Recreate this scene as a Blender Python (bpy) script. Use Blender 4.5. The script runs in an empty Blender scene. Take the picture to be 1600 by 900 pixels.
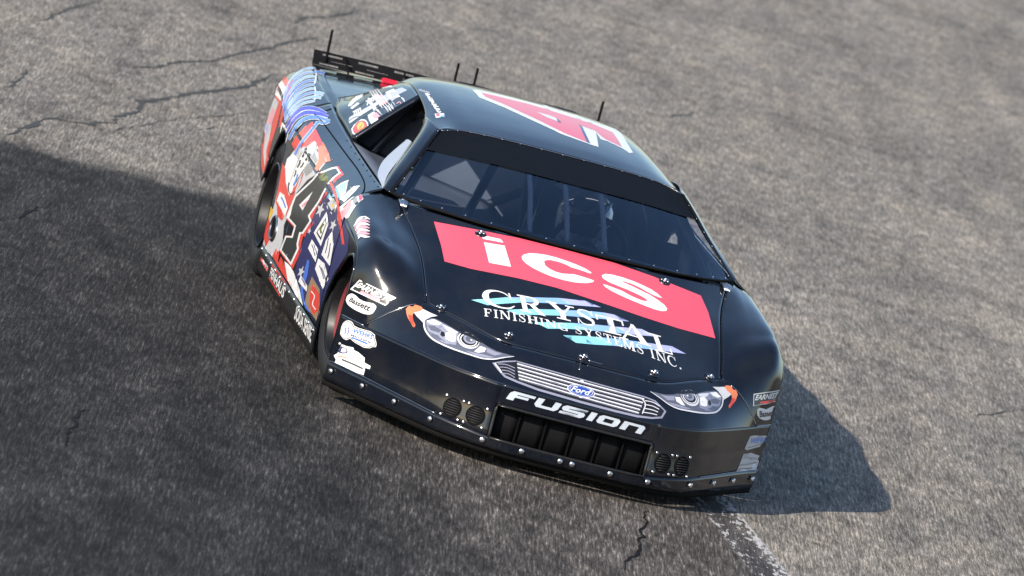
import bpy, bmesh, math, random
import numpy as np
from mathutils import Vector, Matrix
from mathutils.bvhtree import BVHTree
from mathutils.geometry import delaunay_2d_cdt

random.seed(7)
SC = bpy.context.scene
COL = SC.collection

# ------------------------------------------------------------------ camera
# world axes: +X is where the car's nose points, +Y the car's left side, Z up
cam_d = bpy.data.cameras.new('camera')
cam = bpy.data.objects.new('camera', cam_d)
COL.objects.link(cam)
cam_d.sensor_width = 36.0
cam_d.lens = 270.0
cam_d.clip_start = 1.0
cam_d.clip_end = 1500.0
RIGHT = Vector((0.14835851, 0.94979015, 0.27547855))
DOWN = Vector((0.1889219, 0.24621095, -0.95062542))
FWD = Vector((-0.97072049, 0.1930773, -0.14290867))
mw = Matrix.Identity(4)
for i in range(3):
    mw[i][0], mw[i][1], mw[i][2] = RIGHT[i], -DOWN[i], -FWD[i]
mw[0][3], mw[1][3], mw[2][3] = 33.00288406, -6.78748844, 5.48449497
cam.matrix_world = mw
cam_d.dof.use_dof = True
cam_d.dof.focus_distance = 33.6
cam_d.dof.aperture_fstop = 5.0
SC.camera = cam

# ------------------------------------------------------------------ sky, sun, exposure
SUN = Vector((1.2, -1.3, 1.0)).normalized()          # towards the sun
world = bpy.data.worlds.new('World')
SC.world = world
world.use_nodes = True
wn = world.node_tree.nodes
sky = wn.new('ShaderNodeTexSky')
sky.sky_type = 'NISHITA'
sky.sun_disc = False
sky.sun_elevation = math.asin(SUN.z)
sky.sun_rotation = math.atan2(SUN.x, SUN.y)
sky.air_density = 1.0
sky.dust_density = 1.0
sky.ozone_density = 2.0
bg = wn['Background']
bg.inputs['Strength'].default_value = 0.142
world.node_tree.links.new(sky.outputs[0], bg.inputs['Color'])
sun_d = bpy.data.lights.new('sun', 'SUN')
sun_d.energy = 5.0
sun_d.angle = math.radians(0.53)
sun_d.color = (1.0, 0.91, 0.79)
sun = bpy.data.objects.new('sun', sun_d)
COL.objects.link(sun)
sun.rotation_euler = SUN.to_track_quat('Z', 'Y').to_euler()
SC.view_settings.view_transform = 'Standard'
SC.view_settings.look = 'None'
SC.view_settings.exposure = 0.45
SC.view_settings.gamma = 1.0
SC.view_settings.use_curve_mapping = False

# ------------------------------------------------------------------ materials
def nodes_of(m):
    m.use_nodes = True
    return m.node_tree.nodes, m.node_tree.links

def plain(name, col, rough=0.5, metal=0.0, coat=0.0, coat_rough=0.04, noise=0.0, nscale=40.0, spec=0.5, bump=0.0, bscale=60.0, coat_ior=1.5):
    """principled material with a little procedural unevenness in colour and gloss"""
    m = bpy.data.materials.new(name)
    n, l = nodes_of(m)
    b = n['Principled BSDF']
    b.inputs['Base Color'].default_value = (*col, 1)
    b.inputs['Roughness'].default_value = rough
    b.inputs['Metallic'].default_value = metal
    b.inputs['Coat Weight'].default_value = coat
    b.inputs['Coat Roughness'].default_value = coat_rough
    b.inputs['Coat IOR'].default_value = coat_ior
    b.inputs['Specular IOR Level'].default_value = spec
    if noise or bump:
        tc = n.new('ShaderNodeTexCoord')
        t = n.new('ShaderNodeTexNoise')
        t.inputs['Scale'].default_value = nscale
        t.inputs['Detail'].default_value = 5
        l.new(tc.outputs['Object'], t.inputs['Vector'])
    if noise:
        mx = n.new('ShaderNodeMix'); mx.data_type = 'RGBA'
        mx.inputs[6].default_value = (*[c * (1 - noise) for c in col], 1)
        mx.inputs[7].default_value = (*[min(1, c * (1 + noise)) for c in col], 1)
        l.new(t.outputs['Fac'], mx.inputs[0])
        l.new(mx.outputs[2], b.inputs['Base Color'])
        mr = n.new('ShaderNodeMapRange')
        mr.inputs[3].default_value = max(0.02, rough * (1 - noise)); mr.inputs[4].default_value = min(1, rough * (1 + noise))
        l.new(t.outputs['Fac'], mr.inputs[0]); l.new(mr.outputs[0], b.inputs['Roughness'])
    if bump:
        t2 = n.new('ShaderNodeTexNoise')
        t2.inputs['Scale'].default_value = bscale
        t2.inputs['Detail'].default_value = 2
        l.new(tc.outputs['Object'], t2.inputs['Vector'])
        bp = n.new('ShaderNodeBump')
        bp.inputs['Strength'].default_value = bump
        bp.inputs['Distance'].default_value = 0.01
        l.new(t2.outputs['Fac'], bp.inputs['Height'])
        l.new(bp.outputs[0], b.inputs['Normal'])
        l.new(bp.outputs[0], b.inputs['Coat Normal'])
    return m

M = {}
def car_paint():
    """black clear-coated paint, faintly wavy, with a thin uneven film of track dust"""
    m = bpy.data.materials.new('black_paint')
    n, l = nodes_of(m)
    b = n['Principled BSDF']
    b.inputs['Roughness'].default_value = .55
    b.inputs['Specular IOR Level'].default_value = 0.0
    b.inputs['Coat Weight'].default_value = 1.0
    b.inputs['Coat IOR'].default_value = 1.62
    tc = n.new('ShaderNodeTexCoord')
    def nz(scale, detail, rough=.55):
        t = n.new('ShaderNodeTexNoise'); t.inputs['Scale'].default_value = scale; t.inputs['Detail'].default_value = detail; t.inputs['Roughness'].default_value = rough
        l.new(tc.outputs['Object'], t.inputs['Vector']); return t.outputs['Fac']
    def rng(v, a, b_, c, d):
        x = n.new('ShaderNodeMapRange'); l.new(v, x.inputs[0])
        for k, q in zip((1, 2, 3, 4), (a, b_, c, d)): x.inputs[k].default_value = q
        return x.outputs[0]
    dust = nz(5.0, 8, .7)
    speck = nz(240.0, 2, .5)
    mx = n.new('ShaderNodeMix'); mx.data_type = 'RGBA'
    mx.inputs[6].default_value = (.0032, .005, .010, 1); mx.inputs[7].default_value = (.011, .0115, .0135, 1)
    l.new(rng(dust, .42, .75, 0, 1), mx.inputs[0])
    m2 = n.new('ShaderNodeMix'); m2.data_type = 'RGBA'; m2.inputs[7].default_value = (.10, .095, .09, 1)
    l.new(rng(speck, .72, .76, 0, .6), m2.inputs[0]); l.new(mx.outputs[2], m2.inputs[6]); l.new(m2.outputs[2], b.inputs['Base Color'])
    l.new(rng(dust, .35, .75, .055, .16), b.inputs['Coat Roughness'])
    bp = n.new('ShaderNodeBump'); bp.inputs['Strength'].default_value = .07; bp.inputs['Distance'].default_value = .01
    l.new(nz(6.0, 3), bp.inputs['Height']); l.new(bp.outputs[0], b.inputs['Normal']); l.new(bp.outputs[0], b.inputs['Coat Normal'])
    return m
M['paint'] = car_paint()
M['strip'] = plain('sun_strip_vinyl', (0.006, 0.007, 0.009), 0.5, coat=.30, coat_rough=.08, spec=0.0, noise=.2, nscale=20)
M['lip'] = plain('black_plastic', (0.012, 0.012, 0.013), 0.28, noise=0.3, nscale=30, bump=0.05, bscale=25)
M['rubber'] = plain('black_rubber', (0.006, 0.006, 0.006), 0.8, noise=0.3, nscale=50, spec=.1)
M['tyre'] = plain('tyre_rubber', (0.011, 0.011, 0.012), 0.5, noise=0.4, nscale=25)
M['rim'] = plain('black_wheel_steel', (0.006, 0.006, 0.007), 0.4, spec=.25, noise=.3, nscale=30)
M['rimred'] = plain('red_wheel_stripe', (0.22, 0.04, 0.05), 0.35)
M['inner'] = plain('dark_sheet_metal', (0.014, 0.014, 0.016), 0.7, noise=0.3, nscale=12)
M['panel'] = plain('grey_interior_sheet', (0.11, 0.13, 0.17), 0.45, noise=0.25, nscale=6)
M['tube'] = plain('grey_cage_tube', (0.03, 0.033, 0.04), 0.35, coat=0.4)
M['bar'] = plain('grey_windshield_brace', (0.50, 0.51, 0.55), 0.5)
M['bolt'] = plain('zinc_bolt', (0.72, 0.72, 0.74), 0.28, metal=1.0, noise=0.2, nscale=200)
M['bolt_dark'] = plain('dull_rivet', (0.30, 0.31, 0.34), 0.35, metal=1.0)
M['alu'] = plain('bare_edge', (0.40, 0.41, 0.45), 0.3, metal=1.0)
M['black'] = plain('flat_black', (0.004, 0.004, 0.005), 0.8, spec=.08)
M['screen'] = plain('grille_screen', (0.006, 0.006, 0.007), 0.8, noise=0.5, nscale=160, spec=.1)
M['spoiler'] = plain('black_spoiler', (0.006, 0.006, 0.007), 0.6, noise=0.2, nscale=20, spec=.12)
M['suit'] = plain('driver_suit', (0.05, 0.06, 0.085), 0.8, noise=0.3, nscale=30)
M['helmet'] = plain('helmet_shell', (0.55, 0.56, 0.60), 0.25, coat=1.0)
M['white_gloss'] = plain('helmet_stripe', (0.012, 0.013, 0.016), 0.25, coat=0.5)
M['visor'] = plain('helmet_visor', (0.01, 0.012, 0.016), 0.08, coat=1.0)

def vinyl(name, col, rough=0.32, noise=0.06):
    return plain('vinyl_' + name, col, rough, coat=0.35, coat_rough=0.10, noise=noise, nscale=14, bump=.05, bscale=9)
V = {
    'red': vinyl('red', (0.80, 0.085, 0.13)), 'white': vinyl('white', (0.80, 0.80, 0.80)),
    'redside': vinyl('side_red', (0.66, 0.055, 0.035)), 'orange': vinyl('orange', (0.72, 0.20, 0.09)),
    'black': vinyl('black', (0.012, 0.012, 0.014)), 'navy': vinyl('navy', (0.022, 0.025, 0.11)),
    'blue': vinyl('blue', (0.06, 0.16, 0.62)), 'midblue': vinyl('mid_blue', (0.10, 0.24, 0.68)),
    'deepblue': vinyl('deep_blue', (0.06, 0.06, 0.50)),
    'sky': vinyl('pale_blue', (0.26, 0.45, 0.80)), 'teal': vinyl('teal', (0.25, 0.62, 0.68)),
    'lav': vinyl('lavender', (0.42, 0.45, 0.74)), 'grey': vinyl('grey', (0.30, 0.30, 0.31)),
    'ltgrey': vinyl('light_grey', (0.55, 0.56, 0.58)), 'dkgrey': vinyl('dark_grey', (0.06, 0.06, 0.065)),
    'char': vinyl('charcoal', (0.028, 0.032, 0.03)),
    'yellow': vinyl('yellow', (0.78, 0.50, 0.06)), 'tan': vinyl('tan', (0.30, 0.20, 0.12)),
    'pink': vinyl('pink', (0.80, 0.33, 0.38)), 'cyan': vinyl('cyan', (0.10, 0.45, 0.66)),
    'green': vinyl('olive', (0.12, 0.14, 0.03)), 'chrome': vinyl('printed_chrome', (0.62, 0.63, 0.68)),
    'fordblue': vinyl('emblem_blue', (0.015, 0.06, 0.30)), 'silver': vinyl('silver', (0.50, 0.56, 0.64)),
    'lens': vinyl('printed_lens', (0.24, 0.25, 0.33)), 'lensdark': vinyl('printed_lens_dark', (0.10, 0.11, 0.15)),
}

def glass_mat(name, tint, milk=0.0, ior=1.75, rough=0.02):
    m = bpy.data.materials.new(name)
    n, l = nodes_of(m)
    n.remove(n['Principled BSDF'])
    tr = n.new('ShaderNodeBsdfTransparent'); tr.inputs[0].default_value = (*tint, 1)
    gl = n.new('ShaderNodeBsdfGlossy'); gl.inputs['Roughness'].default_value = rough; gl.inputs['Color'].default_value = (.74, .87, 1.0, 1)
    fr = n.new('ShaderNodeFresnel'); fr.inputs[0].default_value = ior
    mx = n.new('ShaderNodeMixShader')
    l.new(fr.outputs[0], mx.inputs[0]); l.new(tr.outputs[0], mx.inputs[1]); l.new(gl.outputs[0], mx.inputs[2])
    out = mx
    if milk:
        df = n.new('ShaderNodeBsdfDiffuse'); df.inputs[0].default_value = (0.62, 0.66, 0.78, 1)
        m2 = n.new('ShaderNodeMixShader'); m2.inputs[0].default_value = milk
        l.new(mx.outputs[0], m2.inputs[1]); l.new(df.outputs[0], m2.inputs[2]); out = m2
    l.new(out.outputs[0], n['Material Output'].inputs[0])
    return m
M['glass'] = glass_mat('windshield_polycarbonate', (0.80, 0.86, 0.95))
M['vent'] = glass_mat('vent_window_plastic', (0.6, 0.65, 0.75), milk=0.36)
M['sailglass'] = glass_mat('smoked_quarter_window', (0.30, 0.33, 0.38))

# ------------------------------------------------------------------ mesh helpers
def mesh_obj(name, verts, faces, mat, parent=None, smooth=True):
    me = bpy.data.meshes.new(name)
    me.from_pydata([tuple(map(float, v)) for v in verts], [], faces)
    if mat: me.materials.append(mat)
    if smooth:
        me.polygons.foreach_set('use_smooth', [True] * len(me.polygons))
    me.update()
    o = bpy.data.objects.new(name, me)
    COL.objects.link(o)
    if parent: o.parent = parent
    return o

def empty(name, loc=(0, 0, 0), parent=None):
    o = bpy.data.objects.new(name, None)
    o.location = loc
    COL.objects.link(o)
    if parent: o.parent = parent
    return o

def tag(o, label=None, cat=None, group=None, kind=None):
    if label: o['label'] = label
    if cat: o['category'] = cat
    if group: o['group'] = group
    if kind: o['kind'] = kind
    return o

def herm(P, u):
    """C1 spline through the control rows P (n, ...) evaluated at index parameter u"""
    P = np.asarray(P, float)
    n = len(P)
    flat = P.reshape(n, -1)
    ch = np.sqrt(((flat[1:] - flat[:-1]).reshape(n - 1, -1, 3) ** 2).sum(-1)).mean(1) + 1e-6
    t = np.concatenate([[0], np.cumsum(ch)])
    m = np.empty_like(flat)
    d = (flat[1:] - flat[:-1]) / ch[:, None]
    m[0], m[-1] = d[0], d[-1]
    for k in range(1, n - 1):
        a, b = ch[k - 1], ch[k]
        m[k] = (d[k - 1] * b + d[k] * a) / (a + b)
    u = min(max(u, 0.0), n - 1.0)
    k = min(int(u), n - 2)
    s = u - k
    h = ch[k]
    h00 = 2 * s ** 3 - 3 * s ** 2 + 1; h10 = s ** 3 - 2 * s ** 2 + s
    h01 = -2 * s ** 3 + 3 * s ** 2; h11 = s ** 3 - s ** 2
    return (h00 * flat[k] + h10 * h * m[k] + h01 * flat[k + 1] + h11 * h * m[k + 1]).reshape(P.shape[1:])

class Surf:
    """smooth surface through a grid of control points, (u, v) in index units"""
    def __init__(s, grid): s.G = np.asarray(grid, float)
    def row(s, u): return herm(s.G, u)
    def __call__(s, u, v): return herm(herm(s.G, u), v)

SKIN = {}      # named lists of (verts, faces) used to lay stickers on the finished panels
def patch(name, fn, na, nb, mat, parent, out, skin=None, thick=0.004, A=None, B=None):
    """grid patch fn(a, b), a and b in 0..1; faces turned towards `out`; skin: name of the sticker surface it joins"""
    As = A if A is not None else np.linspace(0, 1, na)
    Bs = B if B is not None else np.linspace(0, 1, nb)
    na, nb = len(As), len(Bs)
    V_ = [fn(a, b) for a in As for b in Bs]
    F_ = [(i * nb + j, (i + 1) * nb + j, (i + 1) * nb + j + 1, i * nb + j + 1) for i in range(na - 1) for j in range(nb - 1)]
    P = np.array(V_)
    nn = np.zeros(3)
    for f in F_[::max(1, len(F_) // 60)]:
        nn += np.cross(P[f[1]] - P[f[0]], P[f[3]] - P[f[0]]) / (1e-9 + np.linalg.norm(np.cross(P[f[1]] - P[f[0]], P[f[3]] - P[f[0]])))
    if nn @ np.array(out, float) < 0: F_ = [f[::-1] for f in F_]
    o = mesh_obj(name, V_, F_, mat, parent)
    if thick:
        md = o.modifiers.new('thickness', 'SOLIDIFY'); md.thickness = thick; md.offset = -1; md.use_rim = True
    if skin:
        SKIN.setdefault(skin, []).append(([Vector(map(float, v)) for v in V_], F_))
    return o

def tube(name, pts, r, mat, parent, n=10, cap=True, smooth_path=0):
    """round tube along a list of points"""
    P = [np.array(p, float) for p in pts]
    if smooth_path:
        P = [herm(np.array(P), u) for u in np.linspace(0, len(P) - 1, smooth_path)]
    V_, F_ = [], []
    up = np.array([0.13, 0.21, 0.97])
    R_ = r if hasattr(r, '__len__') else [r] * len(P)
    for i, p in enumerate(P):
        t = P[min(i + 1, len(P) - 1)] - P[max(i - 1, 0)]
        t /= np.linalg.norm(t) + 1e-9
        a = np.cross(t, up)
        if np.linalg.norm(a) < 0.1: a = np.cross(t, [1, 0, 0])
        a /= np.linalg.norm(a); b = np.cross(t, a)
        for k in range(n):
            th = 2 * math.pi * k / n
            V_.append(p + R_[i] * (math.cos(th) * a + math.sin(th) * b))
    for i in range(len(P) - 1):
        for k in range(n):
            F_.append((i * n + k, i * n + (k + 1) % n, (i + 1) * n + (k + 1) % n, (i + 1) * n + k))
    if cap:
        F_.append(tuple(range(n))[::-1]); F_.append(tuple((len(P) - 1) * n + k for k in range(n)))
    return mesh_obj(name, V_, F_, mat, parent)

def box(name, lo, hi, mat, parent, bev=0.0, rot=None, loc=None):
    bm = bmesh.new()
    bmesh.ops.create_cube(bm, size=1)
    for v in bm.verts:
        v.co = Vector([lo[i] + (v.co[i] + .5) * (hi[i] - lo[i]) for i in range(3)])
    if bev: bmesh.ops.bevel(bm, geom=bm.edges[:], offset=bev, segments=2, affect='EDGES')
    me = bpy.data.meshes.new(name); bm.to_mesh(me); bm.free()
    me.materials.append(mat)
    o = bpy.data.objects.new(name, me); COL.objects.link(o)
    if parent: o.parent = parent
    if rot: o.rotation_euler = rot
    if loc: o.location = loc
    return o

def lathe(name, prof, mat, parent, loc, axis=(0, 1, 0), n=48, closed=False):
    """profile [(along axis, radius)] turned round an axis through loc"""
    ax = Vector(axis).normalized()
    a = ax.orthogonal().normalized(); b = ax.cross(a)
    V_, F_ = [], []
    for h, r in prof:
        for k in range(n):
            th = 2 * math.pi * k / n
            V_.append(Vector(loc) + ax * h + (a * math.cos(th) + b * math.sin(th)) * r)
    m = len(prof)
    for i in range(m - 1 + (1 if closed else 0)):
        j = (i + 1) % m
        for k in range(n):
            F_.append((i * n + k, i * n + (k + 1) % n, j * n + (k + 1) % n, j * n + k))
    return mesh_obj(name, V_, F_, mat, parent)

BOLT_ME = {}
def bolt(name, loc, nrm, r, mat, parent, dome=0.5):
    """round-headed bolt or rivet, mesh shared between alike ones"""
    key = (name, round(r, 4), mat.name)
    if key not in BOLT_ME:
        V_, F_ = [], []
        n = 12
        prof = [(0, r), (dome * r * .55, r * .95), (dome * r * .9, r * .62), (dome * r, r * .22)]
        for h, q in prof:
            for k in range(n):
                V_.append((q * math.cos(2 * math.pi * k / n), q * math.sin(2 * math.pi * k / n), h))
        for i in range(len(prof) - 1):
            for k in range(n):
                F_.append((i * n + k, i * n + (k + 1) % n, (i + 1) * n + (k + 1) % n, (i + 1) * n + k))
        F_.append(tuple((len(prof) - 1) * n + k for k in range(n)))
        me = bpy.data.meshes.new(name); me.from_pydata(V_, [], F_); me.materials.append(mat)
        me.polygons.foreach_set('use_smooth', [True] * len(me.polygons))
        BOLT_ME[key] = me
    o = bpy.data.objects.new(name, BOLT_ME[key]); COL.objects.link(o)
    o.parent = parent
    o.location = loc
    o.rotation_euler = Vector(nrm).to_track_quat('Z', 'Y').to_euler()
    return o

def sgn(p, s): return (p[0], s * p[1], p[2])

# ================================================================== the race car
car = empty('race_car', (-1.3, 0, 0))
tag(car, 'black stock car with red hood banner cornering on the asphalt', 'race car')
car.location = (0, 0, 0)

# ---- front shell: columns from the centre line out to the fender edge, rows from the nose crease back to the cowl
HALF = [
 [(1.080,0,.368),(1.03,0,.402),(.95,0,.458),(.86,0,.512),(.6,0,.622),(.3,0,.735),(.08,0,.815),(-.02,0,.851)],
 [(1.075,.2,.368),(1.023,.2,.402),(.94,.2,.458),(.85,.2,.510),(.6,.2,.62),(.3,.2,.733),(.07,.2,.815),(-.03,.22,.850)],
 [(1.052,.36,.368),(.998,.36,.402),(.915,.36,.456),(.815,.36,.508),(.58,.37,.608),(.29,.37,.723),(.05,.4,.812),(-.05,.42,.849)],
 [(.950,.55,.370),(.895,.55,.408),(.81,.55,.463),(.67,.54,.535),(.5,.55,.602),(.27,.55,.702),(.02,.58,.80),(-.13,.61,.847)],
 [(.785,.69,.371),(.73,.69,.422),(.65,.685,.486),(.55,.68,.553),(.42,.685,.62),(.25,.695,.69),(-.02,.725,.765),(-.27,.775,.84)],
 [(.583,.835,.371),(.55,.835,.442),(.513,.83,.526),(.465,.83,.605),(.385,.83,.675),(.2,.835,.728),(-.08,.845,.78),(-.40,.855,.828)],
 [(.437,.94,.375),(.434,.94,.46),(.428,.937,.55),(.408,.935,.63),(.345,.935,.695),(.18,.94,.735),(-.1,.945,.762),(-.42,.945,.782)],
 [(.368,.992,.378),(.367,.992,.455),(.362,.992,.53),(.347,.99,.592),(.30,.99,.642),(.16,.988,.675),(-.1,.985,.695),(-.42,.982,.71)],
]
GR = [[sgn(p, -1) for p in c] for c in HALF[:0:-1]] + [[sgn(p, 1) for p in c] for c in HALF]
FS = Surf(GR)                       # u index 0..14, centre = 7
def front(u, v): return FS(u + 7, v)

def vn(u):                          # where the nose cover ends: hood seam inside, sloping down to the crease at the corners
    return float(np.interp(abs(u), [0, 4, 4.5, 5, 5.65, 7], [3, 3, 2.2, 1.15, 0, 0]))

body = car
hood = patch('hood', lambda a, b: front(-3.99 + 7.98 * a, 3.02 + 3.97 * b), 61, 45, M['paint'], body, (0, 0, 1), 'top')
nose = patch('nose_cover', lambda a, b: (lambda u: front(u, b * max(vn(u) - .02, .0)))(-5.6 + 11.2 * a), 91, 25, M['paint'], body, (1, 0, 1), 'top')
fend = {}
for s in (-1, 1):
    fend[s] = patch('fender', (lambda s: lambda a, b: (lambda u: front(s * u, vn(u) + (7 - vn(u)) * b))(4.012 + 2.988 * a))(s), 37, 61, M['paint'], body, (0, 0, 1), 'top')
tag(fend[-1], 'right front fender with sponsor stickers'); tag(fend[1], 'left front fender')

# ---- lower nose: crease down to the lip
U_W = [abs(HALF[k][0][1]) for k in range(8)]
def off(u): return float(np.interp(abs(u), range(8), [.004, .004, .005, .006, .005, .002, -.002, .0]))
def zlip(u): return float(np.interp(abs(u), range(8), [.126, .126, .128, .145, .155, .162, .165, .165]))
def low(u, b):
    """b = 0 crease .. 1 top of the lip strip"""
    p = front(u, 0)
    z0, z1 = p[2], zlip(u)
    w = b ** 1.3
    und = .010 * math.sin(math.pi * min(1, b * 1.15)) * (1 if abs(u) < 5.5 else max(0, (7 - abs(u)) / 1.5))
    return np.array([p[0] + off(u) * b - und, p[1], z0 + (z1 - z0) * b])
def low_z(u, z):
    z0, z1 = front(u, 0)[2], zlip(u)
    return low(u, (z - z0) / (z1 - z0))
UO = 1.97
chin = patch('chin', lambda a, b: low_z(-UO + 2 * UO * a, .3675 + (.279 - .3675) * b), 41, 10, M['paint'], nose, (1, 0, 0), 'front')
for s in (-1, 1):
    patch('chin', (lambda s: lambda a, b: low(s * (UO + (7 - UO) * a), b))(s), 41, 16, M['paint'], nose, (1, 0, 0), 'front')
lip = patch('lip_strip', lambda a, b: (lambda u: (lambda p: np.array([p[0] + .004 - .004 * b, p[1], zlip(u) + .004 + (.084 - zlip(u) - .004) * b]))(low(u, 1)))(-7 + 14 * a), 101, 5, M['paint'], body, (1, 0, 0), 'front', thick=.006)
tag(lip, 'black lip strip with silver bolts')
patch('skirt_rubber', lambda a, b: (lambda u: (lambda p: np.array([p[0] - .022, p[1], .10 + (.056 - .10) * b]))(low(u, 1)))(-7 + 14 * a), 81, 4, M['rubber'], lip, (1, 0, 0), thick=.008)
for w in (.027, .2, .373, .586, .727, .848, .968):
    for s in (-1, 1):
        u = np.interp(w, U_W, range(8))
        p = low(s * u, 1); q = low(s * (u + .05), 1)
        n = np.array([abs(q[1] - p[1]), -(q[0] - p[0]) * s, 0]); n /= np.linalg.norm(n); n[1] = abs(n[1]) * s
        bolt('bolt', (p[0] + .009 * n[0] + .001, p[1] + .009 * n[1], zlip(u) * .5 + .047), n, .0125, M['bolt'], lip)

# grille opening: frame, screen panes and dividing bars
wo = .352
zt, zb = .276, .128
bx = []
opening = empty('grille_opening', (0, 0, 0), body)
def nose_x(y, z):
    u = math.copysign(np.interp(abs(y), U_W, range(8)), y)
    return low_z(u, max(z, zlip(u)))[0]
fr = []
for (y0, z0), (y1, z1) in zip([(-wo, zb), (-wo, zt), (wo, zt), (wo, zb)], [(-wo, zt), (wo, zt), (wo, zb), (-wo, zb)]):
    for k in range(10):
        y, z = y0 + (y1 - y0) * k / 10, z0 + (z1 - z0) * k / 10
        fr.append((nose_x(y, z) + .002, y, z))
fr.append(fr[0])
tube('frame', fr, .007, M['lip'], opening, n=8)
# recess behind the opening
for k in range(6):
    y0, y1 = -wo + 2 * wo * k / 6 + .003, -wo + 2 * wo * (k + 1) / 6 - .003
    patch('screen_pane', (lambda y0, y1: lambda a, b: np.array([nose_x(y0 + (y1 - y0) * a, zb + (zt - zb) * b) - .055, y0 + (y1 - y0) * a, zb + (zt - zb) * b]))(y0, y1), 5, 3, M['screen'], opening, (1, 0, 0), thick=.003)
for k in range(7):
    y = -wo + 2 * wo * k / 6
    yy = y if abs(y) < wo - .01 else math.copysign(wo - .006, y)
    box('bar', (nose_x(yy, zb) - .060, yy - .0035, zb - .004), (nose_x(yy, zt) - .030, yy + .0035, zt + .004), M['black'], opening, .001)
box('recess_top', (.92, -wo, zt), (1.03, wo, zt + .005), M['black'], opening)
box('recess_floor', (.92, -wo, zb - .008), (1.04, wo, zb - .003), M['black'], opening)

# round brake duct vents in the lower nose
def ring_at(y, z, s):
    u = math.copysign(np.interp(abs(y), U_W, range(8)), y)
    p = low_z(u, z); q = low_z(u + .05, z); r = low_z(u, z + .02)
    n = np.cross(q - p, r - p); n /= np.linalg.norm(n)
    if n[0] < 0: n = -n
    return p, n
for y in (-.520, -.424, .424, .520):
    p, n = ring_at(y, .200, 1)
    vent = lathe('duct_vent', [(-.002, .044), (.0025, .0435), (.0035, .041), (.003, .039), (.0015, .037)], M['black'], nose, p, n, 28)
    lathe('disc', [(.0018, .0385), (.0019, .0)], M['black'], vent, p, n, 28)
    N = Vector(n); e = Vector((0, 0, 1)); e = (e - N * e.dot(N)).normalized(); t = e.cross(N)
    for k in range(-3, 4):
        hw = math.sqrt(max(0, .036 ** 2 - (k * .0105) ** 2))
        c = Vector(p) + N * .0035 + e * (k * .0105)
        tube('slat', [c - t * hw, c + t * hw], .0020, M['inner'], vent, n=6)
    for k in range(4):
        th = math.pi / 4 + k * math.pi / 2
        bolt('bolt', Vector(p) + N * .002 + (e * math.sin(th) + t * math.cos(th)) * .060, n, .0065, M['bolt'], vent)

# ---- sides
TOPX = [.345, .30, .16, -.1, -.42, -.8, -1.2, -1.67, -2.1, -2.45, -2.75, -3.05, -3.35, -3.6, -3.76]
TOPZ = [.592, .642, .675, .695, .71, .715, .722, .735, .755, .772, .785, .795, .795, .79, .78]
ARCH = [(.345, .578), (.33, .602), (.29, .620), (.235, .628), (.12, .602), (.02, .547), (-.085, .475), (-.17, .385), (-.215, .30), (-.235, .20), (-.238, .085),
        (-.27, .085), (-2.30, .085), (-2.31, .16), (-2.325, .32), (-2.325, .44), (-2.335, .55), (-2.375, .64), (-2.46, .702), (-2.56, .712), (-2.65, .68), (-2.72, .60), (-2.77, .51), (-2.81, .43), (-2.88, .395), (-3.10, .43), (-3.35, .49), (-3.76, .52)]
def ztop(x): return float(np.interp(-x, [-t for t in TOPX], TOPZ))
def zbot(x): return float(np.interp(-x, [-t[0] for t in ARCH], [t[1] for t in ARCH]))
def taper(x): return float(np.interp(-x, [-.4, 2.2, 2.75, 3.05, 3.35, 3.6, 3.76], [1, 1, .99, .978, .955, .918, .88]))
def sidew(x, z):
    zt_ = ztop(x)
    e = float(np.interp(z, [.08, .19, .36, .52, zt_], [.962, .974, .984, .988, .984]))
    if x > -.42: e = e + (np.interp(x, [-.42, .345], [0, .006]))
    return e * taper(x)
def side(s, x, b, lo=None, hi=None):
    z0 = zbot(x) if lo is None else max(lo, zbot(x))
    z1 = ztop(x) if hi is None else hi
    z = z0 + (z1 - z0) * b
    return np.array([x, s * sidew(x, z), z])
def xs(a, b):
    base = [t for t in np.arange(-3.76, .35, .06)] + [t[0] for t in ARCH] + TOPX + [.30, .27, .2, .17, .07, -.02, -.1, -.15, -.18, -.195, -2.302, -2.316, -2.33, -2.355, -2.415, -2.51, -2.60, -2.69, -2.745, -2.79, -2.84]
    return sorted({round(float(t), 4) for t in base if a < t < b} | {a, b})
ZSK = .188      # top of the black side skirt
sidep = {}
for s in (-1, 1):
    def mk(name, a, b, lo=None, hi=None, mat=M['paint'], nb=12, parent=body, th=.004):
        X = xs(a, b)
        return patch(name, lambda q, r: side(s, q, r, lo, hi), 0, nb, mat, parent, (0, s, 0), 'R' if s < 0 else 'L', A=X, thick=th)
    sidep[s, 'f'] = mk('fender_side', -.262, .345, None, None, parent=fend[s])
    d = sidep[s, 'd'] = mk('door_panel', -1.70, -.268, ZSK + .002)
    q = sidep[s, 'q'] = mk('quarter_panel', -3.76, -1.705)
    tag(d, 'right door panel with number and sponsor graphics' if s < 0 else 'left door panel')
    tag(q, 'right quarter panel with blue lettering' if s < 0 else 'left quarter panel')
    # black skirt under the doors with its row of rivets
    sk = patch('side_skirt', lambda a, b: np.array([-.245 - 2.07 * a, s * (sidew(-.25 - 2.07 * a, .075 + .117 * b) + .004), .07 + .12 * b]), 40, 4, M['lip'], body, (0, s, 0), 'R' if s < 0 else 'L', thick=.005)
    for k in range(12):
        x = -.30 - 1.97 * k / 11
        bolt('rivet', (x, s * (sidew(x, .17) + .005), .174), (0, s, 0), .009, M['bolt'], sk)

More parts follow.
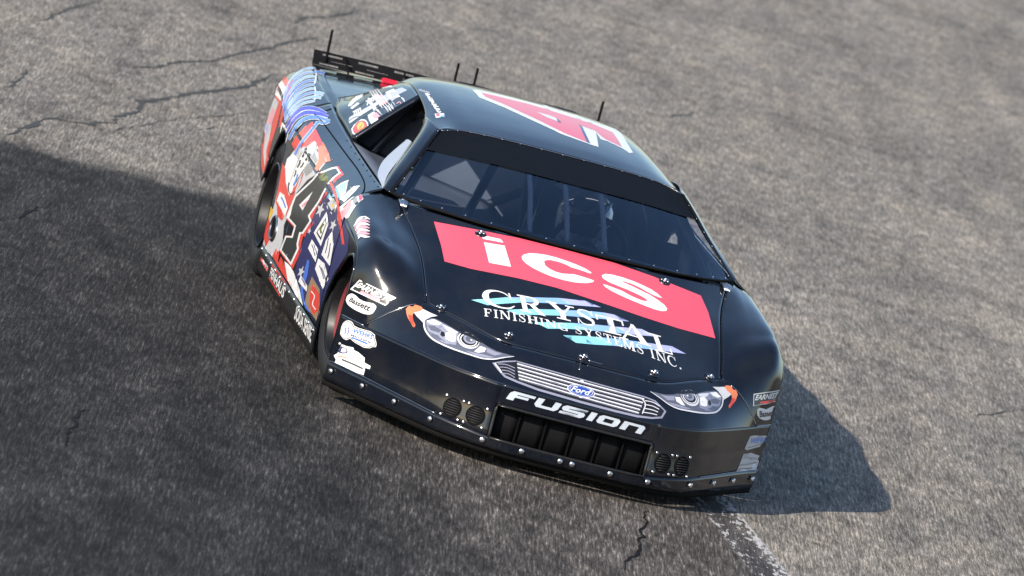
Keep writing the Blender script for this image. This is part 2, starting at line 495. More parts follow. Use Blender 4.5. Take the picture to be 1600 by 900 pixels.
# ---- shoulders, door tops and rear deck
C3Z = [(-.42, .852), (-1.2, .862), (-1.67, .870), (-2.1, .885), (-2.45, .90), (-2.75, .91), (-3.05, .914), (-3.35, .912), (-3.6, .905), (-3.76, .895)]
def c3z(x): return float(np.interp(-x, [-t[0] for t in C3Z], [t[1] for t in C3Z]))
XT = [-.42, -.8, -1.2, -1.67, -2.1, -2.45, -2.75, -3.05, -3.35, -3.6, -3.76]
sh = {}
for s in (-1, 1):
    g = []
    for x in XT:
        t = taper(x); z1, z3 = ztop(x), c3z(x)
        g.append([(x, s * sidew(x, z1), z1), (x, s * .948 * t, z1 + .42 * (z3 - z1)), (x, s * .888 * t, z3 - .035), (x, s * .822 * t, z3)])
    sh[s] = Surf(g)
    patch('shoulder', (lambda s: lambda a, b: sh[s](5 * a * .999, 3 * b))(s), 61, 13, M['paint'], sidep[s, 'd'], (0, s, 1), 'R' if s < 0 else 'L')
    patch('shoulder', (lambda s: lambda a, b: sh[s](5.0 + 5 * a, 3 * b))(s), 41, 13, M['paint'], sidep[s, 'q'], (0, s, 1), 'R' if s < 0 else 'L')
def deckp(a, b):
    x = -2.35 - 1.41 * a
    w = .822 * taper(x)
    z = c3z(x)
    y = -w + 2 * w * b
    return np.array([x, y, z + .018 * (1 - (y / w) ** 2)])
deck = patch('rear_deck', deckp, 31, 31, M['paint'], body, (0, 0, 1), 'top')
# rear fascia
def fascia(a, b):
    th = -1 + 2 * a
    w = .88 * .97
    y = w * th
    zt_ = .79 + .11 * (1 - abs(th) ** 6)
    z = zt_ + (.40 - zt_) * b
    return np.array([-3.765 - .07 * (1 - th * th) - .03 * math.sin(math.pi * b), y, z])
patch('rear_bumper', fascia, 31, 11, M['paint'], body, (-1, 0, 0))

# ---- greenhouse
WB = [(-.03, 0, .857), (-.045, .25, .857), (-.10, .48, .856), (-.20, .67, .854), (-.33, .807, .855)]
WM = [(-.44, 0, 1.010), (-.45, .23, 1.009), (-.48, .43, 1.003), (-.53, .60, .992), (-.585, .69, .990)]
WT = [(-.86, 0, 1.148), (-.865, .2, 1.147), (-.87, .37, 1.142), (-.875, .49, 1.132), (-.83, .585, 1.112)]
def mir(c): return [sgn(p, -1) for p in c[:0:-1]] + list(c)
WS = Surf([mir(WB), mir(WM), mir(WT)])
wind = patch('windshield', lambda a, b: WS(2 * b, 8 * a), 49, 21, M['glass'], body, (1, 0, 1), 'glass', thick=0)
# opaque sun strip printed along the top of the windshield
def strip(a, b):
    p = WS(1.36 + .63 * b, 8 * a); return p + np.array([.002, 0, .003])
# A pillars
PO = [(-.42, .832, .847), (-.60, .790, .895), (-.77, .73, .957), (-.91, .675, 1.022), (-1.08, .622, 1.082), (-1.25, .592, 1.112)]
PI_ = [(-.335, .809, .856), (-.46, .752, .925), (-.585, .692, .991), (-.70, .641, 1.055), (-.79, .603, 1.098), (-.845, .575, 1.118)]
roofS = {}
def pil(s):
    g = []
    for o_, i_ in zip(PO, PI_):
        o_, i_ = np.array(o_), np.array(i_)
        m = (o_ + i_) / 2 + np.array([.004, .014, .010])
        g.append([sgn(o_, s), sgn(m, s), sgn(i_, s)])
    return Surf(g)
# roof: stations from the windshield top to the rear, columns rail to rail
RF = [
 [(-.865, 0, 1.152), (-.868, .2, 1.150), (-.872, .37, 1.145), (-.876, .49, 1.134), (-.845, .575, 1.118), (-.845, .576, 1.117)],
 [(-1.02, 0, 1.172), (-1.02, .2, 1.170), (-1.03, .37, 1.163), (-1.04, .48, 1.151), (-1.05, .565, 1.125), (-1.06, .612, 1.095)],
 [(-1.3, 0, 1.194), (-1.3, .2, 1.192), (-1.3, .36, 1.184), (-1.3, .47, 1.171), (-1.3, .54, 1.147), (-1.3, .582, 1.118)],
 [(-1.67, 0, 1.207), (-1.67, .2, 1.205), (-1.67, .36, 1.198), (-1.67, .455, 1.186), (-1.67, .52, 1.165), (-1.67, .563, 1.139)],
 [(-2.0, 0, 1.204), (-2.0, .2, 1.202), (-2.0, .35, 1.196), (-2.0, .44, 1.184), (-2.0, .51, 1.164), (-2.0, .555, 1.138)],
 [(-2.28, 0, 1.180), (-2.28, .2, 1.178), (-2.28, .35, 1.170), (-2.28, .44, 1.158), (-2.28, .51, 1.138), (-2.28, .56, 1.105)],
]
RS = Surf([mir(r) for r in RF])
roof = patch('roof', lambda a, b: RS(5 * a, 10 * b), 61, 61, M['paint'], body, (0, 0, 1), 'top')
for s in (-1, 1):
    ps = pil(s)
    patch('a_pillar', (lambda ps: lambda a, b: ps(5 * a, 2 * b))(ps), 31, 9, M['paint'], roof, (0, s, .5), 'R' if s < 0 else 'L')
patch('sun_strip', strip, 61, 11, M['strip'], wind, (1, 0, 1), thick=0)
# sail panels (rear quarter windows) either side
SA = [[(-1.67, .818, .868), (-1.67, .74, .955), (-1.67, .655, 1.048), (-1.67, .566, 1.138)],
      [(-2.0, .818, .880), (-2.0, .738, .965), (-1.99, .655, 1.055), (-1.98, .558, 1.139)],
      [(-2.35, .812, .895), (-2.32, .725, .968), (-2.28, .645, 1.042), (-2.24, .556, 1.112)],
      [(-2.66, .76, .909), (-2.57, .675, .965), (-2.48, .60, 1.03), (-2.36, .53, 1.09)]]
sail = {}
for s in (-1, 1):
    ss = Surf([[sgn(p, s) for p in r] for r in SA])
    sail[s] = patch('quarter_window', (lambda ss: lambda a, b: ss(3 * a, 3 * b))(ss), 25, 17, M['paint'], roof, (0, s, .5), 'R' if s < 0 else 'L')
    tag(sail[s], 'right rear quarter window panel covered in small stickers' if s < 0 else 'left rear quarter window panel')
    patch('edge_roll', (lambda ss, s: lambda a, b: ss(0, 3 * b) + np.array([.012 * math.sin(math.pi * a) + .001, s * -.02 * a, -.01 * a]))(ss, s), 5, 13, M['paint'], sail[s], (1, 0, 0), thick=.002)
RW = Surf([mir([(-2.27, 0, 1.178), (-2.28, .35, 1.168), (-2.30, .55, 1.10)]), mir([(-2.60, 0, 1.06), (-2.58, .36, 1.05), (-2.53, .60, 1.00)]), mir([(-2.95, 0, .925), (-2.90, .42, .922), (-2.66, .70, .912)])])
patch('rear_window', lambda a, b: RW(2 * a, 4 * b), 13, 21, M['sailglass'], roof, (-1, 0, 1), thick=.003)

# windshield rivets along top and sides, seal strip along the base
for k in range(17):
    f = k / 16
    p = WS(1.97, 8 * f) + np.array([.004, 0, .006])
    bolt('rivet', p, (.35, 0, .93), .004, M['bolt_dark'], wind)
for s in (-1, 1):
    for k in range(6):
        v = .12 + 1.75 * k / 5.5
        p = WS(v, 4 + s * 3.93) + np.array([.004, 0, .005])
        bolt('rivet', p, (.4, s * .5, .8), .0042, M['bolt_dark'], wind)
tube('seal', [WS(.0, 8 * t) + np.array([.012, 0, .004]) for t in np.linspace(0, 1, 41)], .006, M['rubber'], wind, n=8)
for k in range(15):
    p = WS(.03, .35 + 7.3 * k / 14) + np.array([.016, 0, .014])
    bolt('rivet', p, (.5, 0, .85), .0042, M['bolt_dark'], wind)
tube('edge_trim', [WS(1.985, 8 * t) + np.array([.004, 0, .005]) for t in np.linspace(0.02, .98, 41)], .0022, M['alu'], wind, n=6)
for s in (-1, 1):
    tube('edge_trim', [WS(2 * t, 4 + s * 4) + np.array([.006, s * -.004, .006]) for t in np.linspace(0.0, 1, 15)], .004, M['rubber'], wind, n=6)

# ---- spoiler with slots, rods and braces
sp = empty('spoiler', (0, 0, 0), body)
tag(sp, 'black slotted rear spoiler with thin upright rods')
def spp(y, t):                      # t 0 foot .. 1 top
    return np.array([-3.655 - .050 * t, y, .912 + .012 * (1 - (y / .76) ** 2) + .064 * t])
W2 = .76
slots = []
for k in range(8):
    y0 = -.715 + k * .182
    slots += [(y0, y0 + .100, .70, .86)]
    if k < 7: slots += [(y0 + .045, y0 + .155, .40, .46)]
    slots += [(y0 - .01, y0 + .085, .06, .20)]
def sp_mesh():
    # blade built cell by cell round its slots
    ys = sorted({-W2, W2} | {round(v, 4) for s_ in slots for v in s_[:2]})
    ts = sorted({0, 1} | {v for s_ in slots for v in s_[2:]})
    V_, F_ = [], []
    for a, b in zip(ys[:-1], ys[1:]):
        for t0, t1 in zip(ts[:-1], ts[1:]):
            m_, n_ = (a + b) / 2, (t0 + t1) / 2
            if any(q[0] < m_ < q[1] and q[2] < n_ < q[3] for q in slots): continue
            i = len(V_)
            V_.extend([spp(a, t0), spp(b, t0), spp(b, t1), spp(a, t1)])
            F_.append((i, i + 1, i + 2, i + 3))
    return V_, F_
V_, F_ = sp_mesh()
bl = mesh_obj('blade', V_, F_, M['spoiler'], sp, smooth=False)
bmb = bmesh.new(); bmb.from_mesh(bl.data); bmesh.ops.remove_doubles(bmb, verts=bmb.verts, dist=1e-5); bmb.to_mesh(bl.data); bmb.free()
md = bl.modifiers.new('thickness', 'SOLIDIFY'); md.thickness = .004
box('foot_flange', (-3.655, -W2, .905), (-3.60, W2, .909), M['spoiler'], sp)
for y in (-.694, -.049, .049, .694):
    tube('rod', [(-3.665, y, .93), (-3.70, y, 0.99), (-3.722, y * 1.005, 1.088)], .0065, M['black'], sp, n=8)
for k in range(5):
    y = -.6 + .3 * k
    tube('brace', [spp(y, .85), (-3.50, y, .925)], .005, M['black'], sp, n=6)
box('brake_light', (-3.60, -.42, .918), (-3.57, -.34, .942), plain('red_lens', (.75, .02, .05), .3, coat=.8), sp, .006)

# ---- wheels
def wheel(x, s, steer, label, R=.335, wid=.26, yo=.915):
    w = empty('wheel', (x, s * (yo - wid / 2), R), car)
    tag(w, label)
    ax = (0, s, 0)
    h = wid / 2
    prof = [(-h, .20), (-h, .30), (-h + .02, R - .008), (-h + .05, R), (h - .05, R), (h - .018, R - .012), (h - .002, R - .04), (h + .004, .27), (h - .004, .222), (h - .012, .205)]
    lathe('tyre', prof, M['tyre'], w, (0, 0, 0), ax, 56)
    lathe('rim', [(h - .012, .208), (h + .004, .203), (h - .004, .192), (h - .09, .180), (h - .12, .15), (h - .085, .11), (h - .07, .06), (h - .07, 0)], M['rim'], w, (0, 0, 0), ax, 48)
    lathe('rim_lip', [(h + .0030, .2075), (h + .0048, .205), (h + .0042, .2025)], M['alu'], w, (0, 0, 0), ax, 48)
    if steer: lathe('rim_stripe', [(h - .030, .1885), (h - .040, .1868), (h - .050, .1850)], M['rimred'], w, (0, 0, 0), ax, 48)
    for k in range(5):
        th = 2 * math.pi * k / 5
        bolt('lug_nut', (.075 * math.cos(th), s * (h - .068), .075 * math.sin(th)), (0, s, 0), .014, M['bolt'], w, dome=1.2)
    w.rotation_euler = (0, 0, steer)
    return w
wheel(.05, -1, math.radians(7), 'right front wheel inside the fender opening', yo=.94)
wheel(.05, 1, math.radians(7), 'left front wheel', yo=.93)
wheel(-2.60, -1, 0, 'right rear wheel', yo=.955)
wheel(-2.60, 1, 0, 'left rear wheel', yo=.925)

# ---- under body and inner panels
pan = box('floor_pan', (-3.6, -.62, .13), (.88, .62, .14), M['inner'], car)
for s in (-1, 1):
    box('side_pan', (-2.19, min(s * .62, s * .95), .131), (-.38, max(s * .62, s * .95), .141), M['inner'], car)
    for x0, x1 in ((-.40, .44), (-3.0, -2.20)):
        box('wheel_tub', (x0, min(s * .60, s * .61), .14), (x1, max(s * .60, s * .61), .54 if x1 > 0 else .66), M['inner'], car)
    box('wheel_tub', (-.375, min(s * .61, s * .955), .14), (-.365, max(s * .61, s * .955), .66), M['inner'], car)
    box('wheel_tub', (-2.21, min(s * .61, s * .945), .14), (-2.20, max(s * .61, s * .945), .70), M['inner'], car)
box('firewall', (-.30, -.76, .14), (-.29, .76, .80), M['inner'], car)
# ---- hood pins
PLATE = plain('hood_pin_plate', (0.10, 0.10, 0.11), .25, metal=1.0, noise=.3, nscale=150)
def top_at(x, y):
    """point and normal on the upper skin straight above (x, y)"""
    best = None
    for bv in bvh('top'):
        h = bv.ray_cast(Vector((x, y, 3)), Vector((0, 0, -1)))
        if h[0] is not None and (best is None or h[0].z > best[0].z): best = (h[0], h[1] if h[1].z > 0 else -h[1])
    if best is None: return top_at(x - .008, y)
    return best
_BV = {}
def bvh(name):
    if name not in _BV:
        _BV[name] = [BVHTree.FromPolygons(v, f) for v, f in SKIN[name]]
    return _BV[name]
def hood_pin(x, y, rot):
    p, n = top_at(x, y)
    e = empty('hood_pin', p + n * .001, hood)
    e.rotation_euler = n.to_track_quat('Z', 'Y').to_euler()
    e.rotation_euler.rotate_axis('Z', rot)
    lathe('plate', [(0, .026), (.003, .026), (.004, .022), (.0035, .0)], PLATE, e, (0, 0, 0), (0, 0, 1), 24)
    tube('pin', [(0, 0, .003), (0, 0, .020)], .0055, M['bolt'], e, n=8)
    loop = [(-.019 + .00175 * k, .011 * math.sin(k * .62), .0095) for k in range(23)]
    tube('clip', loop, .0023, M['bolt'], e, n=6)
    return e
for x, y, r in ((.60, -.617, .6), (.60, .617, .3), (.774, -.332, .8), (.774, .332, .2), (.827, 0, .5), (.012, -.429, .4), (.012, .429, .1)):
    hood_pin(x, y, r)
# cowl corner clamps at the foot of each A pillar
for s in (-1, 1):
    cl = empty('cowl_clamp', (-.255, s * .755, .842), hood)
    for k in range(5):
        tube('tab', [(.0, s * (-.018 + .009 * k), .004), (.03, s * (-.014 + .009 * k), .013 - .003 * abs(k - 2)), (.075, s * (-.006 + .005 * k), -.012)], .0045, M['bolt'], cl, n=6, smooth_path=6)
    bolt('bolt', (-.012, 0, .008), (.3, 0, 1), .008, M['bolt'], cl)
# centre tow strap slit lines below the middle pin
for i, (a, b) in enumerate((((.852, -.012), (.905, -.018)), ((.835, .02), (.835, .09)))):
    pts = []
    for k in range(5):
        x, y = a[0] + (b[0] - a[0]) * k / 4, a[1] + (b[1] - a[1]) * k / 4
        p, n = top_at(x, y); pts.append(p + n * .0005)
    tube('seam_edge', pts, .0018, M['alu'], nose if i == 0 else hood, n=6)

# ---- seams: bright worn edges where panels meet
def surf_line(name, uv, r, mat, parent, lift=.0006):
    pts = [front(u, v) + np.array([0, 0, lift]) for u, v in uv]
    return tube(name, pts, r, mat, parent, n=6)
surf_line('seam_edge', [(-4.0, v) for v in np.linspace(3.3, 6.6, 40)], .0016, M['alu'], fend[-1])
surf_line('seam_edge', [(4.0, v) for v in np.linspace(3.2, 6.8, 40)], .0016, M['lip'], fend[1])
for s in (-1, 1):
    surf_line('seam_edge', [(s * u, vn(u)) for u in np.linspace(4.3, 5.6, 24)], .0022, M['alu'], fend[s])
    surf_line('seam_edge', [(s * u, 0.0) for u in np.linspace(5.65, 6.98, 14)], .0028, M['alu'], fend[s])
# thin bright top edge of the lip strip
tube('edge', [low(u, 1) + np.array([.007, 0, .0045]) for u in np.linspace(-6.98, -3.2, 40)], .0018, M['alu'], lip, n=6)
tube('edge', [low(u, 1) + np.array([.007, 0, .0045]) for u in np.linspace(3.6, 6.98, 40)], .0014, M['alu'], lip, n=6)
# door to fender seam and shoulder seam on each side
for s in (-1, 1):
    tube('seam', [(-.265, s * (sidew(-.265, z) + .001), z) for z in np.linspace(.2, ztop(-.265), 20)], .0030, M['black'], sidep[s, 'd'], n=6)
    g = [(0, .2), (.0, 1.0), (.1, 1.75), (.5, 2.1), (1.2, 2.25), (2.2, 2.2), (3.2, 2.1), (4.0, 1.95), (4.6, 1.7)]
    G = np.array([[a, b, 0] for a, b in g])
    tube('seam', [sh[s](*herm(G, u)[:2]) + np.array([0, 0, .001]) for u in np.linspace(0, 8, 60)], .0032, M['black'], sidep[s, 'd'], n=6)
    tube('seam', [sh[s](4.3 + .02 * k, .1 + .145 * k) + np.array([0, 0, .001]) for k in range(20)], .0025, M['black'], sidep[s, 'q'], n=6)
    # rivets along the sill and over the shoulder
    for k in range(9):
        p = sh[s](.2 + 2.7 * k / 8, 2.72)
        bolt('rivet', p + np.array([0, 0, .001]), (0, s * .35, .93), .005, M['lip'], sidep[s, 'd'])
    for k in range(5):
        p = sh[s](.55 + .85 * k, 1.3)
        bolt('rivet', p + np.array([0, s * .001, .001]), (0, s * .8, .6), .0055, M['bolt_dark'], sidep[s, 'd'])
# wheel arch flanges
def flange(s, pts, parent):
    tube('arch_flange', [(x, s * (sidew(x, z) - .004), z) for x, z in pts], .0075, M['paint'], parent, n=8)
for s in (-1, 1):
    A1 = [(.36, .20), (.362, .30), (.36, .45)] + [p for p in ARCH if p[0] > -.239]
    tube('arch_flange', [(x, s * (.988 if x > .3 else sidew(x, z) - .002), z) for x, z in A1], .008, M['paint'], fend[s], n=8)
    flange(s, [p for p in ARCH if -2.85 < p[0] < -2.295], sidep[s, 'q'])
# rear fender louvre hole low on the right quarter (oval exhaust opening)
pipe = lathe('exhaust_outlet', [(-.05, .040), (.010, .042), (.013, .048), (.008, .054), (-.004, .056)], M['alu'], sidep[-1, 'q'], (-2.06, -.979, .315), (0, -1, 0), 28)
pipe.data.transform(Matrix.Translation((-2.06, 0, .315)) @ Matrix.Diagonal((1.9, 1, 1.15, 1)) @ Matrix.Translation((2.06, 0, -.315)))
hole = lathe('pipe_bore', [(.003, .044), (.0031, 0)], M['black'], pipe, (-2.06, -.982, .315), (0, -1, 0), 28)
hole.data.transform(Matrix.Translation((-2.06, 0, .315)) @ Matrix.Diagonal((1.9, 1, 1.15, 1)) @ Matrix.Translation((2.06, 0, -.315)))

# ---- cockpit
dash = patch('dashboard', lambda a, b: np.array([-.30 - .34 * b - .05 * math.sin(math.pi * a), -.76 + 1.52 * a, .835 - .045 * b]), 15, 5, M['panel'], car, (0, 0, 1), thick=.006)
patch('dash_face', lambda a, b: np.array([-.64 - .05 * math.sin(math.pi * a) - .03 * b, -.70 + 1.40 * a, .79 - .25 * b]), 15, 5, M['panel'], dash, (-1, 0, 0), thick=.006)
deckp_ = patch('passenger_panel', lambda a, b: np.array([-.50 - 1.38 * a, -.80 + .74 * b, .842 - .14 * b ** .7 + .015 * a]), 9, 9, M['panel'], car, (0, 0, 1), thick=.004)
patch('rear_bulkhead', lambda a, b: np.array([-1.86 - .16 * b, -.76 + 1.52 * a, .14 + .98 * b]) * np.array([1, 1 - .32 * max(0, b - .72) / .28, 1]), 9, 13, M['panel'], car, (1, 0, 0), thick=.004)
for y in (-.17, 0, .17):
    tube('windshield_brace', [(-.20, y * 1.04, .856), (-.50, y, 1.01), (-.86, y * .97, 1.128)], .012, M['bar'], wind, n=8, smooth_path=10)
cage = empty('roll_cage', (0, 0, 0), car)
cg = []
for s in (-1, 1):
    cg.append([(-.42, s * .74, .20), (-.42, s * .74, .80), (-.90, s * .56, 1.08), (-1.7, s * .50, 1.12)])
    cg.append([(-1.84, s * .70, .15), (-1.84, s * .68, .80), (-1.84, s * .50, 1.10)])
    cg.append([(-1.84, s * .50, 1.06), (-2.7, s * .50, .70)])
    for z in (.34, .50, .64):
        cg.append([(-.42, s * .76, z), (-1.72, s * .76, z)])
cg += [[(-1.84, -.50, 1.10), (-1.84, .50, 1.10)], [(-.90, -.56, 1.08), (-.90, .56, 1.08)], [(-.42, -.74, .76), (-.42, .74, .76)],
       [(-.66, -.40, .74), (-1.40, -.16, 1.06)], [(-.60, -.12, .74), (-1.55, .08, 1.08)], [(-1.84, -.66, .3), (-1.84, .48, 1.1)], [(-1.84, -.7, .62), (-1.84, .7, .62)]]
for pts in cg:
    tube('bar', pts, .0215, M['tube'], cage, n=10)
seat = empty('racing_seat', (-1.45, .27, .16), car)
patch('seat_shell', lambda a, b: np.array([-.02 + .42 * math.cos(1.9 * b) * (1 - .2 * b) - .1, (a - .5) * .50, .10 + .62 * b ** 1.4 + .10 * (2 * a - 1) ** 2]), 11, 15, M['inner'], seat, (1, 0, 1), thick=.02)
for s in (-1, 1):
    box('headrest_wing', (-.12, s * .20 - .02, .62), (.12, s * .20 + .02, .86), M['inner'], seat, .015)
sw = empty('steering_wheel', (-.80, .22, .77), car)
sw.rotation_euler = (0, math.radians(-68), 0)
tube('wheel_rim', [(.17 * math.cos(t), .17 * math.sin(t), 0) for t in np.linspace(0, 2 * math.pi, 41)], .014, M['inner'], sw, n=8)
for t in (.3, 2.4, 4.5):
    tube('spoke', [(0, 0, -.02), (.165 * math.cos(t), .165 * math.sin(t), 0)], .010, M['bar'], sw, n=6)
lathe('hub', [(-.03, .045), (.0, .045), (.006, .035), (.006, 0)], M['inner'], sw, (0, 0, 0), (0, 0, 1), 20)
tube('steering_column', [(0, 0, -.02), (0, 0, -.22)], .018, M['inner'], sw, n=8)
# clear plastic deflector in the front of the right window opening
vw = Surf([[(-.43, -.828, .850), (-.62, -.79, .893), (-.80, -.722, .962), (-.93, -.672, 1.022)], [(-.47, -.826, .850), (-.68, -.80, .88), (-.88, -.735, .945), (-1.00, -.672, 1.018)], [(-.50, -.825, .852), (-.78, -.808, .872), (-.98, -.75, .925), (-1.04, -.676, 1.012)]])
patch('vent_window', lambda a, b: vw(2 * a, 3 * b), 9, 21, M['vent'], roof, (0, -1, .5), thick=0)

# ---- the driver
def skin_body(name, verts, edges, radii, mat, parent=None, root=0):
    me = bpy.data.meshes.new(name)
    me.from_pydata(verts, edges, [])
    me.materials.append(mat)
    o = bpy.data.objects.new(name, me); COL.objects.link(o)
    if parent: o.parent = parent
    md = o.modifiers.new('skin', 'SKIN'); md.use_smooth_shade = True
    for i, r in enumerate(radii):
        r = r if hasattr(r, '__len__') else (r, r)
        me.skin_vertices[0].data[i].radius = r
        me.skin_vertices[0].data[i].use_root = (i == root)
    sd = o.modifiers.new('sub', 'SUBSURF'); sd.levels = 1; sd.render_levels = 2
    return o
driver = empty('person', (-1.30, .25, .19))
tag(driver, 'driver in a dark suit and striped helmet behind the windshield', 'person')
bv_, be_, br_ = [], [], []
def jv(p, r, par=None):
    bv_.append((p[0], p[1], p[2])); br_.append(r)
    if par is not None: be_.append((par, len(bv_) - 1))
    return len(bv_) - 1
pel = jv((0, 0, .06), (.15, .12))
ab = jv((.0, 0, .20), (.14, .11), pel); ch = jv((.02, 0, .36), (.17, .12), ab); ne = jv((.05, 0, .48), (.08, .08), ch); hd = jv((.08, 0, .60), .075, ne)
for s in (-1, 1):
    shd = jv((.03, s * .18, .42), .065, ch); el = jv((.22, s * .27, .28), .045, shd); wr = jv((.46, s * .17, .50), .032, el); jv((.53, s * .15, .54), .038, wr)
    hp = jv((.03, s * .09, .04), .09, pel); kn = jv((.48, s * .14, .22), .065, hp); an = jv((.86, s * .10, .02), .042, kn); jv((.96, s * .10, .06), .035, an)
skin_body('body', bv_, be_, br_, M['suit'], driver)
for s in (-1, 1):       # gloved fingers closed on the steering wheel rim
    for k in range(5):
        y0 = s * (.150 + .0)
        z0 = .585 - .022 * k
        tube('finger', [(.53, y0, z0), (.575, y0 + s * .012, z0 + .006), (.59, y0 - s * .012, z0 - .004), (.568, y0 - s * .022, z0 - .008)], [.010, .010, .009, .007], M['suit'], driver, n=6)
hel = lathe('helmet', [(-.135, .10), (-.12, .118), (-.06, .132), (.0, .138), (.06, .128), (.10, .102), (.125, .062), (.135, .0)], M['helmet'], driver, (.10, 0, .66), (0, 0, 1), 36)
hel.data.transform(Matrix.Translation((.10, 0, .66)) @ Matrix.Diagonal((1.12, .95, 1, 1)) @ Matrix.Translation((-.10, 0, -.66)))
patch('visor', lambda a, b: (lambda th: np.array([.10 + .160 * math.cos(th), .135 * math.sin(th), .595 + .085 * b]))(-1.15 + 2.3 * a), 17, 5, M['visor'], hel, (1, 0, 0), thick=.002)
for k in range(3):
    patch('stripe', (lambda k: lambda a, b: (lambda th, z: np.array([.10 + (.150 - .5 * max(0, z - .05) ** 1.3) * math.cos(th) * 1.02, (.139 - .42 * max(0, z - .05) ** 1.3) * math.sin(th), .66 + z]))(-1.0 + .55 * k + .30 * a + .35 * b, .048 + .06 * b))(k), 5, 5, M['white_gloss'], hel, (1, 0, 0), thick=.002)
hose = tube('collar', [(.165 + .01 * math.sin(t * 2), .12 * math.sin(t), .52 + .015 * math.cos(t)) for t in np.linspace(-1.2, 1.2, 12)], .045, M['bar'], driver, n=10)

# ================================================================== the ground
def ground_mat():
    m = bpy.data.materials.new('old_asphalt')
    n, l = nodes_of(m)
    b = n['Principled BSDF']
    tc = n.new('ShaderNodeTexCoord')
    geo = tc.outputs['Object']
    def noise(scale, detail=4, rough=.55, vec=None, stretch=None):
        v = geo
        if stretch:
            rt = n.new('ShaderNodeMapping'); rt.inputs['Rotation'].default_value = (0, 0, math.radians(9.3)); l.new(geo, rt.inputs[0])
            mp = n.new('ShaderNodeMapping'); mp.inputs['Scale'].default_value = stretch; l.new(rt.outputs[0], mp.inputs[0]); v = mp.outputs[0]
        t = n.new('ShaderNodeTexNoise'); t.inputs['Scale'].default_value = scale; t.inputs['Detail'].default_value = detail; t.inputs['Roughness'].default_value = rough
        l.new(v, t.inputs['Vector']); return t.outputs['Fac']
    def ramp(src, pts):
        r = n.new('ShaderNodeValToRGB'); e = r.color_ramp.elements
        while len(e) < len(pts): e.new(.5)
        for k, (p, c) in enumerate(pts):
            e[k].position = p; e[k].color = (*c, 1) if hasattr(c, '__len__') else (c, c, c, 1)
        l.new(src, r.inputs[0]); return r.outputs[0]
    def mix(f, a, b_, mode='MIX'):
        x = n.new('ShaderNodeMix'); x.data_type = 'RGBA'; x.blend_type = mode
        for i, s_ in ((0, f), (6, a), (7, b_)):
            if isinstance(s_, (int, float)): x.inputs[i].default_value = s_
            elif isinstance(s_, tuple): x.inputs[i].default_value = (*s_, 1)
            else: l.new(s_, x.inputs[i])
        return x.outputs[2]
    def math_(op, a, b_=0.0):
        x = n.new('ShaderNodeMath'); x.operation = op
        for i, s_ in enumerate((a, b_)):
            if isinstance(s_, (int, float)): x.inputs[i].default_value = s_
            else: l.new(s_, x.inputs[i])
        return x.outputs[0]
    def smooth(v, lo, hi):
        x = n.new('ShaderNodeMapRange'); x.interpolation_type = 'SMOOTHSTEP'
        l.new(v, x.inputs[0]); x.inputs[1].default_value = lo; x.inputs[2].default_value = hi
        return x.outputs[0]
    sep = n.new('ShaderNodeSeparateXYZ'); l.new(geo, sep.inputs[0])
    X, Y = sep.outputs[0], sep.outputs[1]
    big = noise(.55, 5, .6, stretch=(.5, 1, 1))
    mid = noise(3.2, 5, .65, stretch=(.45, 1, 1))
    grain = noise(84, 3, .7, stretch=(.065, 1, 1))
    fine = noise(190, 2, .6, stretch=(.075, 1, 1))
    base = ramp(big, [(.32, (.118, .113, .108)), (.5, (.190, .176, .160)), (.68, (.255, .232, .205))])
    base = mix(.55, base, ramp(mid, [(.30, (.105, .105, .105)), (.5, (.185, .172, .156)), (.70, (.265, .238, .20))]))
    base = mix(.8, base, ramp(grain, [(.30, .22), (.5, .92), (.68, 2.1)]), 'MULTIPLY')
    base = mix(.55, base, ramp(fine, [(.30, .3), (.5, 1.0), (.70, 1.9)]), 'MULTIPLY')
    base = mix(1.0, base, (1.11, 1.075, 1.02), 'MULTIPLY')
    streak = noise(2.4, 6, .7, stretch=(.10, 1, 1))
    cross = noise(1.3, 6, .72, stretch=(1, .25, 1))
    base = mix(.8, base, ramp(streak, [(.32, .66), (.5, 1.0), (.68, 1.22)]), 'MULTIPLY')
    base = mix(.7, base, ramp(cross, [(.34, .62), (.47, 1.0), (.7, 1.12)]), 'MULTIPLY')
    blot = noise(13, 5, .7, stretch=(.30, 1, 1))
    pits = noise(30, 4, .75, stretch=(.22, 1, 1))
    base = mix(.85, base, ramp(blot, [(.34, .55), (.5, 1.0), (.66, 1.30)]), 'MULTIPLY')
    base = mix(.7, base, ramp(pits, [(.30, .35), (.42, .95), (.62, 1.05), (.72, 1.5)]), 'MULTIPLY')
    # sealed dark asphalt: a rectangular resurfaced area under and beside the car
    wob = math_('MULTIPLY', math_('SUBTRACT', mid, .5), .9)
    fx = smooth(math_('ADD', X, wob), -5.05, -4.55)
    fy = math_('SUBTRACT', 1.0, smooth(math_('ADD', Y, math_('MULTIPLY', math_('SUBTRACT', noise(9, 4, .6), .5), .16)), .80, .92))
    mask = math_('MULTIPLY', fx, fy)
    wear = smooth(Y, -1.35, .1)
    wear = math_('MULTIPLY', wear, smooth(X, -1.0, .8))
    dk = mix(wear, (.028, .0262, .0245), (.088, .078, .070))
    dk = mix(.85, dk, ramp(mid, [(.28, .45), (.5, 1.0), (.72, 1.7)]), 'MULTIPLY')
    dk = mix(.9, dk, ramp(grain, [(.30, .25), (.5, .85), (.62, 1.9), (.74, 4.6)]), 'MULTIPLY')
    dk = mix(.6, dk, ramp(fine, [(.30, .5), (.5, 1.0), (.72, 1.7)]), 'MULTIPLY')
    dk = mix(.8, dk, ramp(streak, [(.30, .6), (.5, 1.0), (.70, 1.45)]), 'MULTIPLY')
    dk = mix(.85, dk, ramp(blot, [(.34, .5), (.5, 1.0), (.66, 1.45)]), 'MULTIPLY')
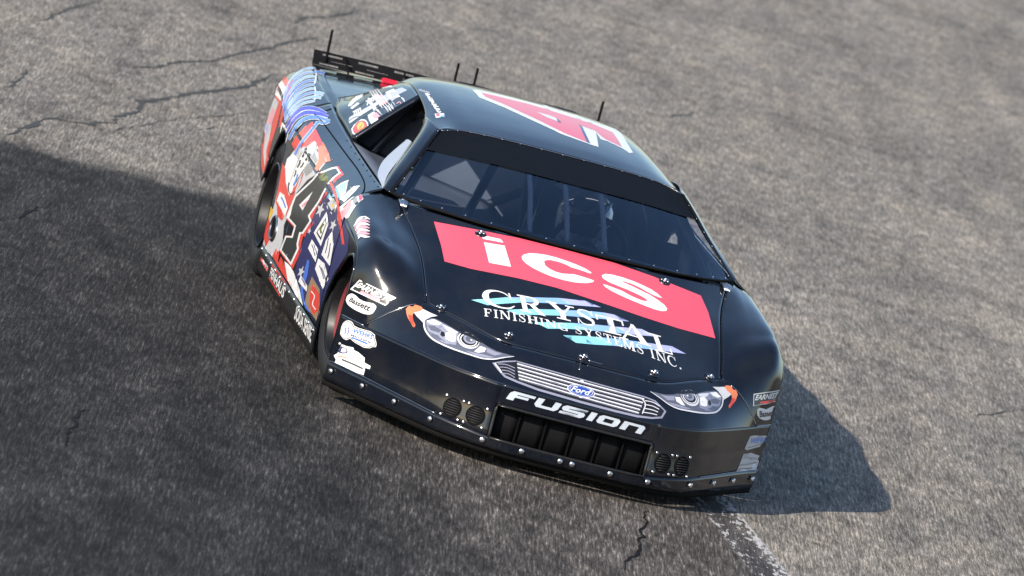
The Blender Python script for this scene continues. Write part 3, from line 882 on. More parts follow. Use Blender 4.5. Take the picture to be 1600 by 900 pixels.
    dk = mix(.7, dk, ramp(pits, [(.30, .4), (.45, .95), (.62, 1.1), (.72, 2.2)]), 'MULTIPLY')
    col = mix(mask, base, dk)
    # worn white edge line along the joint
    e1 = math_('MULTIPLY', smooth(Y, .70, .74), math_('SUBTRACT', 1.0, smooth(Y, .905, .925)))
    e1 = math_('MULTIPLY', e1, smooth(X, -4.6, -4.2))
    dens = math_('ADD', math_('MULTIPLY', smooth(Y, .80, .92), .15), math_('MULTIPLY', math_('SUBTRACT', 1.0, smooth(Y, .70, .80)), .10))
    sp_ = noise(34, 4, .7, stretch=(.35, 1, 1))
    spk = smooth(math_('ADD', sp_, dens), .585, .655)
    col = mix(math_('MULTIPLY', e1, .55), col, (.045, .042, .045))
    col = mix(math_('MULTIPLY', e1, spk), col, (.46, .45, .44))
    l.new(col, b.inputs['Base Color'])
    b.inputs['Roughness'].default_value = .85
    b.inputs['Specular IOR Level'].default_value = .15
    bp = n.new('ShaderNodeBump'); bp.inputs['Strength'].default_value = .55; bp.inputs['Distance'].default_value = .006
    l.new(math_('ADD', math_('MULTIPLY', grain, .6), fine), bp.inputs['Height'])
    l.new(bp.outputs[0], b.inputs['Normal'])
    return m
def grid_plane(name, x0, x1, y0, y1, nx, ny, mat):
    V_ = [(x0 + (x1 - x0) * i / nx, y0 + (y1 - y0) * j / ny, 0) for i in range(nx + 1) for j in range(ny + 1)]
    F_ = [(i * (ny + 1) + j, (i + 1) * (ny + 1) + j, (i + 1) * (ny + 1) + j + 1, i * (ny + 1) + j + 1) for i in range(nx) for j in range(ny)]
    return mesh_obj(name, V_, F_, mat)
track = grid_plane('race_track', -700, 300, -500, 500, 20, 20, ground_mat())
tag(track, 'worn grey asphalt race track with darker sealed area', kind='structure')
CRK = plain('crack_filler', (.045, .042, .034), .95, noise=.5, nscale=30)
CRD = plain('dark_crack_filler', (.010, .0095, .009), .95, noise=.5, nscale=30, spec=.1)  # darker filler for the cracks inside the dark asphalt area
CRACKS = {
'main': [(-4.926, -1.977), (-5.127, -1.879), (-5.367, -1.82), (-5.539, -1.744), (-5.836, -1.662), (-5.995, -1.582), (-6.049, -1.467), (-6.118, -1.374), (-6.242, -1.337), (-6.418, -1.225), (-6.619, -1.205), (-6.943, -1.069), (-7.177, -0.995), (-7.409, -0.992), (-7.845, -0.787), (-8.504, -0.494), (-9.284, -0.127), (-9.434, -0.102), (-9.969, 0.085)],
'b': [(-8.666, -1.007), (-8.703, -0.885), (-9.033, -0.702), (-9.502, -0.531), (-9.878, -0.292), (-10.512, -0.064), (-10.959, 0.13), (-11.923, 0.495), (-12.29, 0.662)],
'c': [(-9.498, -1.445), (-9.785, -1.269), (-9.98, -1.236), (-10.642, -1.036), (-11.146, -0.863)],
'd': [(-12.583, 0.538), (-13.033, 0.661), (-13.508, 0.92), (-14.154, 1.157)],
'e': [(1.073, 0.399), (1.394, 0.337), (1.779, 0.257), (2.163, 0.172), (2.468, 0.077), (2.759, 0.024)],
'f': [(-3.923, 2.991), (-4.273, 3.22), (-4.629, 3.439)],
'g': [(-5.921, -1.342), (-7.006, -0.879), (-7.603, -0.561), (-8.219, -0.234)],
'h': [(-6.675, -0.844), (-7.183, -0.61), (-7.811, -0.284)],
'i': [(-2.41, -2.12), (-2.667, -2.032), (-2.927, -1.954)],
'j': [(-12.78, 2.864), (-12.928, 2.994), (-13.358, 3.217), (-13.664, 3.357)],
'k': [(3.08, -2.407), (2.78, -2.36), (2.455, -2.298), (2.26, -2.27), (2.085, -2.202)],
'n': [(-6.531, -1.837), (-6.845, -1.74), (-7.695, -1.557)],
}
CW = {'main': .017, 'b': .012, 'c': .008, 'd': .014, 'e': .006, 'f': .008, 'g': .004, 'h': .004, 'i': .022, 'j': .013, 'k': .010, 'n': .008}
for k, pts in CRACKS.items():
    rnd = random.Random(k)
    P = np.array([(x, y, 0) for x, y in pts])
    fine_ = []
    for a, b in zip(P[:-1], P[1:]):
        nseg = max(2, int(np.linalg.norm(b - a) / .06))
        for i in range(nseg): fine_.append(a + (b - a) * i / nseg)
    fine_.append(P[-1])
    V_, F_ = [], []
    wv = 0
    for i, p in enumerate(fine_):
        t = fine_[min(i + 1, len(fine_) - 1)] - fine_[max(i - 1, 0)]; t /= np.linalg.norm(t)
        nrm = np.array([-t[1], t[0], 0])
        end = min(1, i / 6, (len(fine_) - 1 - i) / 6)
        wv = .6 * wv + .4 * rnd.uniform(-.8, .8)
        w = CW[k] * (.12 + .88 * end) * (1 + wv) * (1 if rnd.random() > .12 else .35)
        j = nrm * rnd.uniform(-.014, .014)
        V_ += [p + j + nrm * w + np.array([0, 0, .003]), p + j - nrm * w * rnd.uniform(.5, 1.1) + np.array([0, 0, .003])]
    F_ = [(2 * i, 2 * i + 1, 2 * i + 3, 2 * i + 2) for i in range(len(fine_) - 1)]
    mesh_obj('crack', V_, F_, CRD if k in ('e', 'i', 'k') else CRK, track)
# ================================================================== stickers and lettering
# every sticker is laid out flat in the plane of its panel and pressed onto the panel's skin
FRAMES = {  # direction the sticker is pressed, panels it may land on
    'T': ((0, 0, -1), ('top',)), 'R': ((0, .80, -.60), ('R', 'top')), 'S': ((0, 1, -.05), ('R',)), 'H': ((-.75, 0, -.66), ('top', 'front')),
    'F': ((-1, 0, -.05), ('front', 'top')), 'FR': ((-.72, .66, -.20), ('front', 'top', 'R')), 'FL': ((-.72, -.66, -.20), ('front', 'top', 'L')),
}
def frame_axes(k):
    d = Vector(FRAMES[k][0]).normalized()
    e1 = d.cross(Vector((0, 0, 1)))
    if e1.length < .2: e1 = Vector((0, 1, 0))
    e1.normalize(); e2 = e1.cross(d).normalized()
    return d, e1, e2
AX = {k: frame_axes(k) for k in FRAMES}
def to2d(k, p):
    d, e1, e2 = AX[k]; p = Vector(p)
    return (p.dot(e1), p.dot(e2))
def press(k, q, lift):
    d, e1, e2 = AX[k]
    o = e1 * q[0] + e2 * q[1] - d * 8
    best = None
    for sk in FRAMES[k][1]:
        for bv in bvh(sk):
            h = bv.ray_cast(o, d)
            if h[0] is not None and (best is None or h[3] < best[3]): best = h
    if best is None: return None
    n = best[1] if best[1].dot(d) < 0 else -best[1]
    return best[0] + n * lift
def hom(quad):
    """projective map from the unit square (0,0)=bottom left .. (1,1)=top right; quad = TL, TR, BR, BL"""
    tl, tr, br, bl = [np.array(q, float) for q in quad]
    src = [(0, 1), (1, 1), (1, 0), (0, 0)]; dst = [tl, tr, br, bl]
    A, b = [], []
    for (x, y), (X, Y) in zip(src, dst):
        A.append([x, y, 1, 0, 0, 0, -X * x, -X * y]); b.append(X)
        A.append([0, 0, 0, x, y, 1, -Y * x, -Y * y]); b.append(Y)
    h = np.linalg.solve(np.array(A), np.array(b))
    def f(p):
        w = h[6] * p[0] + h[7] * p[1] + 1
        return ((h[0] * p[0] + h[1] * p[1] + h[2]) / w, (h[3] * p[0] + h[4] * p[1] + h[5]) / w)
    return f
def rect(a, b, c, d): return [(a, b), (c, b), (c, d), (a, d)]
def ribbon(pts, wd):
    P = np.array([(x, y, 0) for x, y in pts], float)
    n = len(P); m = (n - 1) * 4 + 1
    Q = [herm(P, u) for u in np.linspace(0, n - 1, m)]
    Wd = np.interp(np.linspace(0, n - 1, m), range(n), wd if hasattr(wd, '__len__') else [wd] * n)
    L, R_ = [], []
    for i, q in enumerate(Q):
        t = Q[min(i + 1, m - 1)] - Q[max(i - 1, 0)]; t /= np.linalg.norm(t) + 1e-9
        nr = np.array([-t[1], t[0], 0]) * Wd[i] / 2
        L.append(tuple((q + nr)[:2])); R_.append(tuple((q - nr)[:2]))
    return L + R_[::-1]
def sf(a, b, y): return rect(a, y, b, y + .07)
SERIF = {
 'I': [rect(.33, .07, .67, .93), sf(.1, .9, 0), sf(.1, .9, .93)],
 'F': [rect(.14, .07, .36, .93), sf(.02, .5, 0), sf(.02, .94, .93), rect(.86, .70, .94, .93), rect(.36, .46, .66, .53), rect(.62, .38, .69, .62)],
 'E': [rect(.14, .07, .36, .93), sf(.02, .96, 0), sf(.02, .94, .93), rect(.86, .70, .94, .93), rect(.36, .46, .66, .53), rect(.62, .38, .69, .62), rect(.88, .07, .96, .30)],
 'L': [rect(.2, .07, .44, .93), sf(.04, .62, .93), sf(.04, .98, 0), rect(.90, .07, .98, .34)],
 'T': [rect(.39, .07, .61, .93), sf(.22, .78, 0), sf(.02, .98, .93), rect(.02, .68, .08, .93), rect(.92, .68, .98, .93)],
 'H': [rect(.10, .07, .30, .93), rect(.70, .07, .90, .93), sf(0, .40, 0), sf(0, .40, .93), sf(.60, 1, 0), sf(.60, 1, .93), rect(.30, .46, .70, .53)],
 'N': [rect(.11, .07, .19, .90), rect(.81, .10, .89, .93), [(.06, .99), (.30, .99), (.89, .02), (.74, .02)], sf(0, .30, 0), sf(.70, 1, .93), sf(-.02, .2, .93)],
 'M': [rect(.09, .07, .15, .90), rect(.74, .07, .92, .93), [(.05, .99), (.26, .99), (.54, .06), (.44, .06)], [(.45, .06), (.53, .06), (.82, .99), (.74, .99)], sf(0, .24, 0), sf(.66, 1, 0), sf(.8, 1, .93)],
 'A': [[(.09, .05), (.17, .05), (.54, .97), (.47, .97)], [(.44, 1), (.55, 1), (.96, .05), (.70, .05)], rect(.27, .30, .68, .37), sf(0, .28, 0), sf(.60, 1.04, 0)],
 'Y': [[(.06, .95), (.29, .95), (.61, .48), (.41, .42)], [(.80, .95), (.88, .95), (.60, .44), (.54, .47)], rect(.41, .07, .61, .46), sf(0, .38, .93), sf(.68, 1, .93), sf(.26, .76, 0)],
 'R': [rect(.12, .07, .33, .93), sf(0, .45, 0), sf(0, .33, .93), ribbon([(.33, .96), (.55, .96), (.74, .89), (.79, .74), (.70, .58), (.50, .51), (.33, .51)], [.07, .08, .14, .19, .14, .07, .06]), [(.44, .50), (.64, .53), (1.04, 0), (.80, 0)]],
 'C': [ribbon([(.90, .74), (.74, .93), (.5, .975), (.24, .86), (.11, .5), (.24, .14), (.5, .03), (.77, .09), (.95, .28)], [.03, .06, .07, .14, .21, .14, .07, .06, .03]), rect(.88, .66, .93, 1)],
 'G': [ribbon([(.88, .76), (.72, .93), (.5, .975), (.24, .86), (.11, .5), (.24, .14), (.5, .03), (.72, .07), (.84, .14)], [.03, .06, .07, .14, .21, .14, .07, .06, .05]), rect(.85, .66, .90, 1), rect(.74, .05, .92, .42), rect(.58, .40, 1.02, .46)],
 'S': [ribbon([(.83, .72), (.70, .92), (.45, .965), (.20, .86), (.19, .70), (.38, .57), (.62, .46), (.81, .32), (.79, .13), (.55, .03), (.28, .07), (.13, .30)], [.03, .06, .07, .11, .15, .18, .18, .15, .10, .07, .06, .03]), rect(.82, .66, .87, 1), rect(.08, 0, .13, .34)],
 '.': [rect(.2, 0, .7, .16)],
}
WIDE = {
 'F': [[(0, 0), (0, .75), (.10, 1), (1, 1), (1, .72), (.32, .72), (.30, .63), (.80, .63), (.80, .37), (.28, .37), (.28, 0)]],
 'U': [[(0, 1), (0, .25), (.12, 0), (.88, 0), (1, .25), (1, 1), (.73, 1), (.73, .28), (.27, .28), (.27, 1)]],
 'S': [[(1, 1), (.12, 1), (0, .8), (0, .55), (.1, .37), (.73, .37), (.73, .28), (0, .28), (0, 0), (.88, 0), (1, .2), (1, .47), (.9, .64), (.27, .64), (.27, .72), (1, .72)]],
 'I': [rect(0, 0, 1, 1)],
 'O': [[(0, .2), (.12, 0), (.88, 0), (1, .2), (1, .8), (.88, 1), (.12, 1), (0, .8)], [(.28, .27), (.72, .27), (.72, .73), (.28, .73)]],
 'N': [[(0, 0), (0, 1), (.88, 1), (1, .8), (1, 0), (.73, 0), (.73, .72), (.27, .72), (.27, 0)]],
}
_FT = {}
def font_tris(text, style):
    """filled outline of a text in the built-in face, normalised to the unit box"""
    key = (text, style)
    if key not in _FT:
        cu = bpy.data.curves.new('lettering', 'FONT')
        cu.body = text; cu.resolution_u = 2
        cu.shear = .3 if 'i' in style else 0
        cu.offset = .03 if 'b' in style else (.012 if 'm' in style else 0)
        o = bpy.data.objects.new('lettering', cu); COL.objects.link(o)
        dg = bpy.context.evaluated_depsgraph_get()
        me = o.evaluated_get(dg).to_mesh()
        P = np.array([v.co[:2] for v in me.vertices]); T = [tuple(p.vertices) for p in me.polygons]
        o.evaluated_get(dg).to_mesh_clear()
        bpy.data.objects.remove(o); bpy.data.curves.remove(cu)
        lo, hi = P.min(0), P.max(0)
        _FT[key] = ((P - lo) / (hi - lo), T)
    return _FT[key]
def inside(p, loops):
    c = False
    for lp in loops:
        j = len(lp) - 1
        for i in range(len(lp)):
            xi, yi = lp[i]; xj, yj = lp[j]
            if (yi > p[1]) != (yj > p[1]) and p[0] < (xj - xi) * (p[1] - yi) / (yj - yi) + xi: c = not c
            j = i
    return c
def fill(loops, step):
    """triangles filling the loops (even-odd), fine enough to follow a curved panel"""
    V2, E2 = [], []
    for lp in loops:
        st = len(V2)
        for i in range(len(lp)):
            a, b = np.array(lp[i]), np.array(lp[(i + 1) % len(lp)])
            n = max(1, int(np.linalg.norm(b - a) / step))
            for k in range(n): V2.append(Vector(a + (b - a) * k / n))
        m = len(V2) - st
        E2 += [(st + i, st + (i + 1) % m) for i in range(m)]
    A = np.array([tuple(v) for v in V2]); lo, hi = A.min(0), A.max(0)
    if max(hi - lo) > step * 1.5:
        for x in np.arange(lo[0] + step * .5, hi[0], step):
            for y in np.arange(lo[1] + step * .5, hi[1], step):
                if inside((x, y), loops): V2.append(Vector((x, y)))
    r = delaunay_2d_cdt(V2, E2, [], 0, 1e-6)
    T = [f for f in r[2] if inside(tuple(sum((r[0][i] for i in f), Vector((0, 0))) / len(f)), loops)]
    return [tuple(v) for v in r[0]], T
def sticker(name, parent, k, items, mirror=False, label=None):
    VV, FF, MI, mats = [], [], [], []
    sub = 0
    for it in items:
        kind, colr, layer = it[0], it[1], it[2]
        if colr not in mats: mats.append(colr)
        mi = mats.index(colr)
        sets = []
        if kind == 'p': sets = [fill(it[3], .03)]
        else:
            f = hom(it[5])
            if it[4] == 'serif': sets = [fill([[f(p) for p in lp]], .04) for ch in it[3] for lp in SERIF[ch]]
            elif it[4] == 'wide': sets = [fill([[f(p) for p in lp] for lp in WIDE[it[3]]], .04)]
            else:
                P, T = font_tris(it[3], it[4]); sets = [([f(p) for p in P], T)]
        for P2, T in sets:
            sub += 1
            lift = .0009 + .0007 * layer + .00003 * (sub % 9)
            base = len(VV); good = []
            for q in P2:
                h = press(k, q, lift)
                good.append(h is not None); VV.append(h if h is not None else Vector((0, 0, 0)))
            for t in T:
                if all(good[i] for i in t):
                    p = [VV[base + i] for i in t]
                    if max((p[i] - p[i - 1]).length for i in range(len(p))) > .25: continue
                    FF.append(tuple(base + i for i in t)); MI.append(mi)
    used = sorted({i for f in FF for i in f}); mp = {i: n for n, i in enumerate(used)}
    VV = [VV[i] for i in used]; FF = [tuple(mp[i] for i in f) for f in FF]
    d = AX[k][0].copy()
    if mirror:
        VV = [Vector((v.x, -v.y, v.z)) for v in VV]; d.y = -d.y
    o = mesh_obj(name, VV, FF, None, parent, smooth=False)
    for c in mats: o.data.materials.append(V[c])
    o.data.polygons.foreach_set('material_index', MI)
    bm = bmesh.new(); bm.from_mesh(o.data)
    for f in bm.faces:
        if f.normal.dot(d) > 0: f.normal_flip()
        f.smooth = True
    bm.to_mesh(o.data); bm.free()
    if label: o['label'] = label
    return o
PAR = {'hood': hood, 'nose': nose, 'roof': roof, 'fenderR': fend[-1], 'fenderL': fend[1], 'doorR': sidep[-1, 'd'], 'quarterR': sidep[-1, 'q'], 'sailR': sail[-1], 'lip': lip, 'skirtR': None}
for c in car.children:
    if c.name.startswith('side_skirt') and c.data.vertices[0].co.y < 0: PAR['skirtR'] = c
# layouts: (name, panel, frame, pieces, mirrored, label); piece = polygon or lettering with colour, layer and flat coordinates in metres
STICKERS = [
 ('hood_banner','hood','T',[('p','red',0,[[(-.6319,.0626),(-.5931,.0456),(-.5532,.0343),(-.5127,.0269),(-.4715,.0225),(-.43,.0196),(-.3866,.0173),(-.3426,.0174),(-.2983,.019),(-.2539,.0215),(-.2096,.0197),(-.1653,.0179),(-.121,.0163),(-.0765,.0153),(-.032,.0137),(.0128,.013),(.0578,.0132),(.103,.0144),(.1484,.0161),(.1939,.0183),(.2389,.0136),(.284,.0089),(.3292,.0049),(.3748,.0024),(.4206,-.0018),(.4668,-.0044),(.5135,-.0049),(.5612,-.0008),(.6111,.0126),(.6276,-.0378),(.6438,-.0897),(.6521,-.1897),(.6609,-.2868),(.6149,-.2967),(.5681,-.3099),(.5215,-.3224),(.4745,-.337),(.4313,-.3475),(.3885,-.3565),(.3463,-.3625),(.3046,-.3668),(.2588,-.3679),(.2134,-.3671),(.1685,-.3639),(.1241,-.3595),(.0799,-.3537),(.0359,-.3474),(-.0081,-.3413),(-.0522,-.3357),(-.0963,-.3299),(-.1406,-.33),(-.1846,-.3285),(-.2281,-.3249),(-.2712,-.3198),(-.3143,-.3172),(-.3571,-.3134),(-.3996,-.3077),(-.4416,-.2997),(-.4834,-.2907),(-.5209,-.2775),(-.5586,-.2653),(-.5961,-.2518),(-.6067,-.1302),(-.6194,-.0347)]]),('p','white',1,[[(-.4298,-.0175),(-.3838,-.0211),(-.3373,-.0229),(-.3262,-.0485),(-.3727,-.0492),(-.4188,-.0482)]]),('p','white',1,[[(-.4164,-.0738),(-.3693,-.0729),(-.3219,-.0705),(-.3115,-.1538),(-.3011,-.2373),(-.3505,-.236),(-.3994,-.2329),(-.4079,-.1537)]]),('p','white',1,[[(.0779,-.1243),(.0513,-.1058),(.0114,-.0907),(-.0433,-.0794),(-.0864,-.0726),(-.1298,-.0715),(-.1734,-.0783),(-.2086,-.09),(-.237,-.1118),(-.2477,-.1342),(-.2453,-.1595),(-.2282,-.1871),(-.2009,-.2107),(-.1592,-.233),(-.1138,-.2471),(-.062,-.2518),(-.0095,-.2466),(.0438,-.2288),(.0772,-.2055),(.0847,-.1873),(.064,-.1831),(.0235,-.1797),(-.0084,-.1779),(-.0292,-.1866),(-.0647,-.1988),(-.0936,-.1974),(-.1219,-.1855),(-.1409,-.1649),(-.1449,-.135),(-.1338,-.117),(-.1116,-.1073),(-.071,-.1066),(-.0395,-.1143),(-.0198,-.1261),(.015,-.1281),(.0439,-.1317),(.0683,-.1368)]]),('p','white',1,[[(.4099,-.1523),(.3888,-.1306),(.3601,-.1128),(.3199,-.1006),(.2723,-.0915),(.2245,-.0882),(.1763,-.091),(.1425,-.1022),(.1234,-.1251),(.1284,-.1489),(.1566,-.166),(.2001,-.1757),(.2439,-.1822),(.2877,-.193),(.3167,-.203),(.3327,-.2146),(.3281,-.2282),(.3073,-.2329),(.2704,-.2288),(.2378,-.2182),(.2164,-.2073),(.1836,-.2024),(.1436,-.1969),(.1246,-.1967),(.1349,-.2176),(.1666,-.2374),(.2096,-.2534),(.2606,-.2633),(.3197,-.2697),(.3646,-.2701),(.3991,-.2621),(.423,-.2445),(.4289,-.2226),(.4145,-.1986),(.3819,-.1787),(.3457,-.1605),(.3054,-.1506),(.2691,-.1387),(.2364,-.1309),(.22,-.1267),(.2279,-.1198),(.263,-.1194),(.2995,-.1282),(.3284,-.1406),(.3648,-.1544),(.3946,-.1566)]])],False,'red banner with white lower case letters'),
 ('hood_lettering','hood','T',[('p','teal',0,[[(-.4867,-.5218),(-.4123,-.5115),(-.3408,-.5367),(-.4168,-.5593)]]),('p','teal',0,[[(-.4123,-.5115),(-.3729,-.5009),(-.3329,-.4874),(-.2904,-.4965),(-.2477,-.5041),(-.2945,-.5216),(-.3408,-.5367)]]),('p','sky',0,[[(-.3329,-.4874),(-.2803,-.4751),(-.227,-.4597),(-.187,-.4693),(-.1464,-.4763),(-.1975,-.4922),(-.2477,-.5041),(-.2904,-.4965)]]),('p','sky',0,[[(-.227,-.4597),(-.1826,-.4462),(-.1376,-.4296),(-.0921,-.4109),(-.0233,-.4369),(-.0851,-.4574),(-.1464,-.4763),(-.187,-.4693)]]),('p','lav',0,[[(-.0921,-.4109),(-.0304,-.3934),(.0311,-.3765),(.1032,-.397),(.061,-.4103),(.0188,-.4234),(-.0233,-.4369)]]),('p','teal',0,[[(-.3333,-.582),(-.2826,-.5688),(-.2313,-.553),(-.2018,-.5881),(-.2486,-.6004),(-.2948,-.6102)]]),('p','teal',0,[[(-.2313,-.553),(-.1873,-.5409),(-.1426,-.5254),(-.0973,-.5075),(-.0608,-.5396),(-.1083,-.5581),(-.1554,-.5747),(-.2018,-.5881)]]),('p','sky',0,[[(-.0973,-.5075),(-.0496,-.4892),(-.0019,-.471),(.0457,-.4538),(.0684,-.5),(.0254,-.5126),(-.0176,-.5257),(-.0608,-.5396)]]),('p','sky',0,[[(.0457,-.4538),(.1103,-.4363),(.1461,-.4784),(.0684,-.5)]]),('p','lav',0,[[(.1103,-.4363),(.1621,-.4285),(.2323,-.4459),(.1889,-.4636),(.1461,-.4784)]]),('p','teal',0,[[(-.2166,-.6475),(-.1726,-.6344),(-.128,-.6185),(-.0657,-.6403),(-.1109,-.6593),(-.1557,-.6763)]]),('p','teal',0,[[(-.128,-.6185),(-.0797,-.6006),(-.0311,-.5816),(.031,-.6086),(-.0173,-.624),(-.0657,-.6403)]]),('p','sky',0,[[(-.0311,-.5816),(.0173,-.5659),(.0656,-.5509),(.1275,-.5817),(.0791,-.5956),(.031,-.6086)]]),('p','sky',0,[[(.0656,-.5509),(.1139,-.5389),(.1626,-.525),(.2326,-.5475),(.1795,-.5667),(.1275,-.5817)]]),('p','lav',0,[[(.1626,-.525),(.2256,-.5006),(.2898,-.4711),(.3586,-.4852),(.2951,-.5181),(.2326,-.5475)]]),('p','teal',0,[[(-.0876,-.6996),(-.0458,-.6843),(-.0038,-.6684),(.0573,-.7091),(.014,-.7209),(-.0293,-.7326)]]),('p','teal',0,[[(-.0038,-.6684),(.0445,-.6529),(.0928,-.6375),(.1415,-.6787),(.0992,-.6944),(.0573,-.7091)]]),('p','sky',0,[[(.0928,-.6375),(.1412,-.624),(.1902,-.6081),(.2405,-.6404),(.1906,-.6613),(.1415,-.6787)]]),('p','sky',0,[[(.1902,-.6081),(.2499,-.588),(.3106,-.5639),(.3558,-.5879),(.2978,-.6157),(.2405,-.6404)]]),('p','lav',0,[[(.3106,-.5639),(.3722,-.5363),(.4353,-.5023),(.5053,-.5029),(.4549,-.5335),(.4048,-.563),(.3558,-.5879)]]),('t','white',1,'C','serif',[(-.4443,-.4325),(-.3071,-.4569),(-.2849,-.5896),(-.4346,-.5602)]),('t','white',1,'R','serif',[(-.2855,-.4547),(-.1802,-.4601),(-.1643,-.5857),(-.2741,-.5777)]),('t','white',1,'Y','serif',[(-.1551,-.4612),(-.0257,-.4557),(-.0148,-.5745),(-.142,-.5802)]),('t','white',1,'S','serif',[(-.0232,-.4568),(.068,-.4518),(.0805,-.5692),(-.018,-.5737)]),('t','white',1,'T','serif',[(.0702,-.4685),(.2019,-.4631),(.2163,-.5807),(.0794,-.5907)]),('t','white',1,'A','serif',[(.169,-.4716),(.3139,-.4558),(.3227,-.584),(.1774,-.6063)]),('t','white',1,'L','serif',[(.3223,-.4794),(.4141,-.4584),(.4382,-.5665),(.3452,-.598)]),('t','white',1,'F','serif',[(-.4354,-.5849),(-.401,-.59),(-.3996,-.6494),(-.4342,-.6427)]),('t','white',1,'I','serif',[(-.3946,-.5909),(-.3737,-.5926),(-.3721,-.6534),(-.3931,-.6505)]),('t','white',1,'N','serif',[(-.3672,-.5931),(-.3203,-.5947),(-.3184,-.6584),(-.3655,-.6543)]),('t','white',1,'I','serif',[(-.3137,-.5948),(-.2928,-.5974),(-.2904,-.66),(-.3117,-.6588)]),('t','white',1,'S','serif',[(-.2863,-.5984),(-.2538,-.6025),(-.2502,-.6612),(-.2837,-.6604)]),('t','white',1,'H','serif',[(-.2472,-.6032),(-.2002,-.6068),(-.1952,-.66),(-.2435,-.6612)]),('t','white',1,'I','serif',[(-.1936,-.6071),(-.1723,-.6082),(-.167,-.6617),(-.1885,-.6602)]),('t','white',1,'N','serif',[(-.1657,-.6085),(-.1179,-.6087),(-.112,-.663),(-.1603,-.6621)]),('t','white',1,'G','serif',[(-.1112,-.6086),(-.0654,-.6069),(-.059,-.662),(-.1052,-.6629)]),('t','white',1,'S','serif',[(-.0346,-.6034),(-.0004,-.5997),(.0068,-.6553),(-.0278,-.6589)]),('t','white',1,'Y','serif',[(.0065,-.5991),(.0542,-.6),(.0614,-.659),(.0137,-.6546)]),('t','white',1,'S','serif',[(.0609,-.6004),(.0941,-.6022),(.1014,-.6627),(.068,-.6597)]),('t','white',1,'T','serif',[(.1007,-.6026),(.1389,-.6037),(.1465,-.6655),(.1081,-.6633)]),('t','white',1,'E','serif',[(.1456,-.604),(.1813,-.6053),(.1891,-.6687),(.1532,-.6662)]),('t','white',1,'M','serif',[(.188,-.6053),(.2439,-.6026),(.2519,-.6686),(.1959,-.6689)]),('t','white',1,'S','serif',[(.2508,-.6021),(.2852,-.5984),(.2933,-.666),(.2588,-.6683)]),('t','white',1,'I','serif',[(.316,-.5962),(.3379,-.5948),(.3463,-.6637),(.3242,-.6646)]),('t','white',1,'N','serif',[(.3447,-.5944),(.3939,-.5891),(.4028,-.6586),(.3532,-.6634)]),('t','white',1,'C','serif',[(.401,-.5878),(.4463,-.5783),(.4553,-.65),(.4098,-.6576)]),('t','white',1,'.','serif',[(.4534,-.5766),(.4687,-.573),(.4775,-.6462),(.4624,-.6487)])],False,'white serif lettering over teal and lavender stripes'),
 ('roof_number','roof','T',[('p','white',0,[[(-.291,1.8909),(-.2501,1.934),(-.1854,1.9436),(-.1199,1.9572),(-.0649,1.9537),(-.0092,1.9538),(.0614,1.9626),(.1041,1.9935),(.1534,1.9698),(.204,1.9535),(.2302,1.95),(.2852,1.8967),(.3272,1.8896),(.3732,1.9025),(.4248,1.9426),(.4367,1.8561),(.4132,1.5427),(.4071,1.3164),(.3816,1.2738),(.3577,1.3266),(.2922,1.3863),(.2576,1.3857),(.2587,1.5438),(.2156,1.1788),(.1817,1.1808),(.1403,1.1961),(.0992,1.2134),(.0585,1.2325),(.0133,1.2812),(-.0317,1.3315),(-.0763,1.3845),(-.1128,1.4325),(-.1488,1.4842),(-.1839,1.5403),(-.2191,1.5846),(-.2541,1.6303),(-.2885,1.6791)]]),('p','red',1,[[(-.2517,1.8566),(-.1936,1.8585),(-.1353,1.8616),(-.0794,1.8646),(-.0229,1.8707),(.0229,1.8588),(.0689,1.8483),(.1239,1.8274),(.1799,1.8113),(.2316,1.801),(.2835,1.792),(.3271,1.7551),(.3734,1.7322),(.3595,1.3648),(.2924,1.421),(.277,1.4586),(.2599,1.5843),(.2081,1.6089),(.1916,1.6224),(.1741,1.3973),(.164,1.2101),(.1167,1.2411),(.0698,1.2747),(.0276,1.332),(-.0141,1.3927),(-.0552,1.4569),(-.0971,1.5157),(-.1381,1.5797),(-.1781,1.6499),(-.2132,1.6981),(-.2483,1.7468)]]),('p','navy',1.5,[[(.1905,1.6479),(.199,1.5956),(.1855,1.3819),(.1785,1.2019),(.164,1.2101),(.1731,1.4076)]]),('p','white',2,[[(-.0138,1.6601),(.0482,1.6522),(.0777,1.6219),(.0699,1.5345),(.0241,1.5653)]]),('p','navy',2,[[(.0801,1.6333),(.0879,1.535),(.0724,1.5097),(.0707,1.5537)]]),('p','white',2,[[(.0656,1.9871),(.0948,2.0164),(.0827,1.8609),(.058,1.8722)]]),('p','white',2,[[(.2094,1.9383),(.2365,1.9551),(.236,1.8277),(.2097,1.83)]]),('p','white',2,[[(.2623,1.8879),(.2852,1.8967),(.2876,1.8165),(.2539,1.791)]])],False,'red and white numeral 4'),
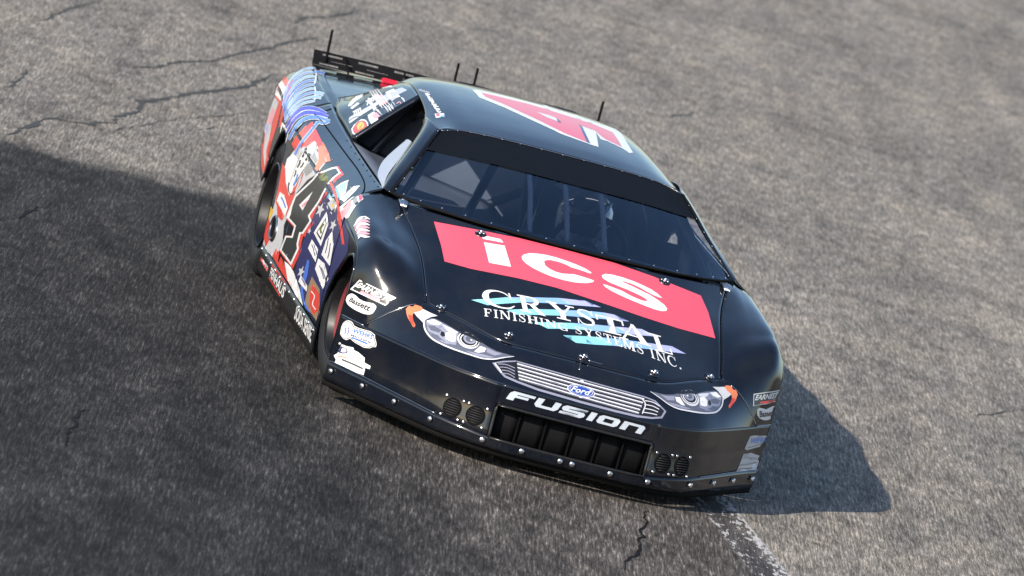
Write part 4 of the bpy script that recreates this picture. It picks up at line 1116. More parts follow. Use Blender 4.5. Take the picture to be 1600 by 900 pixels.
 ('roof_lettering','roof','T',[('p','white',0,[[(-.538,1.6752),(-.5373,1.6684),(-.5366,1.6609),(-.5357,1.6531),(-.5341,1.6477),(-.532,1.647),(-.53,1.6491),(-.5282,1.6517),(-.5265,1.6543),(-.5256,1.6786),(-.5274,1.6759),(-.5292,1.6733),(-.5305,1.6718),(-.5312,1.6719),(-.5318,1.6741),(-.5324,1.6791),(-.5331,1.6862),(-.5338,1.6932)]]),('p','white',0,[[(-.5403,1.6351),(-.5387,1.6301),(-.5371,1.6245),(-.5351,1.6195),(-.5329,1.6162),(-.5305,1.6157),(-.5279,1.6174),(-.5255,1.6198),(-.5232,1.6219),(-.5216,1.6497),(-.5241,1.6475),(-.5264,1.645),(-.5286,1.6433),(-.5302,1.6436),(-.5318,1.6459),(-.5334,1.6501),(-.535,1.6552),(-.5367,1.6605)]]),('p','white',0,[[(-.5389,1.5952),(-.5378,1.5909),(-.5366,1.587),(-.5356,1.5832),(-.5347,1.579),(-.5339,1.5743),(-.5332,1.569),(-.5325,1.5631),(-.5317,1.5574),(-.5278,1.5742),(-.5286,1.5798),(-.5294,1.5856),(-.5302,1.5914),(-.5312,1.5971),(-.5323,1.6022),(-.5335,1.6066),(-.5347,1.6106),(-.5358,1.6146)]]),('p','white',0,[[(-.5418,1.5648),(-.5401,1.5571),(-.5384,1.5493),(-.5365,1.5419),(-.5344,1.5358),(-.5322,1.532),(-.5299,1.5298),(-.5277,1.528),(-.5254,1.5264),(-.5236,1.5439),(-.5259,1.5452),(-.5282,1.5469),(-.5303,1.5489),(-.5322,1.5518),(-.5341,1.5573),(-.5358,1.5642),(-.5375,1.5718),(-.5393,1.5793)]]),('p','white',0,[[(-.542,1.5238),(-.5409,1.5144),(-.5397,1.5044),(-.5383,1.4945),(-.5362,1.4872),(-.5336,1.4855),(-.531,1.487),(-.5286,1.4894),(-.5262,1.4918),(-.5251,1.5163),(-.5276,1.5138),(-.53,1.5114),(-.5319,1.5101),(-.5333,1.5106),(-.5345,1.5145),(-.5355,1.5221),(-.5366,1.5319),(-.5378,1.5414)]]),('p','white',0,[[(-.5416,1.4853),(-.5398,1.481),(-.5379,1.4769),(-.5362,1.4726),(-.5344,1.4685),(-.5329,1.4641),(-.5314,1.4591),(-.5298,1.4538),(-.5282,1.4492),(-.5247,1.4701),(-.5263,1.4747),(-.528,1.4793),(-.5296,1.4844),(-.5313,1.4894),(-.5332,1.4939),(-.5352,1.4979),(-.5371,1.5022),(-.5389,1.5063)]]),('p','white',0,[[(-.5399,1.4461),(-.5385,1.443),(-.5372,1.4403),(-.5359,1.4378),(-.5349,1.4348),(-.534,1.4309),(-.5332,1.4259),(-.5324,1.4202),(-.5315,1.4148),(-.5276,1.4317),(-.5286,1.4368),(-.5295,1.4422),(-.5305,1.4477),(-.5317,1.453),(-.5331,1.4572),(-.5346,1.4602),(-.536,1.4627),(-.5374,1.4655)]]),('p','white',0,[[(-.543,1.4136),(-.5417,1.4044),(-.5405,1.3943),(-.5388,1.3848),(-.5366,1.3776),(-.5342,1.3746),(-.5316,1.3749),(-.5291,1.3759),(-.5268,1.3765),(-.5249,1.4029),(-.5273,1.4023),(-.5297,1.4013),(-.5317,1.401),(-.5332,1.4022),(-.5346,1.4069),(-.5359,1.4143),(-.5372,1.4235),(-.5386,1.4327)]]),('p','white',0,[[(-.5417,1.375),(-.5408,1.3673),(-.5399,1.3586),(-.5387,1.3498),(-.5367,1.3434),(-.534,1.3435),(-.5315,1.3467),(-.5293,1.3504),(-.5273,1.3534),(-.5269,1.3786),(-.529,1.3753),(-.5311,1.3718),(-.5327,1.3696),(-.5336,1.3693),(-.5343,1.3714),(-.5351,1.377),(-.5359,1.3852),(-.5369,1.3933)]]),('p','white',0,[[(-.5429,1.3441),(-.5408,1.3391),(-.5386,1.3337),(-.5363,1.3292),(-.5336,1.3266),(-.5309,1.326),(-.5282,1.3266),(-.5254,1.3282),(-.5226,1.3299),(-.5214,1.3473),(-.5243,1.3455),(-.527,1.3439),(-.5295,1.3433),(-.5318,1.3439),(-.5341,1.3462),(-.5364,1.3499),(-.5385,1.3552),(-.5406,1.3603)]]),('p','white',0,[[(-.5436,1.3089),(-.5415,1.302),(-.5394,1.2952),(-.5371,1.2894),(-.5345,1.2846),(-.532,1.2817),(-.5294,1.2802),(-.5266,1.2797),(-.524,1.279),(-.5221,1.2971),(-.5248,1.2978),(-.5274,1.2984),(-.5299,1.2996),(-.5321,1.3022),(-.5344,1.3065),(-.5366,1.312),(-.5388,1.3183),(-.5409,1.3253)]]),('p','white',0,[[(-.5416,1.269),(-.5401,1.2642),(-.5386,1.2589),(-.5368,1.254),(-.5347,1.2507),(-.5323,1.2503),(-.53,1.252),(-.5277,1.2542),(-.5256,1.256),(-.5246,1.2767),(-.5268,1.2748),(-.529,1.2727),(-.5308,1.2712),(-.5323,1.2714),(-.5337,1.2737),(-.5351,1.2777),(-.5366,1.283),(-.5381,1.288)]]),('p','white',0,[[(-.5423,1.2358),(-.541,1.2283),(-.5397,1.22),(-.538,1.2119),(-.5357,1.2066),(-.533,1.2059),(-.5304,1.2075),(-.528,1.2097),(-.5257,1.2115),(-.5245,1.2356),(-.5269,1.2337),(-.5292,1.2316),(-.5311,1.2303),(-.5324,1.2305),(-.5337,1.2333),(-.535,1.239),(-.5362,1.2471),(-.5376,1.255)]]),('p','white',0,[[(-.5364,1.6492),(-.5368,1.6078),(-.5368,1.5679),(-.5369,1.5286),(-.5372,1.4896),(-.5377,1.4543),(-.5383,1.419),(-.5389,1.3838),(-.5395,1.3486),(-.54,1.3146),(-.5403,1.2814),(-.5403,1.2496),(-.5403,1.2185),(-.5368,1.224),(-.5368,1.2552),(-.5367,1.2871),(-.5365,1.3199),(-.5362,1.353),(-.5356,1.388),(-.5349,1.4233),(-.5343,1.4589),(-.5338,1.4946),(-.5336,1.5341),(-.5335,1.5739),(-.5333,1.6142),(-.533,1.6557)]]),('p','white',0,[[(-.5538,1.2059),(-.5167,1.1884),(-.5215,1.1196),(-.559,1.1176)]]),('p','red',1,[[(-.5505,1.1903),(-.5366,1.1831),(-.5401,1.144),(-.5527,1.1442)]]),('p','sky',1,[[(-.5391,1.1434),(-.5185,1.1539),(-.5215,1.1216),(-.54,1.1178)]]),('p','white',0,[[(-.5503,1.7882),(-.5477,1.7927),(-.5451,1.7972),(-.5425,1.8017),(-.5399,1.8063),(-.5396,1.8168),(-.5423,1.8122),(-.5449,1.8075),(-.5475,1.803),(-.5501,1.7985)]]),('p','white',0,[[(-.5467,1.7674),(-.5441,1.7718),(-.5415,1.7763),(-.5389,1.7807),(-.5363,1.7854),(-.5361,1.7957),(-.5387,1.7911),(-.5413,1.7865),(-.5439,1.782),(-.5465,1.7776)]]),('p','white',0,[[(-.5431,1.7467),(-.5405,1.751),(-.5379,1.7555),(-.5353,1.7601),(-.5327,1.7648),(-.5325,1.7751),(-.5351,1.7704),(-.5377,1.7657),(-.5403,1.7612),(-.5429,1.7568)]]),('p','white',0,[[(-.5395,1.726),(-.5369,1.7306),(-.5343,1.7351),(-.5316,1.7397),(-.5289,1.7448),(-.5287,1.755),(-.5315,1.7499),(-.5341,1.7453),(-.5367,1.7407),(-.5393,1.7361)]]),('p','white',0,[[(-.5358,1.7057),(-.5332,1.7102),(-.5305,1.7152),(-.5278,1.7202),(-.5251,1.7252),(-.5249,1.7353),(-.5277,1.7303),(-.5304,1.7252),(-.5331,1.7203),(-.5357,1.7158)]]),('p','white',0,[[(-.5321,1.6857),(-.5294,1.6906),(-.5268,1.6955),(-.5239,1.7012),(-.5211,1.7069),(-.5209,1.717),(-.5238,1.7112),(-.5266,1.7056),(-.5293,1.7007),(-.532,1.6957)]]),('p','white',0,[[(-.5283,1.6661),(-.5256,1.6714),(-.5228,1.6771),(-.5199,1.6828),(-.517,1.6892),(-.5168,1.6992),(-.5198,1.6928),(-.5226,1.6871),(-.5254,1.6815),(-.5282,1.6761)]])],False,'small white script by the right rail'),
 ('grille_print','nose','H',[('p','lens',0,[[(-.4031,-.3027),(-.3572,-.2822),(-.3018,-.2655),(-.2635,-.2692),(-.2251,-.2724),(-.1865,-.2754),(-.1478,-.278),(-.0998,-.2807),(-.0515,-.2829),(-.003,-.2846),(.0457,-.2859),(.0946,-.2867),(.1437,-.2869),(.1911,-.2859),(.2388,-.2845),(.2867,-.2825),(.3353,-.2872),(.3889,-.3282),(.3689,-.3802),(.3188,-.4055),(.2532,-.4218),(.2001,-.4253),(.1471,-.4284),(.0955,-.4285),(.044,-.4282),(-.0073,-.4277),(-.056,-.4254),(-.1045,-.4229),(-.1529,-.4199),(-.201,-.4162),(-.2469,-.4072),(-.2925,-.3977),(-.3489,-.3785),(-.3802,-.3389)]]),('p','black',1,[[(-.3916,-.3042),(-.3515,-.2895),(-.3017,-.2734),(-.2634,-.2772),(-.2249,-.2803),(-.1863,-.2832),(-.1476,-.2857),(-.0996,-.2884),(-.0513,-.2906),(-.0028,-.2923),(.0458,-.2935),(.0947,-.2943),(.1438,-.2946),(.1903,-.2938),(.2369,-.2925),(.2838,-.2907),(.3293,-.296),(.3783,-.3309),(.3626,-.3722),(.3187,-.3946),(.2531,-.4087),(.1998,-.4119),(.1468,-.4147),(.0952,-.4149),(.0437,-.4146),(-.0077,-.4141),(-.0563,-.412),(-.1049,-.4096),(-.1532,-.4068),(-.2013,-.4032),(-.2457,-.3945),(-.29,-.3853),(-.3437,-.3678),(-.3721,-.3356)]]),('p','chrome',2,[[(-.2987,-.2878),(-.2263,-.2946),(-.1534,-.3004),(-.08,-.3046),(-.006,-.3073),(.0651,-.3087),(.1366,-.3088),(.2088,-.3074),(.2815,-.3051),(.2828,-.2979),(.2101,-.3003),(.1379,-.3017),(.0663,-.3017),(-.0048,-.3003),(-.0788,-.2976),(-.1522,-.2934),(-.2251,-.2876),(-.2974,-.2807)]]),('p','lens',2.4,[[(-.2981,-.294),(-.2256,-.3007),(-.1528,-.3064),(-.0793,-.3106),(-.0053,-.3133),(.0657,-.3146),(.1373,-.3147),(.2095,-.3134),(.2821,-.3111),(.2825,-.3087),(.2099,-.311),(.1377,-.3124),(.0661,-.3123),(-.005,-.3109),(-.0789,-.3082),(-.1524,-.3041),(-.2252,-.2984),(-.2977,-.2916)]]),('p','chrome',2,[[(-.2981,-.3101),(-.226,-.3168),(-.1536,-.3226),(-.0806,-.3267),(-.007,-.3295),(.063,-.3311),(.1335,-.3315),(.2045,-.3305),(.276,-.3286),(.2773,-.3215),(.2057,-.3235),(.1346,-.3245),(.0642,-.3242),(-.0058,-.3226),(-.0794,-.3198),(-.1524,-.3156),(-.2248,-.3099),(-.2969,-.3031)]]),('p','lens',2.4,[[(-.2974,-.3162),(-.2254,-.3228),(-.1529,-.3285),(-.0799,-.3326),(-.0063,-.3354),(.0637,-.337),(.1341,-.3374),(.2051,-.3364),(.2766,-.3346),(.277,-.3322),(.2055,-.3341),(.1345,-.3351),(.0641,-.3347),(-.0059,-.3331),(-.0795,-.3303),(-.1525,-.3262),(-.225,-.3205),(-.297,-.3138)]]),('p','chrome',2,[[(-.2962,-.3325),(-.225,-.3394),(-.1534,-.3453),(-.0812,-.3496),(-.0085,-.3525),(.0606,-.3542),(.13,-.3547),(.2001,-.3538),(.2706,-.3521),(.2718,-.3449),(.2013,-.3468),(.1312,-.3477),(.0617,-.3473),(-.0073,-.3457),(-.08,-.3427),(-.1522,-.3384),(-.2238,-.3325),(-.295,-.3256)]]),('p','lens',2.4,[[(-.2955,-.3386),(-.2243,-.3454),(-.1527,-.3512),(-.0805,-.3555),(-.0078,-.3584),(.0612,-.3601),(.1306,-.3606),(.2007,-.3598),(.2712,-.358),(.2716,-.3557),(.2011,-.3574),(.131,-.3583),(.0616,-.3578),(-.0074,-.3561),(-.0801,-.3532),(-.1523,-.3489),(-.2239,-.3431),(-.2951,-.3362)]]),('p','chrome',2,[[(-.2922,-.3528),(-.2221,-.3598),(-.1516,-.366),(-.0805,-.3706),(-.009,-.3738),(.0586,-.3758),(.1265,-.3769),(.1949,-.3766),(.2638,-.3754),(.2651,-.3682),(.1962,-.3695),(.1277,-.3698),(.0598,-.3688),(-.0077,-.3668),(-.0793,-.3636),(-.1504,-.3591),(-.2208,-.3529),(-.2909,-.3459)]]),('p','lens',2.4,[[(-.2915,-.3589),(-.2214,-.3659),(-.1509,-.372),(-.0798,-.3765),(-.0083,-.3797),(.0592,-.3818),(.1271,-.3828),(.1955,-.3826),(.2644,-.3815),(.2648,-.3791),(.1959,-.3802),(.1275,-.3805),(.0596,-.3794),(-.0079,-.3774),(-.0794,-.3742),(-.1505,-.3697),(-.221,-.3635),(-.2911,-.3566)]]),('p','chrome',2,[[(-.2871,-.3722),(-.2182,-.3792),(-.149,-.3854),(-.0792,-.3901),(-.009,-.3935),(.0572,-.3959),(.1237,-.3973),(.1907,-.3976),(.2581,-.397),(.2595,-.3897),(.192,-.3904),(.125,-.3903),(.0585,-.3889),(-.0077,-.3865),(-.0779,-.3831),(-.1477,-.3784),(-.217,-.3722),(-.2858,-.3652)]]),('p','lens',2.4,[[(-.2865,-.3784),(-.2176,-.3853),(-.1484,-.3915),(-.0785,-.3961),(-.0083,-.3995),(.0579,-.4018),(.1243,-.4033),(.1913,-.4036),(.2587,-.4031),(.2591,-.4006),(.1917,-.4012),(.1247,-.401),(.0583,-.3995),(-.0079,-.3971),(-.0781,-.3937),(-.1479,-.3891),(-.2171,-.3829),(-.286,-.376)]]),('p','lens',2,[[(-.3785,-.3085),(-.3703,-.3073),(-.362,-.3058),(-.3539,-.3046),(-.3459,-.3044),(-.3359,-.3059),(-.3259,-.3089),(-.3159,-.3124),(-.3057,-.3156),(-.3045,-.311),(-.3146,-.3079),(-.3247,-.3043),(-.3349,-.3013),(-.3454,-.2997),(-.3537,-.3),(-.362,-.3012),(-.3703,-.3026),(-.3785,-.3039)]]),('p','chrome',2,[[(.2856,-.3116),(.295,-.3102),(.3045,-.3085),(.3138,-.3073),(.3227,-.3071),(.3313,-.3085),(.3396,-.3111),(.348,-.3141),(.3564,-.3168),(.3583,-.3121),(.3499,-.3094),(.3415,-.3064),(.3329,-.3038),(.324,-.3023),(.3147,-.3024),(.3051,-.3037),(.2956,-.3054),(.2862,-.3068)]]),('p','lens',2,[[(-.3703,-.3252),(-.3629,-.3243),(-.3554,-.3232),(-.3481,-.3224),(-.341,-.3224),(-.332,-.3242),(-.3231,-.3274),(-.3142,-.3311),(-.3051,-.3345),(-.3038,-.33),(-.3128,-.3266),(-.3218,-.3229),(-.3309,-.3196),(-.3403,-.3178),(-.3478,-.3177),(-.3554,-.3186),(-.3628,-.3197),(-.3703,-.3206)]]),('p','chrome',2,[[(.2826,-.3357),(.2929,-.334),(.3032,-.3319),(.3134,-.3303),(.3233,-.3299),(.3305,-.3307),(.3376,-.3323),(.3447,-.3341),(.352,-.3357),(.3536,-.3309),(.3464,-.3293),(.3392,-.3276),(.3319,-.3259),(.3244,-.3251),(.3142,-.3255),(.3038,-.3272),(.2934,-.3292),(.2831,-.331)]]),('p','lens',2,[[(-.3622,-.3419),(-.3555,-.3413),(-.3488,-.3405),(-.3423,-.34),(-.336,-.3403),(-.3281,-.3424),(-.3203,-.3458),(-.3125,-.3498),(-.3046,-.3535),(-.3031,-.349),(-.311,-.3454),(-.3189,-.3414),(-.3269,-.3379),(-.3352,-.3357),(-.3419,-.3354),(-.3487,-.3359),(-.3554,-.3367),(-.362,-.3373)]]),('p','chrome',2,[[(.2795,-.3599),(.2907,-.3578),(.3019,-.3555),(.3129,-.3535),(.3238,-.3527),(.3297,-.3529),(.3356,-.3535),(.3415,-.3542),(.3475,-.3547),(.3489,-.3498),(.3429,-.3493),(.3369,-.3487),(.3309,-.3481),(.3247,-.3479),(.3136,-.3488),(.3024,-.3507),(.2911,-.3531),(.28,-.3551)]]),('p','lens',2,[[(-.3541,-.3586),(-.3482,-.3584),(-.3423,-.3579),(-.3366,-.3578),(-.3311,-.3583),(-.3243,-.3607),(-.3176,-.3644),(-.311,-.3686),(-.3042,-.3726),(-.3025,-.3682),(-.3092,-.3643),(-.3159,-.36),(-.3229,-.3562),(-.3301,-.3537),(-.336,-.3531),(-.342,-.3533),(-.3479,-.3537),(-.3537,-.3539)]]),('p','chrome',2,[[(.2763,-.3843),(.2882,-.3822),(.3002,-.3799),(.3122,-.3776),(.3242,-.3758),(.3289,-.3753),(.3336,-.3749),(.3383,-.3745),(.343,-.3739),(.3439,-.369),(.3392,-.3696),(.3344,-.37),(.3297,-.3704),(.3249,-.371),(.3129,-.3728),(.3008,-.375),(.2887,-.3774),(.2768,-.3795)]]),('p','chrome',2.5,[[(-.3936,-.3086),(-.3887,-.316),(-.3837,-.3233),(-.3789,-.3307),(-.3742,-.3383),(-.3716,-.3431),(-.369,-.3481),(-.3665,-.3532),(-.3639,-.3583),(-.3594,-.3532),(-.3619,-.3481),(-.3645,-.343),(-.3671,-.338),(-.3699,-.3329),(-.3746,-.3252),(-.3796,-.3177),(-.3846,-.3104),(-.3895,-.303)]]),('p','chrome',2.5,[[(.2708,-.3078),(.2745,-.3121),(.2783,-.3163),(.2816,-.3204),(.2839,-.3244),(.2852,-.338),(.2819,-.355),(.2765,-.374),(.272,-.3927),(.2765,-.3931),(.281,-.3746),(.2864,-.3553),(.29,-.3368),(.2885,-.3213),(.2856,-.3155),(.2819,-.311),(.2781,-.3068),(.2745,-.3026)]]),('p','black',2.6,[[(-.3028,-.2717),(-.3014,-.2861),(-.2999,-.3003),(-.2984,-.3143),(-.2967,-.3282),(-.2949,-.343),(-.293,-.3578),(-.2912,-.3728),(-.2894,-.3878),(-.2849,-.3857),(-.2867,-.3707),(-.2886,-.3558),(-.2905,-.341),(-.2923,-.3263),(-.294,-.3124),(-.2955,-.2984),(-.297,-.2842),(-.2983,-.2698)]]),('p','chrome',3,[[(.0555,-.3586),(.0506,-.3693),(.0401,-.3789),(.0249,-.3865),(.0065,-.3913),(-.0132,-.3928),(-.0324,-.3908),(-.0491,-.3856),(-.0617,-.3776),(-.0691,-.3678),(-.0705,-.357),(-.0657,-.3464),(-.0553,-.337),(-.0402,-.3296),(-.0218,-.325),(-.0021,-.3236),(.0171,-.3254),(.0339,-.3305),(.0467,-.3382),(.0541,-.3479)]]),('p','fordblue',4,[[(.051,-.3586),(.0466,-.3678),(.0369,-.3762),(.0228,-.3827),(.0058,-.3869),(-.0125,-.3881),(-.0303,-.3864),(-.0458,-.3819),(-.0577,-.375),(-.0646,-.3664),(-.066,-.3571),(-.0617,-.3479),(-.0521,-.3398),(-.0381,-.3334),(-.0211,-.3294),(-.0028,-.3282),(.015,-.3298),(.0307,-.3342),(.0426,-.3409),(.0496,-.3493)]]),('p','chrome',4.6,[[(.0453,-.3585),(.0415,-.3664),(.0328,-.3734),(.0202,-.3789),(.0048,-.3824),(-.0117,-.3835),(-.0278,-.382),(-.0419,-.3782),(-.0527,-.3723),(-.059,-.3651),(-.0604,-.3572),(-.0566,-.3494),(-.0479,-.3425),(-.0354,-.3371),(-.0201,-.3338),(-.0036,-.3327),(.0126,-.3342),(.0268,-.3379),(.0376,-.3436),(.044,-.3507)],[(.0427,-.3585),(.039,-.3659),(.0308,-.3726),(.0188,-.3779),(.0042,-.3812),(-.0115,-.3822),(-.0268,-.3808),(-.0402,-.3771),(-.0504,-.3716),(-.0565,-.3647),(-.0577,-.3573),(-.0541,-.3499),(-.0459,-.3433),(-.034,-.3382),(-.0195,-.335),(-.0038,-.334),(.0116,-.3354),(.025,-.3389),(.0353,-.3443),(.0414,-.3511)]]),('t','white',5,'Ford','im',[(-.0489,-.3401),(.0396,-.3408),(.0325,-.3748),(-.0558,-.374)]),('p','chrome',3,[[(.0023,-.2987),(.0002,-.3023),(-.0041,-.3045),(-.009,-.3044),(-.0125,-.3021),(-.0134,-.2985),(-.0113,-.2948),(-.007,-.2925),(-.0021,-.2926),(.0014,-.295)]]),('p','chrome',3,[[(-.0004,-.3931),(-.0025,-.3968),(-.0068,-.399),(-.0116,-.3989),(-.0152,-.3966),(-.0161,-.3929),(-.014,-.3893),(-.0097,-.3871),(-.0048,-.3871),(-.0013,-.3895)]])],False,'printed chrome grille with blue oval emblem'),
 ('nose_lettering','nose','F',[('t','silver',0,'F','wide',[(-.3096,.2983),(-.2016,.2982),(-.2163,.257),(-.324,.2564)]),('t','silver',0,'U','wide',[(-.1901,.2981),(-.0854,.2972),(-.1004,.2568),(-.2049,.257)]),('t','silver',0,'S','wide',[(-.0741,.2971),(.0344,.2957),(.0192,.256),(-.0892,.2567)]),('t','silver',0,'I','wide',[(.0501,.2955),(.0779,.2952),(.0626,.2557),(.0349,.2559)]),('t','silver',0,'O','wide',[(.0923,.295),(.1877,.2933),(.1721,.2545),(.077,.2556)]),('t','silver',0,'N','wide',[(.2019,.293),(.3038,.2907),(.2879,.2526),(.1863,.2543)])],False,'slanted silver capitals under the grille'),
